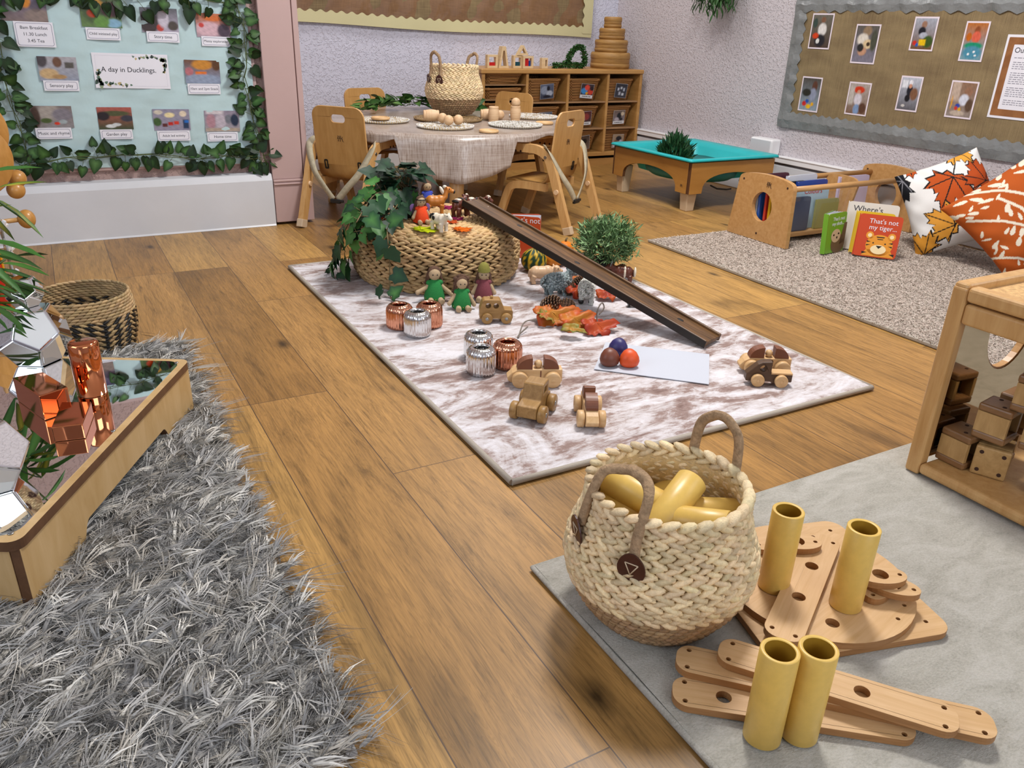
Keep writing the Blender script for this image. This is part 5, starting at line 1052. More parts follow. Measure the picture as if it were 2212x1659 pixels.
# ------------------------------------------------------------------ helpers for toys
def oriented(name, label, cat, loc, rz, group=None, s=1.):
    t = thing(name, label, cat, loc, rz, group); t.scale = (s, s, s); return t
def beast(name, label, loc, rz, s, body, kind, extra=(), group='toy animals on the marbled rug'):
    """toy quadruped, nose along +x, about .1 long at s=1"""
    t = oriented(name, label, 'toy animal', loc, rz, group, s); g = G()
    K = dict(cow=dict(h=.044, bl=.036, br=(.036, .021, .022), leg=.0085, neck=(.034, .056), head=(.052, .062, .016, .011, .012), muz=(.063, .056, .0085)),
             horse=dict(h=.05, bl=.034, br=(.034, .018, .02), leg=.0075, neck=(.032, .066), head=(.046, .09, .02, .0095, .0105), muz=(.062, .084, .0075)),
             pig=dict(h=.036, bl=.04, br=(.042, .021, .022), leg=.0085, neck=(.036, .042), head=(.05, .046, .018, .014, .015), muz=(.066, .04, .0075)),
             sheep=dict(h=.04, bl=.034, br=(.038, .024, .026), leg=.008, neck=(.034, .052), head=(.048, .066, .018, .011, .012), muz=(.062, .06, .0075)))[kind]
    h = K['h']; bl = K['bl']; rx, ry_, rz2 = K['br']
    g.ell((0, 0, h), (rx, ry_, rz2), None, 16, 10); g.ell((bl*.5, 0, h+.002), (rx*.55, ry_*.98, rz2*1.02), None, 14, 9); g.ell((-bl*.5, 0, h+.001), (rx*.55, ry_, rz2), None, 14, 9)
    for x in (-1, 1):
        for y in (-1, 1):
            off = rnd(-.003, .003); g.tube([(x*bl*.68, y*ry_*.58, h*.75), (x*bl*.7+off+(-.003 if x < 0 else 0), y*ry_*.62, h*.42), (x*bl*.7+off, y*ry_*.62, .006), (x*bl*.7+off, y*ry_*.62, .0)], [K['leg']*1.35, K['leg']*.95, K['leg']*.9, K['leg']*1.1], 10)
    nx, nz = K['neck']; hx, hz, hl, hw, hh = K['head']; mx, mz, mr = K['muz']
    g.tube([(bl*.55, 0, h+.004), (nx+.003, 0, nz), (hx-.006, 0, hz)], [ry_*.85, ry_*.62, hw*.95], 12)
    g.ell((hx, 0, hz), (hl*.8, hw, hh), Euler((0, .35, 0)), 14, 10); g.ell((mx, 0, mz), (mr*1.15, mr, mr), None, 12, 8)
    for y in (-1, 1): g.ell((hx-.008, y*hw*1.05, hz+hh*.75), (.004, .006, .0045) if kind != 'horse' else (.0035, .003, .008), Euler((y*-.6, 0, 0)), 8, 6)
    g.tube([(-bl*.5-rx*.5, 0, h+.01), (-bl*.5-rx*.6, 0, h-.002), (-bl*.5-rx*.58, 0, h-.016)], [.004, .003, .004], 8)
    g.build('body', body, t, remesh=.0022, smooth=3)
    if kind == 'sheep' and body != 'cream':
        n_ = 520; v_ = RN.normal(0, 1, (n_, 3)); v_ /= np.linalg.norm(v_, axis=1, keepdims=True); C_ = v_*np.array([rx*1.32, ry_*1.03, rz2*1.03])+np.array([0, 0, h+.001]); X_ = np.cross(v_, np.array([.3, .5, .8])); fl = G()
        stitches(fl, C_, X_, np.cross(v_, X_), v_, .0034, .003, .0024, lin('#a8b3b3' if body == 'wool_g' else '#e4e4dc'), .2, 6, 4)
        if body == 'wool_g':
            v_ = RN.normal(0, 1, (120, 3)); v_ /= np.linalg.norm(v_, axis=1, keepdims=True); C_ = v_*np.array([.012, .0145, .017])+np.array([nx-.002, 0, nz-.003]); X_ = np.cross(v_, np.array([.3, .5, .8])); stitches(fl, C_, X_, np.cross(v_, X_), v_, .0034, .003, .0024, lin('#a8b3b3'), .2, 6, 4)
        fl.build('fleece', 'vfelt', t)
    e = G()
    for y in (-1, 1): e.ell((hx+.004, y*hw*.9, hz+hh*.35), .0022, None, 8, 6)
    e.build('eyes', 'toyblack', t)
    for nm, m, els in extra:
        g = G()
        for c, r, ro in els: g.ell(c, r, Euler(ro), 12, 8)
        g.build(nm, m, t)
    return t
def flat_leaf(name, label, loc, rz, L, ca, cb, cat='felt leaf', group=None, tilt=(0, 0)):
    t = thing(name, label, cat, loc, group=group, rot=(tilt[0], tilt[1], rz)); g = G(); leaf(g, (0, 0, .001), (0, 1, 0), (0, 0, 1), L, 'maple', ca, cb, fold=0, droop=0)
    h = Vector((0, 0, .0018))
    for q in ((0, .95), (.5, .5), (-.5, .5), (.5, .05), (-.5, .05)): g.tube([Vector((0, .1*L, .002)), Vector((q[0]*L*.9, q[1]*L*.9, .002))], .0006, 4, col=tuple(x*.7 for x in ca))
    g.build('leaf_blade', 'vfelt', t, solid=.001); return t
def Q(px, py, z=None): return P(px, py, ZP+.004 if z is None else z)
FL = 'felt leaves on the pouf'
q = Q(925, 497); flat_leaf('felt_leaf', 'lime green felt leaf lying at the front of the pouf top', (q.x-.03, q.y+.01, ZP+.002), -1.25, .085, lin('#a8b414'), lin('#c0c81c'), group=FL)
q = Q(1003, 494); flat_leaf('felt_leaf', 'bright orange felt leaf at the right of the spotted cow', (q.x-.03, q.y, ZP+.002), -1.5, .065, lin('#d2601a'), lin('#e0741c'), group=FL)
q = Q(978, 478); flat_leaf('felt_leaf', 'rust felt leaf partly behind the spotted cow', (q.x-.02, q.y, ZP+.001), -1.2, .05, lin('#bb4a24'), lin('#c8602a'), group=FL)
q = Q(956, 448); flat_leaf('felt_leaf', 'magenta felt leaf behind the palomino horse', (q.x, q.y, ZP+.001), -1.35, .07, lin('#8c2450'), lin('#98305c'), group=FL)
q = Q(985, 471); flat_leaf('felt_leaf', 'small magenta felt leaf between the rust leaf and the ramp', (q.x-.01, q.y+.0, ZP+.0005), -1.3, .05, lin('#8c2450'), lin('#98305c'), group=FL)
q = Q(952, 497); beast('toy_cow', 'cream toy cow with black spots standing on the pouf', (q.x, q.y+.012, ZP), -1.25, .86, 'cream', 'cow', [('black_patches', 'toyblack', [((-.012, -.0195, .05), (.008, .003, .009), (0, 0, 0)), ((-.03, -.017, .054), (.006, .004, .01), (0, .3, 0)), ((-.022, -.012, .062), (.007, .006, .005), (.7, 0, 0)), ((.008, .018, .05), (.01, .004, .01), (0, 0, 0))])])
q = Q(938, 462); beast('toy_horse', 'orange palomino toy horse with cream mane standing on the pouf', (q.x+.005, q.y, ZP), -.3, 1.0, 'ponyorange', 'horse', [('mane', 'manecream', [((.024, 0, .086), (.007, .006, .018), (0, -.5, 0)), ((.034, 0, .1), (.008, .005, .006), (0, .2, 0)), ((-.05, 0, .05), (.006, .005, .016), (0, .25, 0))]), ('muzzle', 'toyblack', [((.067, 0, .082), (.005, .0072, .007), (0, 0, 0))])])
for px, py, nm, rz in ((1006, 466, 'brown toy cow with black and cream saddle under the upper end of the ramp', .6), (1038, 464, 'brown toy cow standing behind the upper end of the ramp', -.5)):
    q = Q(px, py); beast('toy_cow', nm, (q.x-.015, q.y+.02, ZP), rz, .95, 'cowbrown', 'cow', [('cream_patches', 'cream', [((-.012, 0, .063), (.013, .014, .005), (0, 0, 0)), ((.054, 0, .072), (.008, .005, .005), (0, .4, 0))]), ('black_bands', 'toyblack', [((.008, 0, .0635), (.005, .016, .0048), (0, 0, 0)), ((-.032, 0, .06), (.005, .016, .006), (0, 0, 0))])])
q = Q(1072, 474, ZP); beast('toy_sheep', 'small cream toy animal at the back edge of the pouf, half hidden by the ramp', (q.x-.01, q.y-.01, ZP), 2.4, .62, 'cream', 'sheep')
# felt dolls
def doll(label, loc, rz, dress, s=1., hat=None, hair='hair', bun=False, arms=((.03, -.004, .02), (-.03, -.004, .02)), wings=False, band=None):
    t = oriented('felt_doll', label, 'doll', loc, rz, 'felt dolls', s); g = G()     # sits, facing -y
    g.tube([(0, .004, .012), (0, .0, .03), (0, -.001, .052), (0, -.001, .06)], [.017, .015, .011, .006], 12); g.ell((0, -.002, .0735), (.0158, .0145, .0165), None, 14, 10)
    for sx in (-1, 1):
        a = arms[0] if sx > 0 else arms[1]; g.tube([(sx*.009, 0, .052), (sx*.021, -.002, .038), a], [.006, .0058, .0062], 10); g.ell(a, .0072, None, 8, 6)
        g.tube([(sx*.008, -.004, .012), (sx*.012, -.022, .009), (sx*.015, -.04, .008)], [.0085, .008, .0085], 10)
    g.build('body', 'skin_felt', t, remesh=.0022, smooth=2)
    g = G(); g.lathe([(.0265, .004), (.0272, .012), (.0225, .032), (.0165, .05), (.0095, .059), (.006, .061)], 20, mod=lambda j, n, r, z: 1+.05*math.sin(j*5*2*PI/n)*(1-z/.07))
    for sx in (-1, 1): g.ell((sx*.014, -.001, .05), (.008, .008, .007), None, 10, 7)
    d = g.build('dress', dress, t, solid=.0012)
    g = G()
    for i in range(9): a = PI+PI*i/8; g.ell((.0268*math.cos(a), .0268*math.sin(a), .011), .0011, None, 6, 4)
    g.build('stitching', 'yellow', d)
    g = G()
    for sx in (-1, 1): g.ell((sx*.0058, -.0158, .0745), (.0017, .001, .0019), None, 8, 6)
    g.build('eyes', 'toyblack', t)
    g = G(); g.ell((0, .0035, .0785), (.0172, .0155, .0152), None, 14, 9)
    if bun:
        for k in range(12): a = k*.52; g.ell((.018*math.cos(a)*(1 if k % 2 else .7), .006, .078+.014*math.sin(a)), (.008, .007, .007), None, 8, 6)
    for sx in (-1, 1):
        for k in range(4): g.tube(bez([(sx*(.008+.0015*k), .004, .084), (sx*(.0145+.001*k), -.001+.003*k, .072), (sx*(.016+.002*k), .003+.002*k, .052), (sx*(.018+.003*k), .006, .038+.003*k)], 3), .0026, 6)
    g.build('hair', hair, t)
    if hat: g = G(); g.lathe([(.0178, .081), (.017, .089), (.013, .1), (.007, .106), (0, .108)], 16); g.build('hat', hat, t)
    if band: g = G(); g.tube([(.0168*math.cos(a), .0168*math.sin(a)*.92-.001, .081) for a in [2*PI*i/16 for i in range(17)]], .0018, 6, caps=False); g.build('headband', band, t)
    if wings:
        g = G()
        for sx in (-1, 1): g.ell((sx*.022, .014, .045), (.014, .002, .02), Euler((0, sx*.4, 0)), 12, 8)
        g.build('wings', 'lilac', t)
    return t
q = P(947, 655, ZR); doll('felt doll in a green dress sitting left against the pouf, arms spread', (q.x, q.y+.03, ZR), -.3, 'greenfelt', 1.25, arms=((.045, -.008, .018), (-.045, -.006, .026)))
q = P(1006, 672, ZR); doll('felt doll in a green dress with bushy curls sitting in front of the pouf', (q.x, q.y+.03, ZR), -.28, 'greenfelt', 1.15, bun=True, arms=((.034, -.006, .012), (-.036, -.008, .018)))
q = P(1052, 655, ZR); doll('felt doll in a wine red dress and olive hat sitting behind the wooden jeep', (q.x+.01, q.y+.045, ZR), -.45, 'wine', 1.18, hat='olive')
q = Q(915, 484, ZP); doll('felt doll in an orange dress sitting on the pouf by the black plant pot', (q.x, q.y+.02, ZP), -.1, 'orangefelt', 1.0, band='toyblack', wings=True)
q = Q(924, 452, ZP); doll('felt doll in blue sitting behind the orange one on the pouf', (q.x+.02, q.y+.05, ZP), -.1, 'bluefelt', 1.0)
q = Q(833, 478, ZP); t = thing('felt_bird', 'small orange and white felt bird behind the ivy on the pouf', 'toy bird', (q.x, q.y+.02, ZP), .3); g = G(); g.ell((0, 0, .018), (.02, .015, .018), None, 12, 8); g.ell((0, -.004, .042), (.012, .011, .012), None, 12, 8); g.build('body', 'orangefelt', t, remesh=.002, smooth=2); g = G(); g.ell((0, -.012, .02), (.011, .006, .012)); g.build('breast', 'cream', t); g = G(); g.tube([(0, -.014, .042), (0, -.022, .04)], [.003, .0005], 6); g.build('beak', 'yellow', t)
# ------------------------------------------------------------------ trailing ivy in its pot
q = Q(878, 470, ZP); IV = Vector((q.x+.005, q.y+.02, 0))
t = thing('potted_ivy', 'artificial ivy in a black pot on the pouf, trailing down to the rug', 'artificial plant', (0, 0, 0))
g = G(); g.T = Matrix.Translation((IV.x, IV.y, ZP)); g.lathe([(0, 0), (.036, 0), (.046, .085), (.048, .085), (.048, .1), (.044, .1), (.043, .088), (0, .085)], 32); g.build('pot', 'black_soft', t)
I1, I2, I3 = lin('#142d1e'), lin('#1f4428'), lin('#3f7040'); lv = G(); st = G()
top = Vector((IV.x, IV.y, ZP+.09))
for i in range(46):
    a = rnd(0, 2*PI); r = rnd(.01, .09); e = top+Vector((math.cos(a)*r-.02, math.sin(a)*r, rnd(.01, .085)*(1.1-r*5)+.02)); st.tube([top+Vector((rnd(-.02, .02), rnd(-.02, .02), -.01)), (top+e)/2+Vector((0, 0, .02)), e], .0013, 4)
    leaf(lv, e, (math.cos(a), math.sin(a), rnd(-.35, .5)), (rnd(-.5, .3), rnd(-.9, .1), 1), rnd(.045, .075), 'ivy', jit(I1), jit(I2), fold=rnd(.05, .3))
trails = [[top, P(800, 432, ZP+.08), P(762, 470, ZP+.03), P(745, 500, ZP-.03), P(735, 545, .1), P(720, 585, .03)],
          [top, P(790, 445, ZP+.07), P(790, 485, ZP+.02), P(775, 510, ZP-.01), P(760, 560, .08), P(740, 600, .02)],
          [top+Vector((-.02, -.02, 0)), P(830, 455, ZP+.05), P(835, 490, ZP+.012), P(838, 520, ZP-.0), P(842, 570, .12), P(843, 640, ZR+.006), P(862, 652, ZR+.006)],
          [top, P(840, 410, ZP+.11), P(805, 425, ZP+.1), P(770, 480, ZP+.045)], [top, P(850, 455, ZP+.05), P(825, 475, ZP+.03), P(800, 485, ZP+.02)]]
# keep trails just outside the pouf
def outside(p):
    d = Vector((p.x-PC.x, p.y-PC.y, 0))
    if p.z < ZP and d.length < PR+.022: d = d.normalized()*(PR+.022); return Vector((PC.x+d.x, PC.y+d.y, p.z))
    return p
for k, tr in enumerate(trails):
    pts = [outside(p) for p in bez(tr, 7)]; st.tube(pts, .0021, 6)
    nl = (30, 26, 12, 20, 14)[k]
    for i in range(nl):
        j = int((i+.7)/nl*(len(pts)-1)); p = pts[j]; tg = (pts[min(j+1, len(pts)-1)]-pts[max(j-1, 0)]).normalized(); o = Vector((p.x-PC.x, p.y-PC.y, .12)).normalized() if p.z < ZP+.02 else Vector((-.3, -.6, .8))
        sd = tg.cross(o).normalized()*(1 if i % 2 else -1); e = p+sd*rnd(.008, .028)+o*rnd(.006, .02); st.tube([p, e], .0011, 4)
        d = sd*rnd(.3, 1)+Vector((0, 0, -rnd(0, .7)))+tg*rnd(0, .5); br = random.random()
        leaf(lv, e, d, o+Vector((rnd(-.4, .4), rnd(-.4, .4), rnd(0, .6))), rnd(.04, .066) if k != 2 else rnd(.055, .075), 'ivy', jit(I1 if br < .3 else I2 if br < .65 else lin('#38662c')), jit(I2 if br < .5 else lin('#4a7a3e')), fold=rnd(.05, .3))
lv.build('leaves', 'vleaf', t); st.build('stems', 'stem_b', t)
# ------------------------------------------------------------------ wooden ramp
A = Vector((1.595, 1.612, ZR+.002)); B = Vector((1.268, 2.55, .268)); d = (B-A); Ln = d.length; d.normalize(); s = Vector((d.y, -d.x, 0)).normalized(); n = s.cross(d)
t = thing('wooden_ramp', 'dark stained wooden ramp leaning from the pouf down to the rug', 'ramp', (0, 0, 0)); M = Matrix((d, s, n)).transposed().to_4x4(); M.translation = A; t.matrix_world = M
G().bb((.0, -.04, .003), (Ln, .04, .016)).build('channel', 'ramp_w', t, bevel=.002)
for y in (-1, 1):
    rl = G().bb((-.001, y*.041-.004, .0), (Ln+.001, y*.041+.004, .024)).build('side_rail', 'ramp_w', t, bevel=.002)
    G().bb((-.0015, y*.045-.0008, .0), (Ln+.0015, y*.045+.0008, .0215)).build('black_edge', 'ramp_e', rl)
g = G()
for x, y in ((.12, .006), (.52, -.01), (.8, .012)): g.lathe([(.0, .0146), (.006, .0146), (.009, .0142)], 12) if False else g.ell((x, y, .0162), (.011, .007, .0006), None, 12, 6)
g.build('knot', 'ramp_e', t)
# book lying open behind the pouf
q = P(1125, 505, ZR); book('board_book', 'orange board book "That\'s not ..." standing half open behind the pouf and the ramp', .15, .165, .022, '#c24a22', (1.555, 2.675, ZR), -.75, .02, (("That's not", .03, .012, .15), ('t...', .03, .04, .115)), None, None, fan=.35)
# ------------------------------------------------------------------ small things on the marbled rug
q = P(1302, 600, ZR); bush('potted_bush', 'bushy green artificial plant in a black pot behind the ramp', 'artificial plant', (q.x+.02, q.y+.02, ZR), 2300, .108, 'lance', .03, [lin('#4c6c3c'), lin('#5f8250'), lin('#33502f'), lin('#86a472')], (.03, .038, .07), .8, .075, .15, -.75, .3, .22)
def gourd(label, loc, r, h, m, stripes=False):
    t = thing('gourd', label, 'gourd', loc); g = G(); prof = [(0, 0)]+[(r*math.sin(PI*(i+.6)/13)**.8*(1-.25*(i/12)**2), h*(1-math.cos(PI*(i+.6)/13))/2) for i in range(12)]+[(0, h)]
    def cf(j, n): return lin('#c9a524') if (j//2) % 3 == 0 else lin('#1f3a22')
    n = 40; vs = []; cs = []
    for i, (rr_, z) in enumerate(prof):
        for j in range(n):
            a = 2*PI*j/n; q = rr_*(1+.035*math.cos(a*10)); vs.append((q*math.cos(a), q*math.sin(a), z)); w = (math.cos(a*10+math.sin(z*260+j)*.8)+.5*math.sin(z*400+j*2.1)); cs.append((lin('#cda826') if w > .35 else lin('#1d3a24')) if stripes else m)
    g.add(vs, [(i*n+j, i*n+(j+1) % n, (i+1)*n+(j+1) % n, (i+1)*n+j) for i in range(len(prof)-1) for j in range(n)], 0, True, cs); g.build('rind', 'vleaf', t)
    G().tube([(0, 0, h-.004), (.002, 0, h+.008), (.008, 0, h+.014)], [.005, .004, .003], 8).build('stalk', 'stem_b', t); return t
q = P(1160, 590, ZR); gourd('green and yellow striped gourd on the rug beside the pouf', (q.x+.005, q.y+.035, ZR), .05, .085, None, True)
q = P(1205, 577, ZR); gourd('orange gourd behind the striped gourd, mostly hidden by the ramp', (q.x, q.y+.03, ZR), .046, .06, lin('#c8761c'))
q = P(1229, 550, ZR); gourd('small bright orange pumpkin beside the potted bush behind the ramp', (q.x, q.y+.03, ZR), .035, .048, lin('#d9780e'))
q = P(1165, 615, ZR); beast('toy_pig', 'pale pink toy pig standing between the pouf and the grey toy sheep', (q.x+.02, q.y+.02, ZR), -.35, 1.05, 'pigpink', 'pig')
q = P(1196, 640, ZR); beast('toy_sheep', 'grey woolly toy sheep on the rug in front of the pink pig', (q.x+.015, q.y+.012, ZR), -.1, 1.15, 'wool_g', 'sheep')
q = P(1267, 660, ZR); beast('toy_sheep', 'white woolly toy sheep seen from behind beside the ramp', (q.x+.02, q.y+.035, ZR), 1.0, 1.12, 'wool_w', 'sheep', [('black_hooves', 'toyblack', [((x*.024, y*.0149, .008), (.0088, .0088, .009), (0, 0, 0)) for x in (-1, 1) for y in (-1, 1)]), ('black_face', 'toyblack', [((.056, 0, .063), (.014, .0105, .011), (0, .35, 0))])])
q = P(1345, 618, ZR); beast('toy_goat', 'brown and cream toy goat behind the lower half of the ramp', (q.x+.02, q.y+.03, ZR), 2.5, .95, 'cowbrown', 'cow', [('cream_bands', 'cream', [((-.006, 0, .044), (.009, .0228, .0232), (0, 0, 0)), ((-.044, 0, .046), (.006, .0185, .02), (0, 0, 0))]), ('horns', 'stone', [((.046, .008, .078), (.003, .003, .014), (.3, -.3, 0)), ((.046, -.008, .078), (.003, .003, .014), (-.3, -.3, 0))])])
q = P(1258, 585, ZR); beast('toy_cow', 'brown and white toy cow peeping over the ramp beside the bush', (q.x+.04, q.y+.03, ZR), 2.9, .85, 'cowbrown', 'cow', [('white_face', 'cream', [((.06, 0, .06), (.009, .008, .008), (0, 0, 0))])])
q = P(1370, 668, ZR); t = thing('toy_trough', 'small grey toy bench under the lower part of the ramp', 'toy', (q.x+.02, q.y+.02, ZR), -.5); g = G(); g.box((0, 0, .014), (.06, .022, .006)); g.build('seat', 'stone', t, bevel=.001)
for x in (-.022, .022): G().box((x, 0, .006), (.008, .02, .012)).build('leg', 'toyblack', t)
def cone(label, loc, rz, s=1., up=0):
    t = thing('pine_cone', label, 'pine cone', loc, group='pine cones on the rug', rot=(PI/2-.15 if not up else .2, 0, rz)); t.scale = (s, s, s); g = G()
    for i in range(110):
        u = i/110; a = i*2.39996; r = .026*math.sin(PI*(.1+.85*u))**.7; z = -.028+.06*u; o = Vector((math.cos(a), math.sin(a), 0)); d = (o+Vector((0, 0, .55-.2*u))).normalized(); b = Vector((0, 0, z))+o*r*.35
        x = d.cross(Vector((0, 0, 1))).normalized(); n = x.cross(d); e = b+d*r*.85; c = jit(lin('#3d281a'), .25); w = .0062*(1.1-.5*u)
        g.add([b-x*.002, b+x*.002, e+x*w, e+d*.004, e-x*w, b-x*.002+n*.002, b+x*.002+n*.002, e+x*w+n*.0022, e+d*.004+n*.0026, e-x*w+n*.0022], [(0, 1, 2, 3, 4), (9, 8, 7, 6, 5), (1, 6, 7, 2), (2, 7, 8, 3), (3, 8, 9, 4), (4, 9, 5, 0)], 0, False, [c]*3+[lin('#7a5a3c')]*1+[c]*4+[lin('#86664a')]*1+[c])
    g.ell((0, 0, 0), (.013, .013, .028), None, 10, 7, col=lin('#241610')); g.build('cone_scales', 'vcol', t)
q = P(1196, 690, ZR); cone('large open pine cone behind the curled orange leaves', (q.x+.01, q.y+.045, ZR+.03), .4, 1.15)
q = P(1222, 693, ZR); cone('smaller pine cone touching the large one behind the curled leaves', (q.x+.022, q.y+.04, ZR+.025), 1.9, .95)
q = P(1252, 615, ZR+.02); cone('pine cone beside the head of the grey sheep under the ramp', (q.x, q.y+.01, ZR+.024), .9, .85)
q = P(1238, 632, ZR+.015); cone('pine cone lying under the red leaf behind the white sheep', (q.x-.005, q.y+.02, ZR+.02), 2.2, .75)
q = P(1332, 590, ZR+.02); cone('pine cone beside the pot of the bushy plant', (q.x+.03, q.y+.02, ZR+.022), .2, .8)
# curled autumn leaves on a wire pick
def curl_leaf(g, base, d, nrm, L, ca, cb, cv):
    d = Vector(d).normalized(); n = Vector(nrm).normalized(); x = d.cross(n).normalized(); n = x.cross(d); out = []
    fine = []
    BL = [(0, 0), (.24, -.05), (.45, .04), (.5, .22), (.42, .3), (.54, .46), (.44, .6), (.3, .62), (.26, .8), (.12, .86), (0, 1)]; BL = BL+[(-p[0], p[1]) for p in BL[-2:0:-1]]
    for a, b in zip(BL, BL[1:]+BL[:1]):
        for k in range(3): fine.append((a[0]+(b[0]-a[0])*k/3+rnd(-.02, .02), a[1]+(b[1]-a[1])*k/3+rnd(-.02, .02)))
    vs = []; cs = []; rings = 5
    for k in range(rings+1):
        for p in fine:
            u = p[0]*k/rings; v = .3+(p[1]-.3)*k/rings; z = cv*(u*u*.9-.25*(v-.4)**2)+.05*math.sin(u*14+v*5)+.02*math.sin(v*23); vs.append(Vector(base)+x*(u*L*.66)+d*(v*L)+n*(z*L)); w = min(1, max(0, k/rings*1.15-.1+.25*math.sin(u*9+v*7))); cs.append(tuple(cb[i]*(1-w)+ca[i]*w for i in range(3)))
    m = len(fine); g.add(vs, [(k*m+j, k*m+(j+1) % m, (k+1)*m+(j+1) % m, (k+1)*m+j) for k in range(rings) for j in range(m)], 0, True, cs)
OR, YE, RD, GR = lin('#b04a1c'), lin('#b57c28'), lin('#962f1a'), lin('#76762e')
t = thing('autumn_leaf_spray', 'spray of curled orange artificial maple leaves with wire stems in the middle of the rug', 'artificial leaves', (0, 0, 0)); g = G()
for (px, py), d, n, L, ca, cb, cv in (((1160, 690), (1, -.25, .05), (-.2, -.5, 1), .15, OR, YE, -.55), ((1215, 705), (1, -.1, .12), (-.1, -.7, 1), .12, OR, YE, -.7), ((1262, 712), (1, -.2, -.02), (.1, -.4, 1), .12, RD, OR, -.6), ((1215, 718), (.75, -.75, -.02), (0, -.2, 1), .075, GR, YE, .3), ((1185, 700), (.3, 1, .1), (.2, -.9, 1), .08, GR, OR, -.4)):
    p = P(px, py, ZR+.012); curl_leaf(g, p+Vector((0, 0, .014)), d, n, L, ca, cb, cv)
g.build('leaves', 'vleaf', t, solid=.0008)
g = G(); a = P(1292, 700, ZR+.02); g.tube(bez([a, a+Vector((.0, .01, .02)), a+Vector((.004, .012, .045)), a+Vector((.02, .016, .06)), a+Vector((.026, .012, .044)), a+Vector((.008, .01, .026))], 5), .002, 6)
a = P(1160, 692, ZR+.02); b = P(1120, 728, ZR+.003); g.tube(bez([a, a+Vector((-.03, 0, .004)), (a+b)/2+Vector((-.012, .01, .012)), b, b+Vector((.01, .015, .0)), (a+b)/2+Vector((.005, .01, .002))], 5), .0021, 6); g.build('wire_stems', 'wire', t)
t = thing('autumn_leaf_spray', 'red and orange artificial leaves lying around the white sheep under the ramp', 'artificial leaves', (0, 0, 0)); g = G()
for (px, py), d, n, L, ca, cb, cv in (((1232, 640), (.9, .3, .12), (-.2, -.6, 1), .1, RD, OR, -.4), ((1240, 612), (1, -.2, .05), (0, -.5, 1), .085, OR, YE, -.4), ((1290, 638), (.9, -.5, .05), (.2, -.3, 1), .1, OR, RD, -.5)):
    p = P(px, py, ZR+.012); curl_leaf(g, p+Vector((0, 0, .01)), d, n, L, ca, cb, cv)
g.build('leaves', 'vleaf', t, solid=.0008)
# mercury glass tealight holders
def tealight(label, px, py, m, s=1.):
    q = P(px, py, ZR); t = thing('tealight_holder', label, 'tealight holder', (q.x+.016, q.y+.034, ZR), rnd(0, 3), 'tealight holders on the rug'); t.scale = (s, s, s)
    prof = [(0, .001), (.034, .001), (.038, .004), (.0395, .012), (.0395, .052), (.038, .062), (.033, .0695), (.026, .0735), (.021, .0735), (.0185, .071), (.018, .066), (.024, .058), (.034, .05), (.034, .008), (0, .006)]
    g = G(); g.lathe(prof, 112, mod=lambda j, n, r, z: 1+(.022 if (j % 4) < 2 else -.014)*(r > .024)+.004*math.sin(j*1.7)*(r > .03)); b = g.build('ribbed_glass', m, t)
    g = G(); g.lathe([(0, .0225), (.016, .0225), (.02, .0245), (.02, .045), (.0175, .045), (.0175, .026), (0, .026)], 20) if False else g.ell((0, 0, .03), (.02, .02, .006)); g.build('dark_inside', 'black_soft', t); return t
tealight('copper ribbed tealight holder at the back left of the first group of three', 862, 716, 'copper_g'); tealight('copper ribbed tealight holder at the back right of the first group of three', 927, 713, 'copper_g'); tealight('silver ribbed tealight holder at the front of the first group of three', 901, 732, 'silver_g')
tealight('silver ribbed tealight holder at the back of the second group of three', 1034, 782, 'silver_g'); tealight('copper ribbed tealight holder at the right of the second group of three', 1097, 803, 'copper_g'); tealight('silver ribbed tealight holder at the front of the second group of three', 1040, 817, 'silver_g')
# card and wax crayons
c = [P(1308, 741, ZR), P(1532, 767, ZR), P(1531, 832, ZR), P(1283, 799, ZR)]; g = G(); n = 12
g.add([(p.x, p.y, ZR+.0015+.0035*(u == 1)*0) for u, p in enumerate(c)]+[(p.x, p.y, ZR+.003) for p in c], [(3, 2, 1, 0), (4, 5, 6, 7), (0, 1, 5, 4), (1, 2, 6, 5), (2, 3, 7, 6), (3, 0, 4, 7)]); o = g.build('white_card', 'paper_plain'); tag(o, 'blank white card lying on the marbled rug under three wax crayons', 'card')
o.data.flip_normals() if o.data.polygons[1].normal.z < 0 else None
for px, py, m, lab in ((1319, 795, 'crayon_br', 'brown pebble shaped wax crayon at the left on the white card'), (1339, 772, 'crayon_b', 'dark blue pebble shaped wax crayon behind the other two on the white card'), (1362, 797, 'crayon_o', 'orange pebble shaped wax crayon at the right on the white card')):
    q = P(px, py, ZR+.004); t = thing('wax_crayon', lab, 'crayon', (q.x+.008, q.y+.02, ZR+.0035), rnd(0, 3), 'wax crayons on the card'); t.scale = (1.22, 1.22, 1.15); g = G(); g.lathe([(0, 0), (.014, .001), (.0205, .007), (.0225, .016), (.0205, .026), (.015, .036), (.008, .0415), (0, .043)], 20, mod=lambda j, n, r, z: 1+.05*math.cos(3*2*PI*j/n)); g.build('wax_body', m, t)
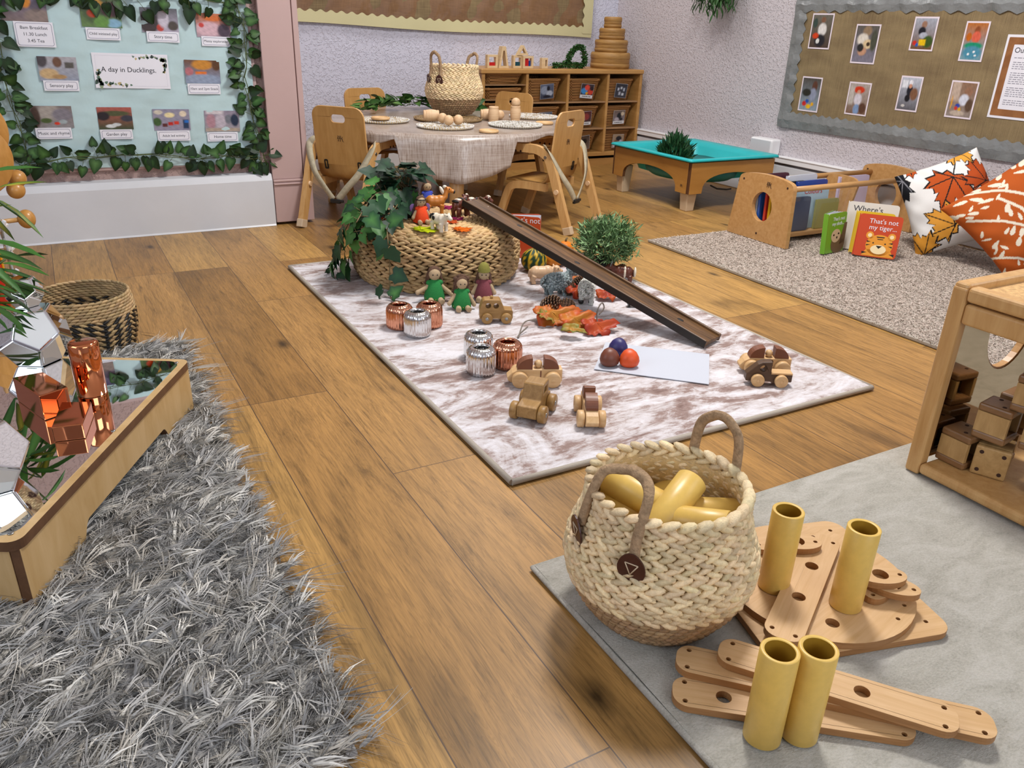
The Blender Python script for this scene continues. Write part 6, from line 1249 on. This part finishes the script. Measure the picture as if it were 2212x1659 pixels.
# ------------------------------------------------------------------ wooden cars
def wheel(t, x, y, r, w, m='carwood', hub=None):
    g = G(); g.T = Matrix.Translation((x, y, r)) @ Matrix.Rotation(PI/2, 4, 'X'); g.lathe([(0, -w/2), (r-.002, -w/2), (r, -w/2+.002), (r, w/2-.002), (r-.002, w/2), (0, w/2)], 28); wl = g.build('wheel', m, t)
    g = G(); sg = 1 if y > 0 else -1; g.T = Matrix.Translation((x, y+sg*w/2, r)) @ Matrix.Rotation(PI/2, 4, 'X'); g.lathe([(0, -.001), (.005, -.001), (.0055, 0), (.005, .001), (0, .001)], 14); g.build('axle_end', hub or m, wl)
def jeep(label, loc, rz, s=1.):
    t = oriented('toy_jeep', label, 'toy car', loc, rz, 'wooden toy cars on the rug', s); g = G(); g.T = AX.copy()
    out = [(-.052, .014), (.05, .014), (.05, .036), (.047, .041), (.024, .043), (.012, .07), (.008, .074), (-.038, .074), (-.043, .07), (-.052, .044)]
    g.prism(out, -.02, .02, [circ(.0085, 18, -.026, .056)[::-1], circ(.0085, 18, -.002, .055)[::-1]]); g.build('body', 'oldwood', t, bevel=.002)
    for x in (-.03, .03):
        for y in (-.025, .025): wheel(t, x, y, .017, .011, 'oldwood', 'steel')
    G().tube([(-.015, 0, .072), (-.015, 0, .082)], .0045, 12).build('roof_peg', 'oldwood', t); return t
q = P(1072, 700, ZR); jeep('old wooden jeep with two round windows in front of the felt dolls', (q.x+.012, q.y+.025, ZR), -.4)
def truck(label, loc, rz, s=1.):
    t = oriented('toy_truck', label, 'toy car', loc, rz, 'wooden toy cars on the rug', s); g = G(); g.T = AX.copy()
    out = [(-.05, .012), (.052, .012), (.052, .038), (.02, .042), (.008, .072), (.004, .075), (-.03, .075), (-.033, .07), (-.034, .04), (-.05, .038)]
    g.prism(out, -.022, .022, [[(-.022, .05), (-.022, .064), (-.004, .064), (.002, .05)]]); g.build('body', 'oldwood', t, bevel=.0025)
    for x in (-.032, .034):
        for y in (-.031, .031): wheel(t, x, y, .019, .016, 'oldwood', 'steel')
    return t
q = P(1155, 912, ZR); truck('old wooden cab car facing the camera in front of the number 1 racing car', (q.x+.02, q.y+.04, ZR), math.atan2(-.66, -.75), 1.1)
def racer(label, loc, rz, num=None, s=1.):
    t = oriented('toy_racing_car', label, 'toy car', loc, rz, 'wooden toy cars on the rug', s); g = G(); g.T = AX.copy()
    out = [(-.07, .014), (-.072, .022), (-.06, .034), (-.045, .042), (.06, .042), (.06, .01), (.055, .008), (-.06, .008)]
    g.prism(out, -.0145, .0145); b = g.build('body', 'carwood', t, bevel=.002)
    g = G(); g.T = AX.copy(); g.prism([(-.048, .042)]+[(-.012-.036*math.cos(PI/2*i/8), .042+.028*math.sin(PI/2*i/8)) for i in range(9)]+[(-.012, .042)], -.0135, .0135); g.build('front_cowl', 'carbrown', t, bevel=.0015)
    g = G(); g.T = AX.copy(); g.prism([(.016, .042)]+[(.016+.036*math.sin(PI/2*i/8), .042+.028*math.cos(PI/2*i/8)) for i in range(9)], -.0135, .0135); g.build('rear_cowl', 'carbrown', t, bevel=.0015)
    G().ell((.003, 0, .051), .0098, None, 18, 12).build('driver_peg', 'carwood', t)
    for x in (-.042, .036):
        for y in (-.0235, .0235): wheel(t, x, y, .0195, .016)
    if num: text(num, .03, 'carbrown' if num == '1' else 'hole', b, (.008, -.0149, .027), rot=(PI/2, 0, 0), name='number')
    return t
q = P(1158, 838, ZR); racer('pale wooden racing car numbered 1 with brown cowls beside the tealight holders', (q.x+.015, q.y+.025, ZR), -.42, '1', 1.07)
q = P(1286, 930, ZR); racer('pale wooden racing car with brown cowls seen nose-on at the front of the rug', (q.x+.022, q.y+.06, ZR), math.atan2(.88, .47), None, 1.03)
q = P(1670, 832, ZR); RC = Vector((q.x, q.y, ZR)); racer('pale wooden racing car numbered 3 behind the dark wooden truck', RC+Vector((.048, .078, 0)), -.52, '3', 1.05)
t = oriented('toy_truck', 'dark walnut toy truck with a flat bed in front of the number 3 car', 'toy car', RC+Vector((-.008, .014, 0)), -.56, 'wooden toy cars on the rug', .98); g = G(); g.T = AX.copy()
out = [(-.062, .012), (.06, .012), (.06, .034), (.003, .036), (.003, .068), (-.022, .066), (-.034, .06), (-.062, .032)]
g.prism(out, -.013, .013, [circ(.0088, 18, -.019, .048)[::-1]]); g.build('body', 'cardark', t, bevel=.0025)
G().box((.031, 0, .036), (.056, .03, .005)).build('flat_bed', 'carwood', t, bevel=.001)
for x in (-.032, .03):
    for y in (-.02, .02): wheel(t, x, y, .0172, .014)
# ------------------------------------------------------------------ sage rug, bamboo boards, tubes, foreground basket
t = thing('sage_rug', 'grey green short pile rug at the lower right under the bamboo boards', 'rug', (0, 0, 0)); GX0, GY1 = .59, .945
g = G(); g.grid(lambda u, v: (GX0+.006+1.9*u, -.9+(GY1+.894)*v, .0125+.002*math.sin(u*23+v*9)*math.sin(v*31)+.004*math.exp(-((v-.93-.03*math.sin(u*9))/.008)**2)*(u > .12)*(u < .6)), 90, 90); g.bb((GX0+.006, -.9, .001), (GX0+1.9, GY1-.006, .01)); g.build('plush_top', 'sage_plush', t)
g = G(); g.tube([(GX0+.004, -.9, .0065), (GX0+.004, .2, .0065), (GX0+.004, GY1-.004, .0065), (1.3, GY1-.004, .0065), (2.48, GY1-.004, .0065)], .0058, 8); g.build('edge_binding', 'sage_plush', t)
ZS = .0145; TH_ = .0115
def board(label, cx, cy_, rz, z, outline, holes, name='bamboo_board'):
    t = thing(name, label, 'building board', (cx, cy_, z), rz, 'bamboo boards'); g = G(); g.prism(outline, 0, TH_, [h[::-1] for h in holes], mi=0, mi_side=1); g.build('drilled_panel', ['bamboo', 'bamboo_edge'], t, bevel=.0012)
    return t
sm = lambda x, y: circ(.0035, 10, x, y)
lg_ = lambda x, y: circ(.0105, 18, x, y)
board('square bamboo board with rounded corners under the round one on the sage rug', .972, .682, -.262, ZS, rrect(.31, .31, .028, 6), [sm(x, y) for x in (-.125, .125) for y in (-.125, .125)]+[sm(.08, -.128), sm(-.08, .128)])
board('round bamboo board carrying two standing tubes on the square one', .975, .675, .2, ZS+TH_+.0005, circ(.153, 56), [lg_(.11*math.cos(a), .11*math.sin(a)) for a in (-.9, .45, 1.55, 3.9)]+[sm(.135*math.cos(a), .135*math.sin(a)) for a in (-1.5, -1.2, 2.4, 3.2)]+[sm(.02, .12), sm(-.05, .06)])
def plank(label, a, b, z, w=.056, big=(.35, .62)):
    L = (b-a).length; c = (a+b)/2; rz = math.atan2(b.y-a.y, b.x-a.x); hs = [lg_((k-.5)*L, 0) for k in big]+[sm(sx*(L/2-.017), sy_*.017) for sx in (-1, 1) for sy_ in (-1, 1)]
    return board(label, c.x, c.y, rz, z, rrect(L, w, .022, 6), hs, 'bamboo_plank')
z3 = ZS+2*(TH_+.0005)
plank('bamboo plank with two round holes lying across the round board', Vector((.803, .588, 0)), Vector((1.072, .742, 0)), z3, .058, (.36, .66))
def pk(px, py, z): v = P(px, py, z); return Vector((v.x, v.y, 0))
plank('bottom bamboo plank of the fan of three at the picture bottom', pk(1452, 1490, ZS+.01), pk(1975, 1570, ZS+.01), ZS, .055, (.22, .5))
plank('middle bamboo plank of the fan of three at the picture bottom', pk(1460, 1420, ZS+.02), pk(2150, 1572, ZS+.02), ZS+TH_+.0005, .055, (.45,))
plank('top bamboo plank of the fan of three with one round hole showing', pk(1552, 1400, ZS+.034), pk(2072, 1560, ZS+.034), z3, .055, (.25, .62))
def eye(label, px, py, rz, z):
    v = P(px, py, z+TH_); return board(label, v.x, v.y, rz, z, circ(.042, 30, 0, 0, .024), [circ(.0125, 16), sm(.031, 0), sm(-.031, 0)], 'bamboo_ring')
z2 = ZS+2*TH_+.0012
eye('oval bamboo ring lowest behind the left standing tube', 1672, 1170, -.2, z2); eye('oval bamboo ring lying on top of the pair behind the left standing tube', 1722, 1168, -.55, z2+TH_+.0005)
eye('lowest oval bamboo ring of the three right of the plank', 1893, 1262, .5, z2); eye('middle oval bamboo ring of the three right of the plank', 1928, 1262, -.9, z2+TH_+.0005); eye('topmost oval bamboo ring of the three right of the plank', 1902, 1240, -.5, z2+2*TH_+.001)
def tubeobj(label, loc, rot=(0, 0, 0), L=.145, group='yellow cardboard tubes'):
    t = thing('yellow_tube', label, 'tube', loc, group=group, rot=rot); r = .0243; g = G()
    g.lathe([(r-.001, 0), (r, .001), (r, L-.001), (r-.001, L), (r-.0045, L), (r-.0055, L-.001)], 40); g.lathe([(r-.001, 0), (r-.0055, .0005)], 40); g.build('outer_wall', 'tube_y', t)
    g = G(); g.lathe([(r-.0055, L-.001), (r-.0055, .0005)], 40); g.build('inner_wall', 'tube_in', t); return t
def stand(label, px, py, z): v = P(px, py, z); tubeobj(label, (v.x, v.y, z))
stand('yellow tube standing on the round board beside the big basket', 1670, 1266, z2); stand('yellow tube standing on the round board right of the plank', 1825, 1306, z2)
stand('yellow tube standing on the sage rug at the front, left of the touching pair', 1645, 1590, ZS); stand('yellow tube standing on the sage rug at the front, right of the touching pair', 1724, 1584, ZS)
BX, BY = .712, .765
tote('big woven basket full of yellow tubes standing on the corner of the sage rug', (BX, BY, ZS-.002), 0, 'two-tone handled baskets', handles=((3.3, .05, .075, .272), (.235, .04, .122, .3)))
def lying(label, px, py, z, az, el, L=.11):
    v = P(px, py, z); d = Vector((math.cos(az)*math.cos(el), math.sin(az)*math.cos(el), math.sin(el))); q = d.to_track_quat('Z', 'Y'); tubeobj(label, v-d*L/2, q.to_euler(), L, 'yellow tubes in the big basket')
lying('yellow tube lying at the back left inside the basket', 1385, 1072, .2, -1.2, -.12, .12); lying('yellow tube lying across the middle of the pile inside the basket', 1452, 1095, .205, .35, .38, .115)
lying('yellow tube lying at the right inside the basket', 1525, 1108, .182, -.45, -.05, .11); lying('yellow tube at the front right inside the basket, open end showing', 1512, 1132, .2, -1.0, .2, .085)
lying('yellow tube at the front inside the basket, mostly hidden by the rim', 1425, 1148, .172, -.35, .1, .1); lying('yellow tube at the left inside the basket behind the handle', 1372, 1112, .165, -1.1, -.05, .12)
lying('yellow tube deep at the back of the basket', 1460, 1060, .15, .15, .0, .12); lying('yellow tube deep in the middle of the basket under the others', 1430, 1130, .13, 1.2, .0, .14)
# ------------------------------------------------------------------ left side: shaggy rug, mirror table and its treasures
HX0, HX1, HY0, HY1 = -1.0, .235, .70, 2.27
GC = [lin(c) for c in ('#bcb9b4', '#cfccc5', '#9c9a98', '#abaaa8', '#dad6cd', '#bab4aa', '#bfbdb9', '#a5a3a1')]
t = thing('shaggy_rug', 'long haired grey shaggy rug at the left under the mirror table', 'rug', (0, 0, 0))
G().bb((HX0, HY0+.015, .001), (HX1-.03, HY1, .008)).build('rug_backing', 'grey_w', t, bevel=.003)
def hm(x, y): return (x > -.62) & ~((x < -.18) & (y > 1.9))
stuff(pile(HX0, HX1-.02, HY0+.012, HY1, 17000, .045, .003, GC, 3, .93, .008, 1.4, hm, 7, .24, .11, .35).build('pile', 'vyarn', t))
TA, TB, MT_ = P(410, 776, .134), P(38, 1172, .134), .134
u = (TA-TB); ML = u.length; rz0 = math.atan2(u.y, u.x); MD = .56
t = thing('mirror_table', 'low pale wooden table with a mirror top standing on the grey shaggy rug', 'mirror table', (TB.x, TB.y, 0), rz0)
g = G(); g.prism(rrect(ML, MD, .02, 6, ML/2, MD/2), .1165, .1335, [rrect(ML-.03, MD-.03, .03, 6, ML/2, MD/2)[::-1]], mi=0, mi_side=1); mat('lipping', '#6b4a30', .5, wood='#553822', vs=10, stretch=(4, 4, 4)); mat('maple', '#c8a878', .45, wood='#b7945f', vs=6, stretch=(5, 5, 1)); g.build('top_frame', ['maple', 'lipping'], t, bevel=.002)
G().prism(rrect(ML-.028, MD-.028, .03, 6, ML/2, MD/2), .126, .1342).build('mirror_top', 'mirror', t)
def sidep(L, M, nm='side_panel'):
    a, b = .15, L-.13; cut = [(a, 0)]+[(a+.012+.03*(i/6), .045*math.sin(PI/2*i/6)**1.) for i in range(1, 7)]+[(b-.012-.03*(1-i/6), .045*math.cos(PI/2*i/6)) for i in range(0, 6)]+[(b, 0)]
    g = G(); g.T = M; g.prism([(0, 0)]+cut+[(L, 0), (L, .1165), (0, .1165)], -.008, .008, mi=0, mi_side=1); return g.build(nm, ['maple', 'lipping'], t, bevel=.001)
sidep(ML-.012, Matrix.Translation((.006, .012, 0)) @ AX); sidep(ML-.012, Matrix.Translation((.006, MD-.012, 0)) @ AX)
for x in (.013, ML-.013): sidep(MD-.04, Matrix.Translation((x, .02, 0)) @ AY, 'end_panel')
g = G()
for x, y in ((.022, .022), (ML-.022, .022), (ML*.5, .017), (.022, MD-.022), (ML-.022, MD-.022)): g.ell((x, y, .1345), (.0045, .0045, .0015), None, 12, 6)
g.build('screws', 'steel', t)
g = G(); g.tube([(ML*.5+.18*k, .0035, .06) for k in (0,)]+[(ML*.5, .002, .06)], .003, 6) if False else g.ell((.0, MD*.12, .05), (.001, .004, .004), None, 8, 5); g.build('screw_cap', 'steel', t)
MZ_ = MT_+.0006
def dodeca(label, px, py, R, zc, rot, name='mirror_ball'):
    v = P(px, py, zc); t = thing(name, label, 'mirrored polyhedron', v, rot=rot, group='mirrored polyhedra'); p = (1+5**.5)/2
    V = [Vector(q) for q in [(x, y, z) for x in (-1, 1) for y in (-1, 1) for z in (-1, 1)]+[(0, a/p, b*p) for a in (-1, 1) for b in (-1, 1)]+[(a/p, b*p, 0) for a in (-1, 1) for b in (-1, 1)]+[(b*p, 0, a/p) for a in (-1, 1) for b in (-1, 1)]]
    k = R/3**.5; g = G(); pn = G(); fs = []
    for d in [Vector(q).normalized() for q in [(a, 0, b*p) for a in (-1, 1) for b in (-1, 1)]+[(b*p, a, 0) for a in (-1, 1) for b in (-1, 1)]+[(0, b*p, a) for a in (-1, 1) for b in (-1, 1)]]:
        idx = sorted(range(20), key=lambda i: -V[i].dot(d))[:5]; c = sum((V[i] for i in idx), Vector())/5; e1 = (V[idx[0]]-c).normalized(); e2 = d.cross(e1); idx.sort(key=lambda i: math.atan2((V[i]-c).dot(e2), (V[i]-c).dot(e1))); fs.append(tuple(idx))
        pts = [c+(V[i]-c)*.86 for i in idx]; pn.add([q*k*1.004 for q in pts]+[q*k*.97 for q in pts], [(0, 1, 2, 3, 4)]+[(j, 5+j, 5+(j+1) % 5, (j+1) % 5) for j in range(5)])
    g.add([q*k for q in V], fs); g.build('frame', 'chrome', t, bevel=R*.045, seg=3); pn.build('mirror_facets', 'mirror', t); return t
fl_ = math.atan2((1+5**.5)/2, 1)       # tips a face down
dodeca('large mirrored dodecahedron standing on the mirror table behind the copper blocks', 72, 722, .078, MZ_+.062, (fl_, 0, .75)); dodeca('small mirrored dodecahedron balanced on top of the large one', 52, 630, .04, MZ_+.124+.032, (fl_, 0, 1.9))
dodeca('mirrored dodecahedron cut by the left picture edge at the near end of the mirror table', -38, 985, .072, MZ_+.0573, (fl_, 0, .2))
def copperbox(label, quad, h):
    c = [P(px, py, MZ_+h) for px, py in quad]; o = sum(c, Vector())/4; t = thing('copper_block', label, 'copper block', (o.x, o.y, MZ_), group='copper blocks on the mirror table')
    pts = [(q.x-o.x, q.y-o.y) for q in c]; ar = sum(pts[i][0]*pts[(i+1) % 4][1]-pts[(i+1) % 4][0]*pts[i][1] for i in range(4)); pts = pts if ar > 0 else pts[::-1]
    g = G(); g.prism(pts, 0, h); g.build('mirror_copper_body', 'copper', t, bevel=.0018, seg=3)
copperbox('taller copper block behind the small one on the mirror table', ((26, 815), (92, 803), (146, 836), (84, 856)), .052); copperbox('small flat copper block in front on the mirror table', ((133, 868), (197, 867), (178, 916), (110, 924)), .03)
v = P(200, 848, MZ_); t = thing('copper_cylinder', 'tall shiny copper cylinder standing on the mirror table', 'copper cylinder', (v.x, v.y, MZ_)); g = G(); g.lathe([(0, 0), (.0275, 0), (.0285, .001), (.0285, .108), (.0265, .1125), (.022, .114), (0, .114)], 48); g.build('mirror_copper_body', 'copper', t)
# bamboo-like plant out at the left edge
v = P(-120, 800, MZ_); t = thing('bamboo_plant', 'artificial bamboo plant at the left edge, its long leaves hanging into the picture', 'artificial plant', (v.x, v.y, MZ_)); g = G(); s_ = G()
ends = [P(-18, 590, .37), P(12, 560, .36), P(-25, 660, .31), P(-30, 520, .45), P(-22, 345, .6), P(-5, 405, .53), P(-50, 640, .33)]
for i, e in enumerate(ends):
    e = e-v; pts = bez([(0, 0, .04), e*.45+Vector((0, 0, .06)), e], 5); s_.tube(pts, .0022, 6)
    for k in range(8 if i not in (4, 5) else 5):
        p = pts[min(len(pts)-1, len(pts)-1-(k % 5))]; aa = rnd(-.9, 1.2) if k % 3 else rnd(0, 6.3)
        leaf(g, p, (math.cos(aa), math.sin(aa), rnd(-.9, .35)), (rnd(-.3, .3), rnd(-.3, .3), 1), rnd(.07, .12), 'lance', jit(lin(random.choice(('#2f5a22', '#3f6d2a', '#24441a')))), jit(lin(random.choice(('#4f7e34', '#b8ac3a', '#3f6a2c')))), fold=.3, droop=rnd(.05, .35), wid=.85)
g.build('foliage', 'vleaf', t); s_.build('canes', 'stem', t); G().lathe([(0, 0), (.03, 0), (.036, .05), (.033, .05), (0, .045)], 20).build('pot', 'black_soft', t)
# black and natural basket behind the mirror table
t = thing('striped_basket', 'round open seagrass basket with black chevron weave behind the mirror table', 'basket', (.0, 2.36, .001)); g = G(); i = 0; z = .006; NAT, BLK = lin('#b19468'), lin('#141210')
def bp(z): k = z/.155; return .104+.022*math.sin(PI*min(1, .1+k*.72))
while z < .155:
    r = bp(z); n = 44; a = 2*PI*(np.arange(n)+i*.5)/n; T = np.c_[-np.sin(a), np.cos(a), 0*a]; R_ = np.c_[np.cos(a), np.sin(a), 0*a]; Zv = np.tile([0, 0, 1.], (n, 1)); zig_ = np.where(np.floor(a/(2*PI)*10) % 2 == 0, 1, -1)
    q = (np.arange(n)*1+(i//2)*zig_) % 2; cc = np.where(((q == 0) & (z < .108))[:, None], NAT, BLK) if z < .108 else np.tile(NAT, (n, 1))
    tilt_ = (.45*zig_)[:, None] if z < .108 else .2
    stitches(g, R_*r+np.array([0, 0, z]), T+Zv*tilt_, Zv-T*tilt_, R_, .0125, .0046, .0042, cc, .16, 6, 5); z += .0074; i += 1
g.lathe([(0, .003), (.095, .002)]+[(bp(k*.0155)-.0005, k*.0155) for k in range(11)], 44, col=lin('#7a6648')); g.build('woven_body', 'vcol', t)
# ------------------------------------------------------------------ toys at the left picture edge
mat('ball_w', '#c8924e', .3, wood='#b27e3a', vs=9, stretch=(6, 6, 2))
ex, ey = -.262, 3.02
t = thing('activity_stand', 'wooden activity stand with round discs and balls at the left picture edge', 'activity toy', (ex, ey, 0), .25)
G().box((0, 0.03, .012), (.16, .16, .024)).build('base', 'beech_x', t, bevel=.004)
G().box((0, .03, .33), (.05, .03, .62)).build('post', 'beech', t, bevel=.004)
for x, y, z, r in ((.035, -.02, .505, .115), (.02, -.075, .43, .115)):
    g = G(); g.T = Matrix.Translation((x, y, z)) @ Matrix.Rotation(PI/2, 4, 'X'); g.lathe([(0, -.009), (r-.003, -.009), (r, -.006), (r, .006), (r-.003, .009), (0, .009)], 48); g.build('disc', 'ball_w', t)
g = G(); g.tube([(.03, .02, .5), (.03, -.1, .46)], .008, 8); g.build('axle', 'beech', t)
for x, y, z in ((.075, -.035, .565), (.085, -.045, .62), (.14, -.05, .36), (.128, -.055, .325)): G().ell((x, y, z), .027, None, 18, 12).build('ball', 'ball_w', t)
t = thing('gear_toy', 'red and yellow toy with white flower gears at the left picture edge', 'toy', (-.235, 2.92, 0), .15); t.scale = (1.1, 1.1, 1.25)
g = G(); g.T = AY.copy(); g.prism([(-.1, 0), (.06, 0), (.03, .14), (.0, .2), (-.04, .215), (-.09, .2)], -.02, .02); g.build('red_body', 'red', t, bevel=.008, seg=3)
g = G(); g.T = AY.copy(); g.prism([(-.085, .01), (.03, .01), (.012, .13), (-.03, .18), (-.07, .17)], .021, .027); g.build('yellow_panel', 'yellow', t, bevel=.002)
G().box((-.005, .02, .235), (.05, .05, .05)).build('blue_cap', 'blue', t, bevel=.008)
mat('frosted', '#9aa0a0', .3, alpha=.75)
for k, (y, z) in enumerate(((-.01, .185), (-.03, .13), (-.055, .07))):
    g = G(); g.T = Matrix.Translation((.045, y, z)) @ Matrix.Rotation(PI/2, 4, 'Y'); g.lathe([(0, -.003), (.03, -.003), (.03, .003), (0, .003)], 28); g.build('frosted_disc', 'frosted', t)
    g = G(); g.T = Matrix.Translation((.05, y-.012, z)) @ Matrix.Rotation(PI/2+.5, 4, 'X') @ Matrix.Rotation(.7, 4, 'Y'); g.prism([((.013+.006*math.cos(6*a))*math.cos(a), (.013+.006*math.cos(6*a))*math.sin(a)) for a in [2*PI*i/48 for i in range(48)]], -.005, .005, [circ(.004, 10)[::-1]]); g.build('flower_gear', 'plastic_w', t)
g = G(); g.tube([(.03, .02, .19), (.1, .03, .19)], .006, 8); g.build('knob_rod', 'beech', t); G().ell((.118, .03, .19), .024, None, 18, 12).build('wooden_knob', 'ball_w', t)
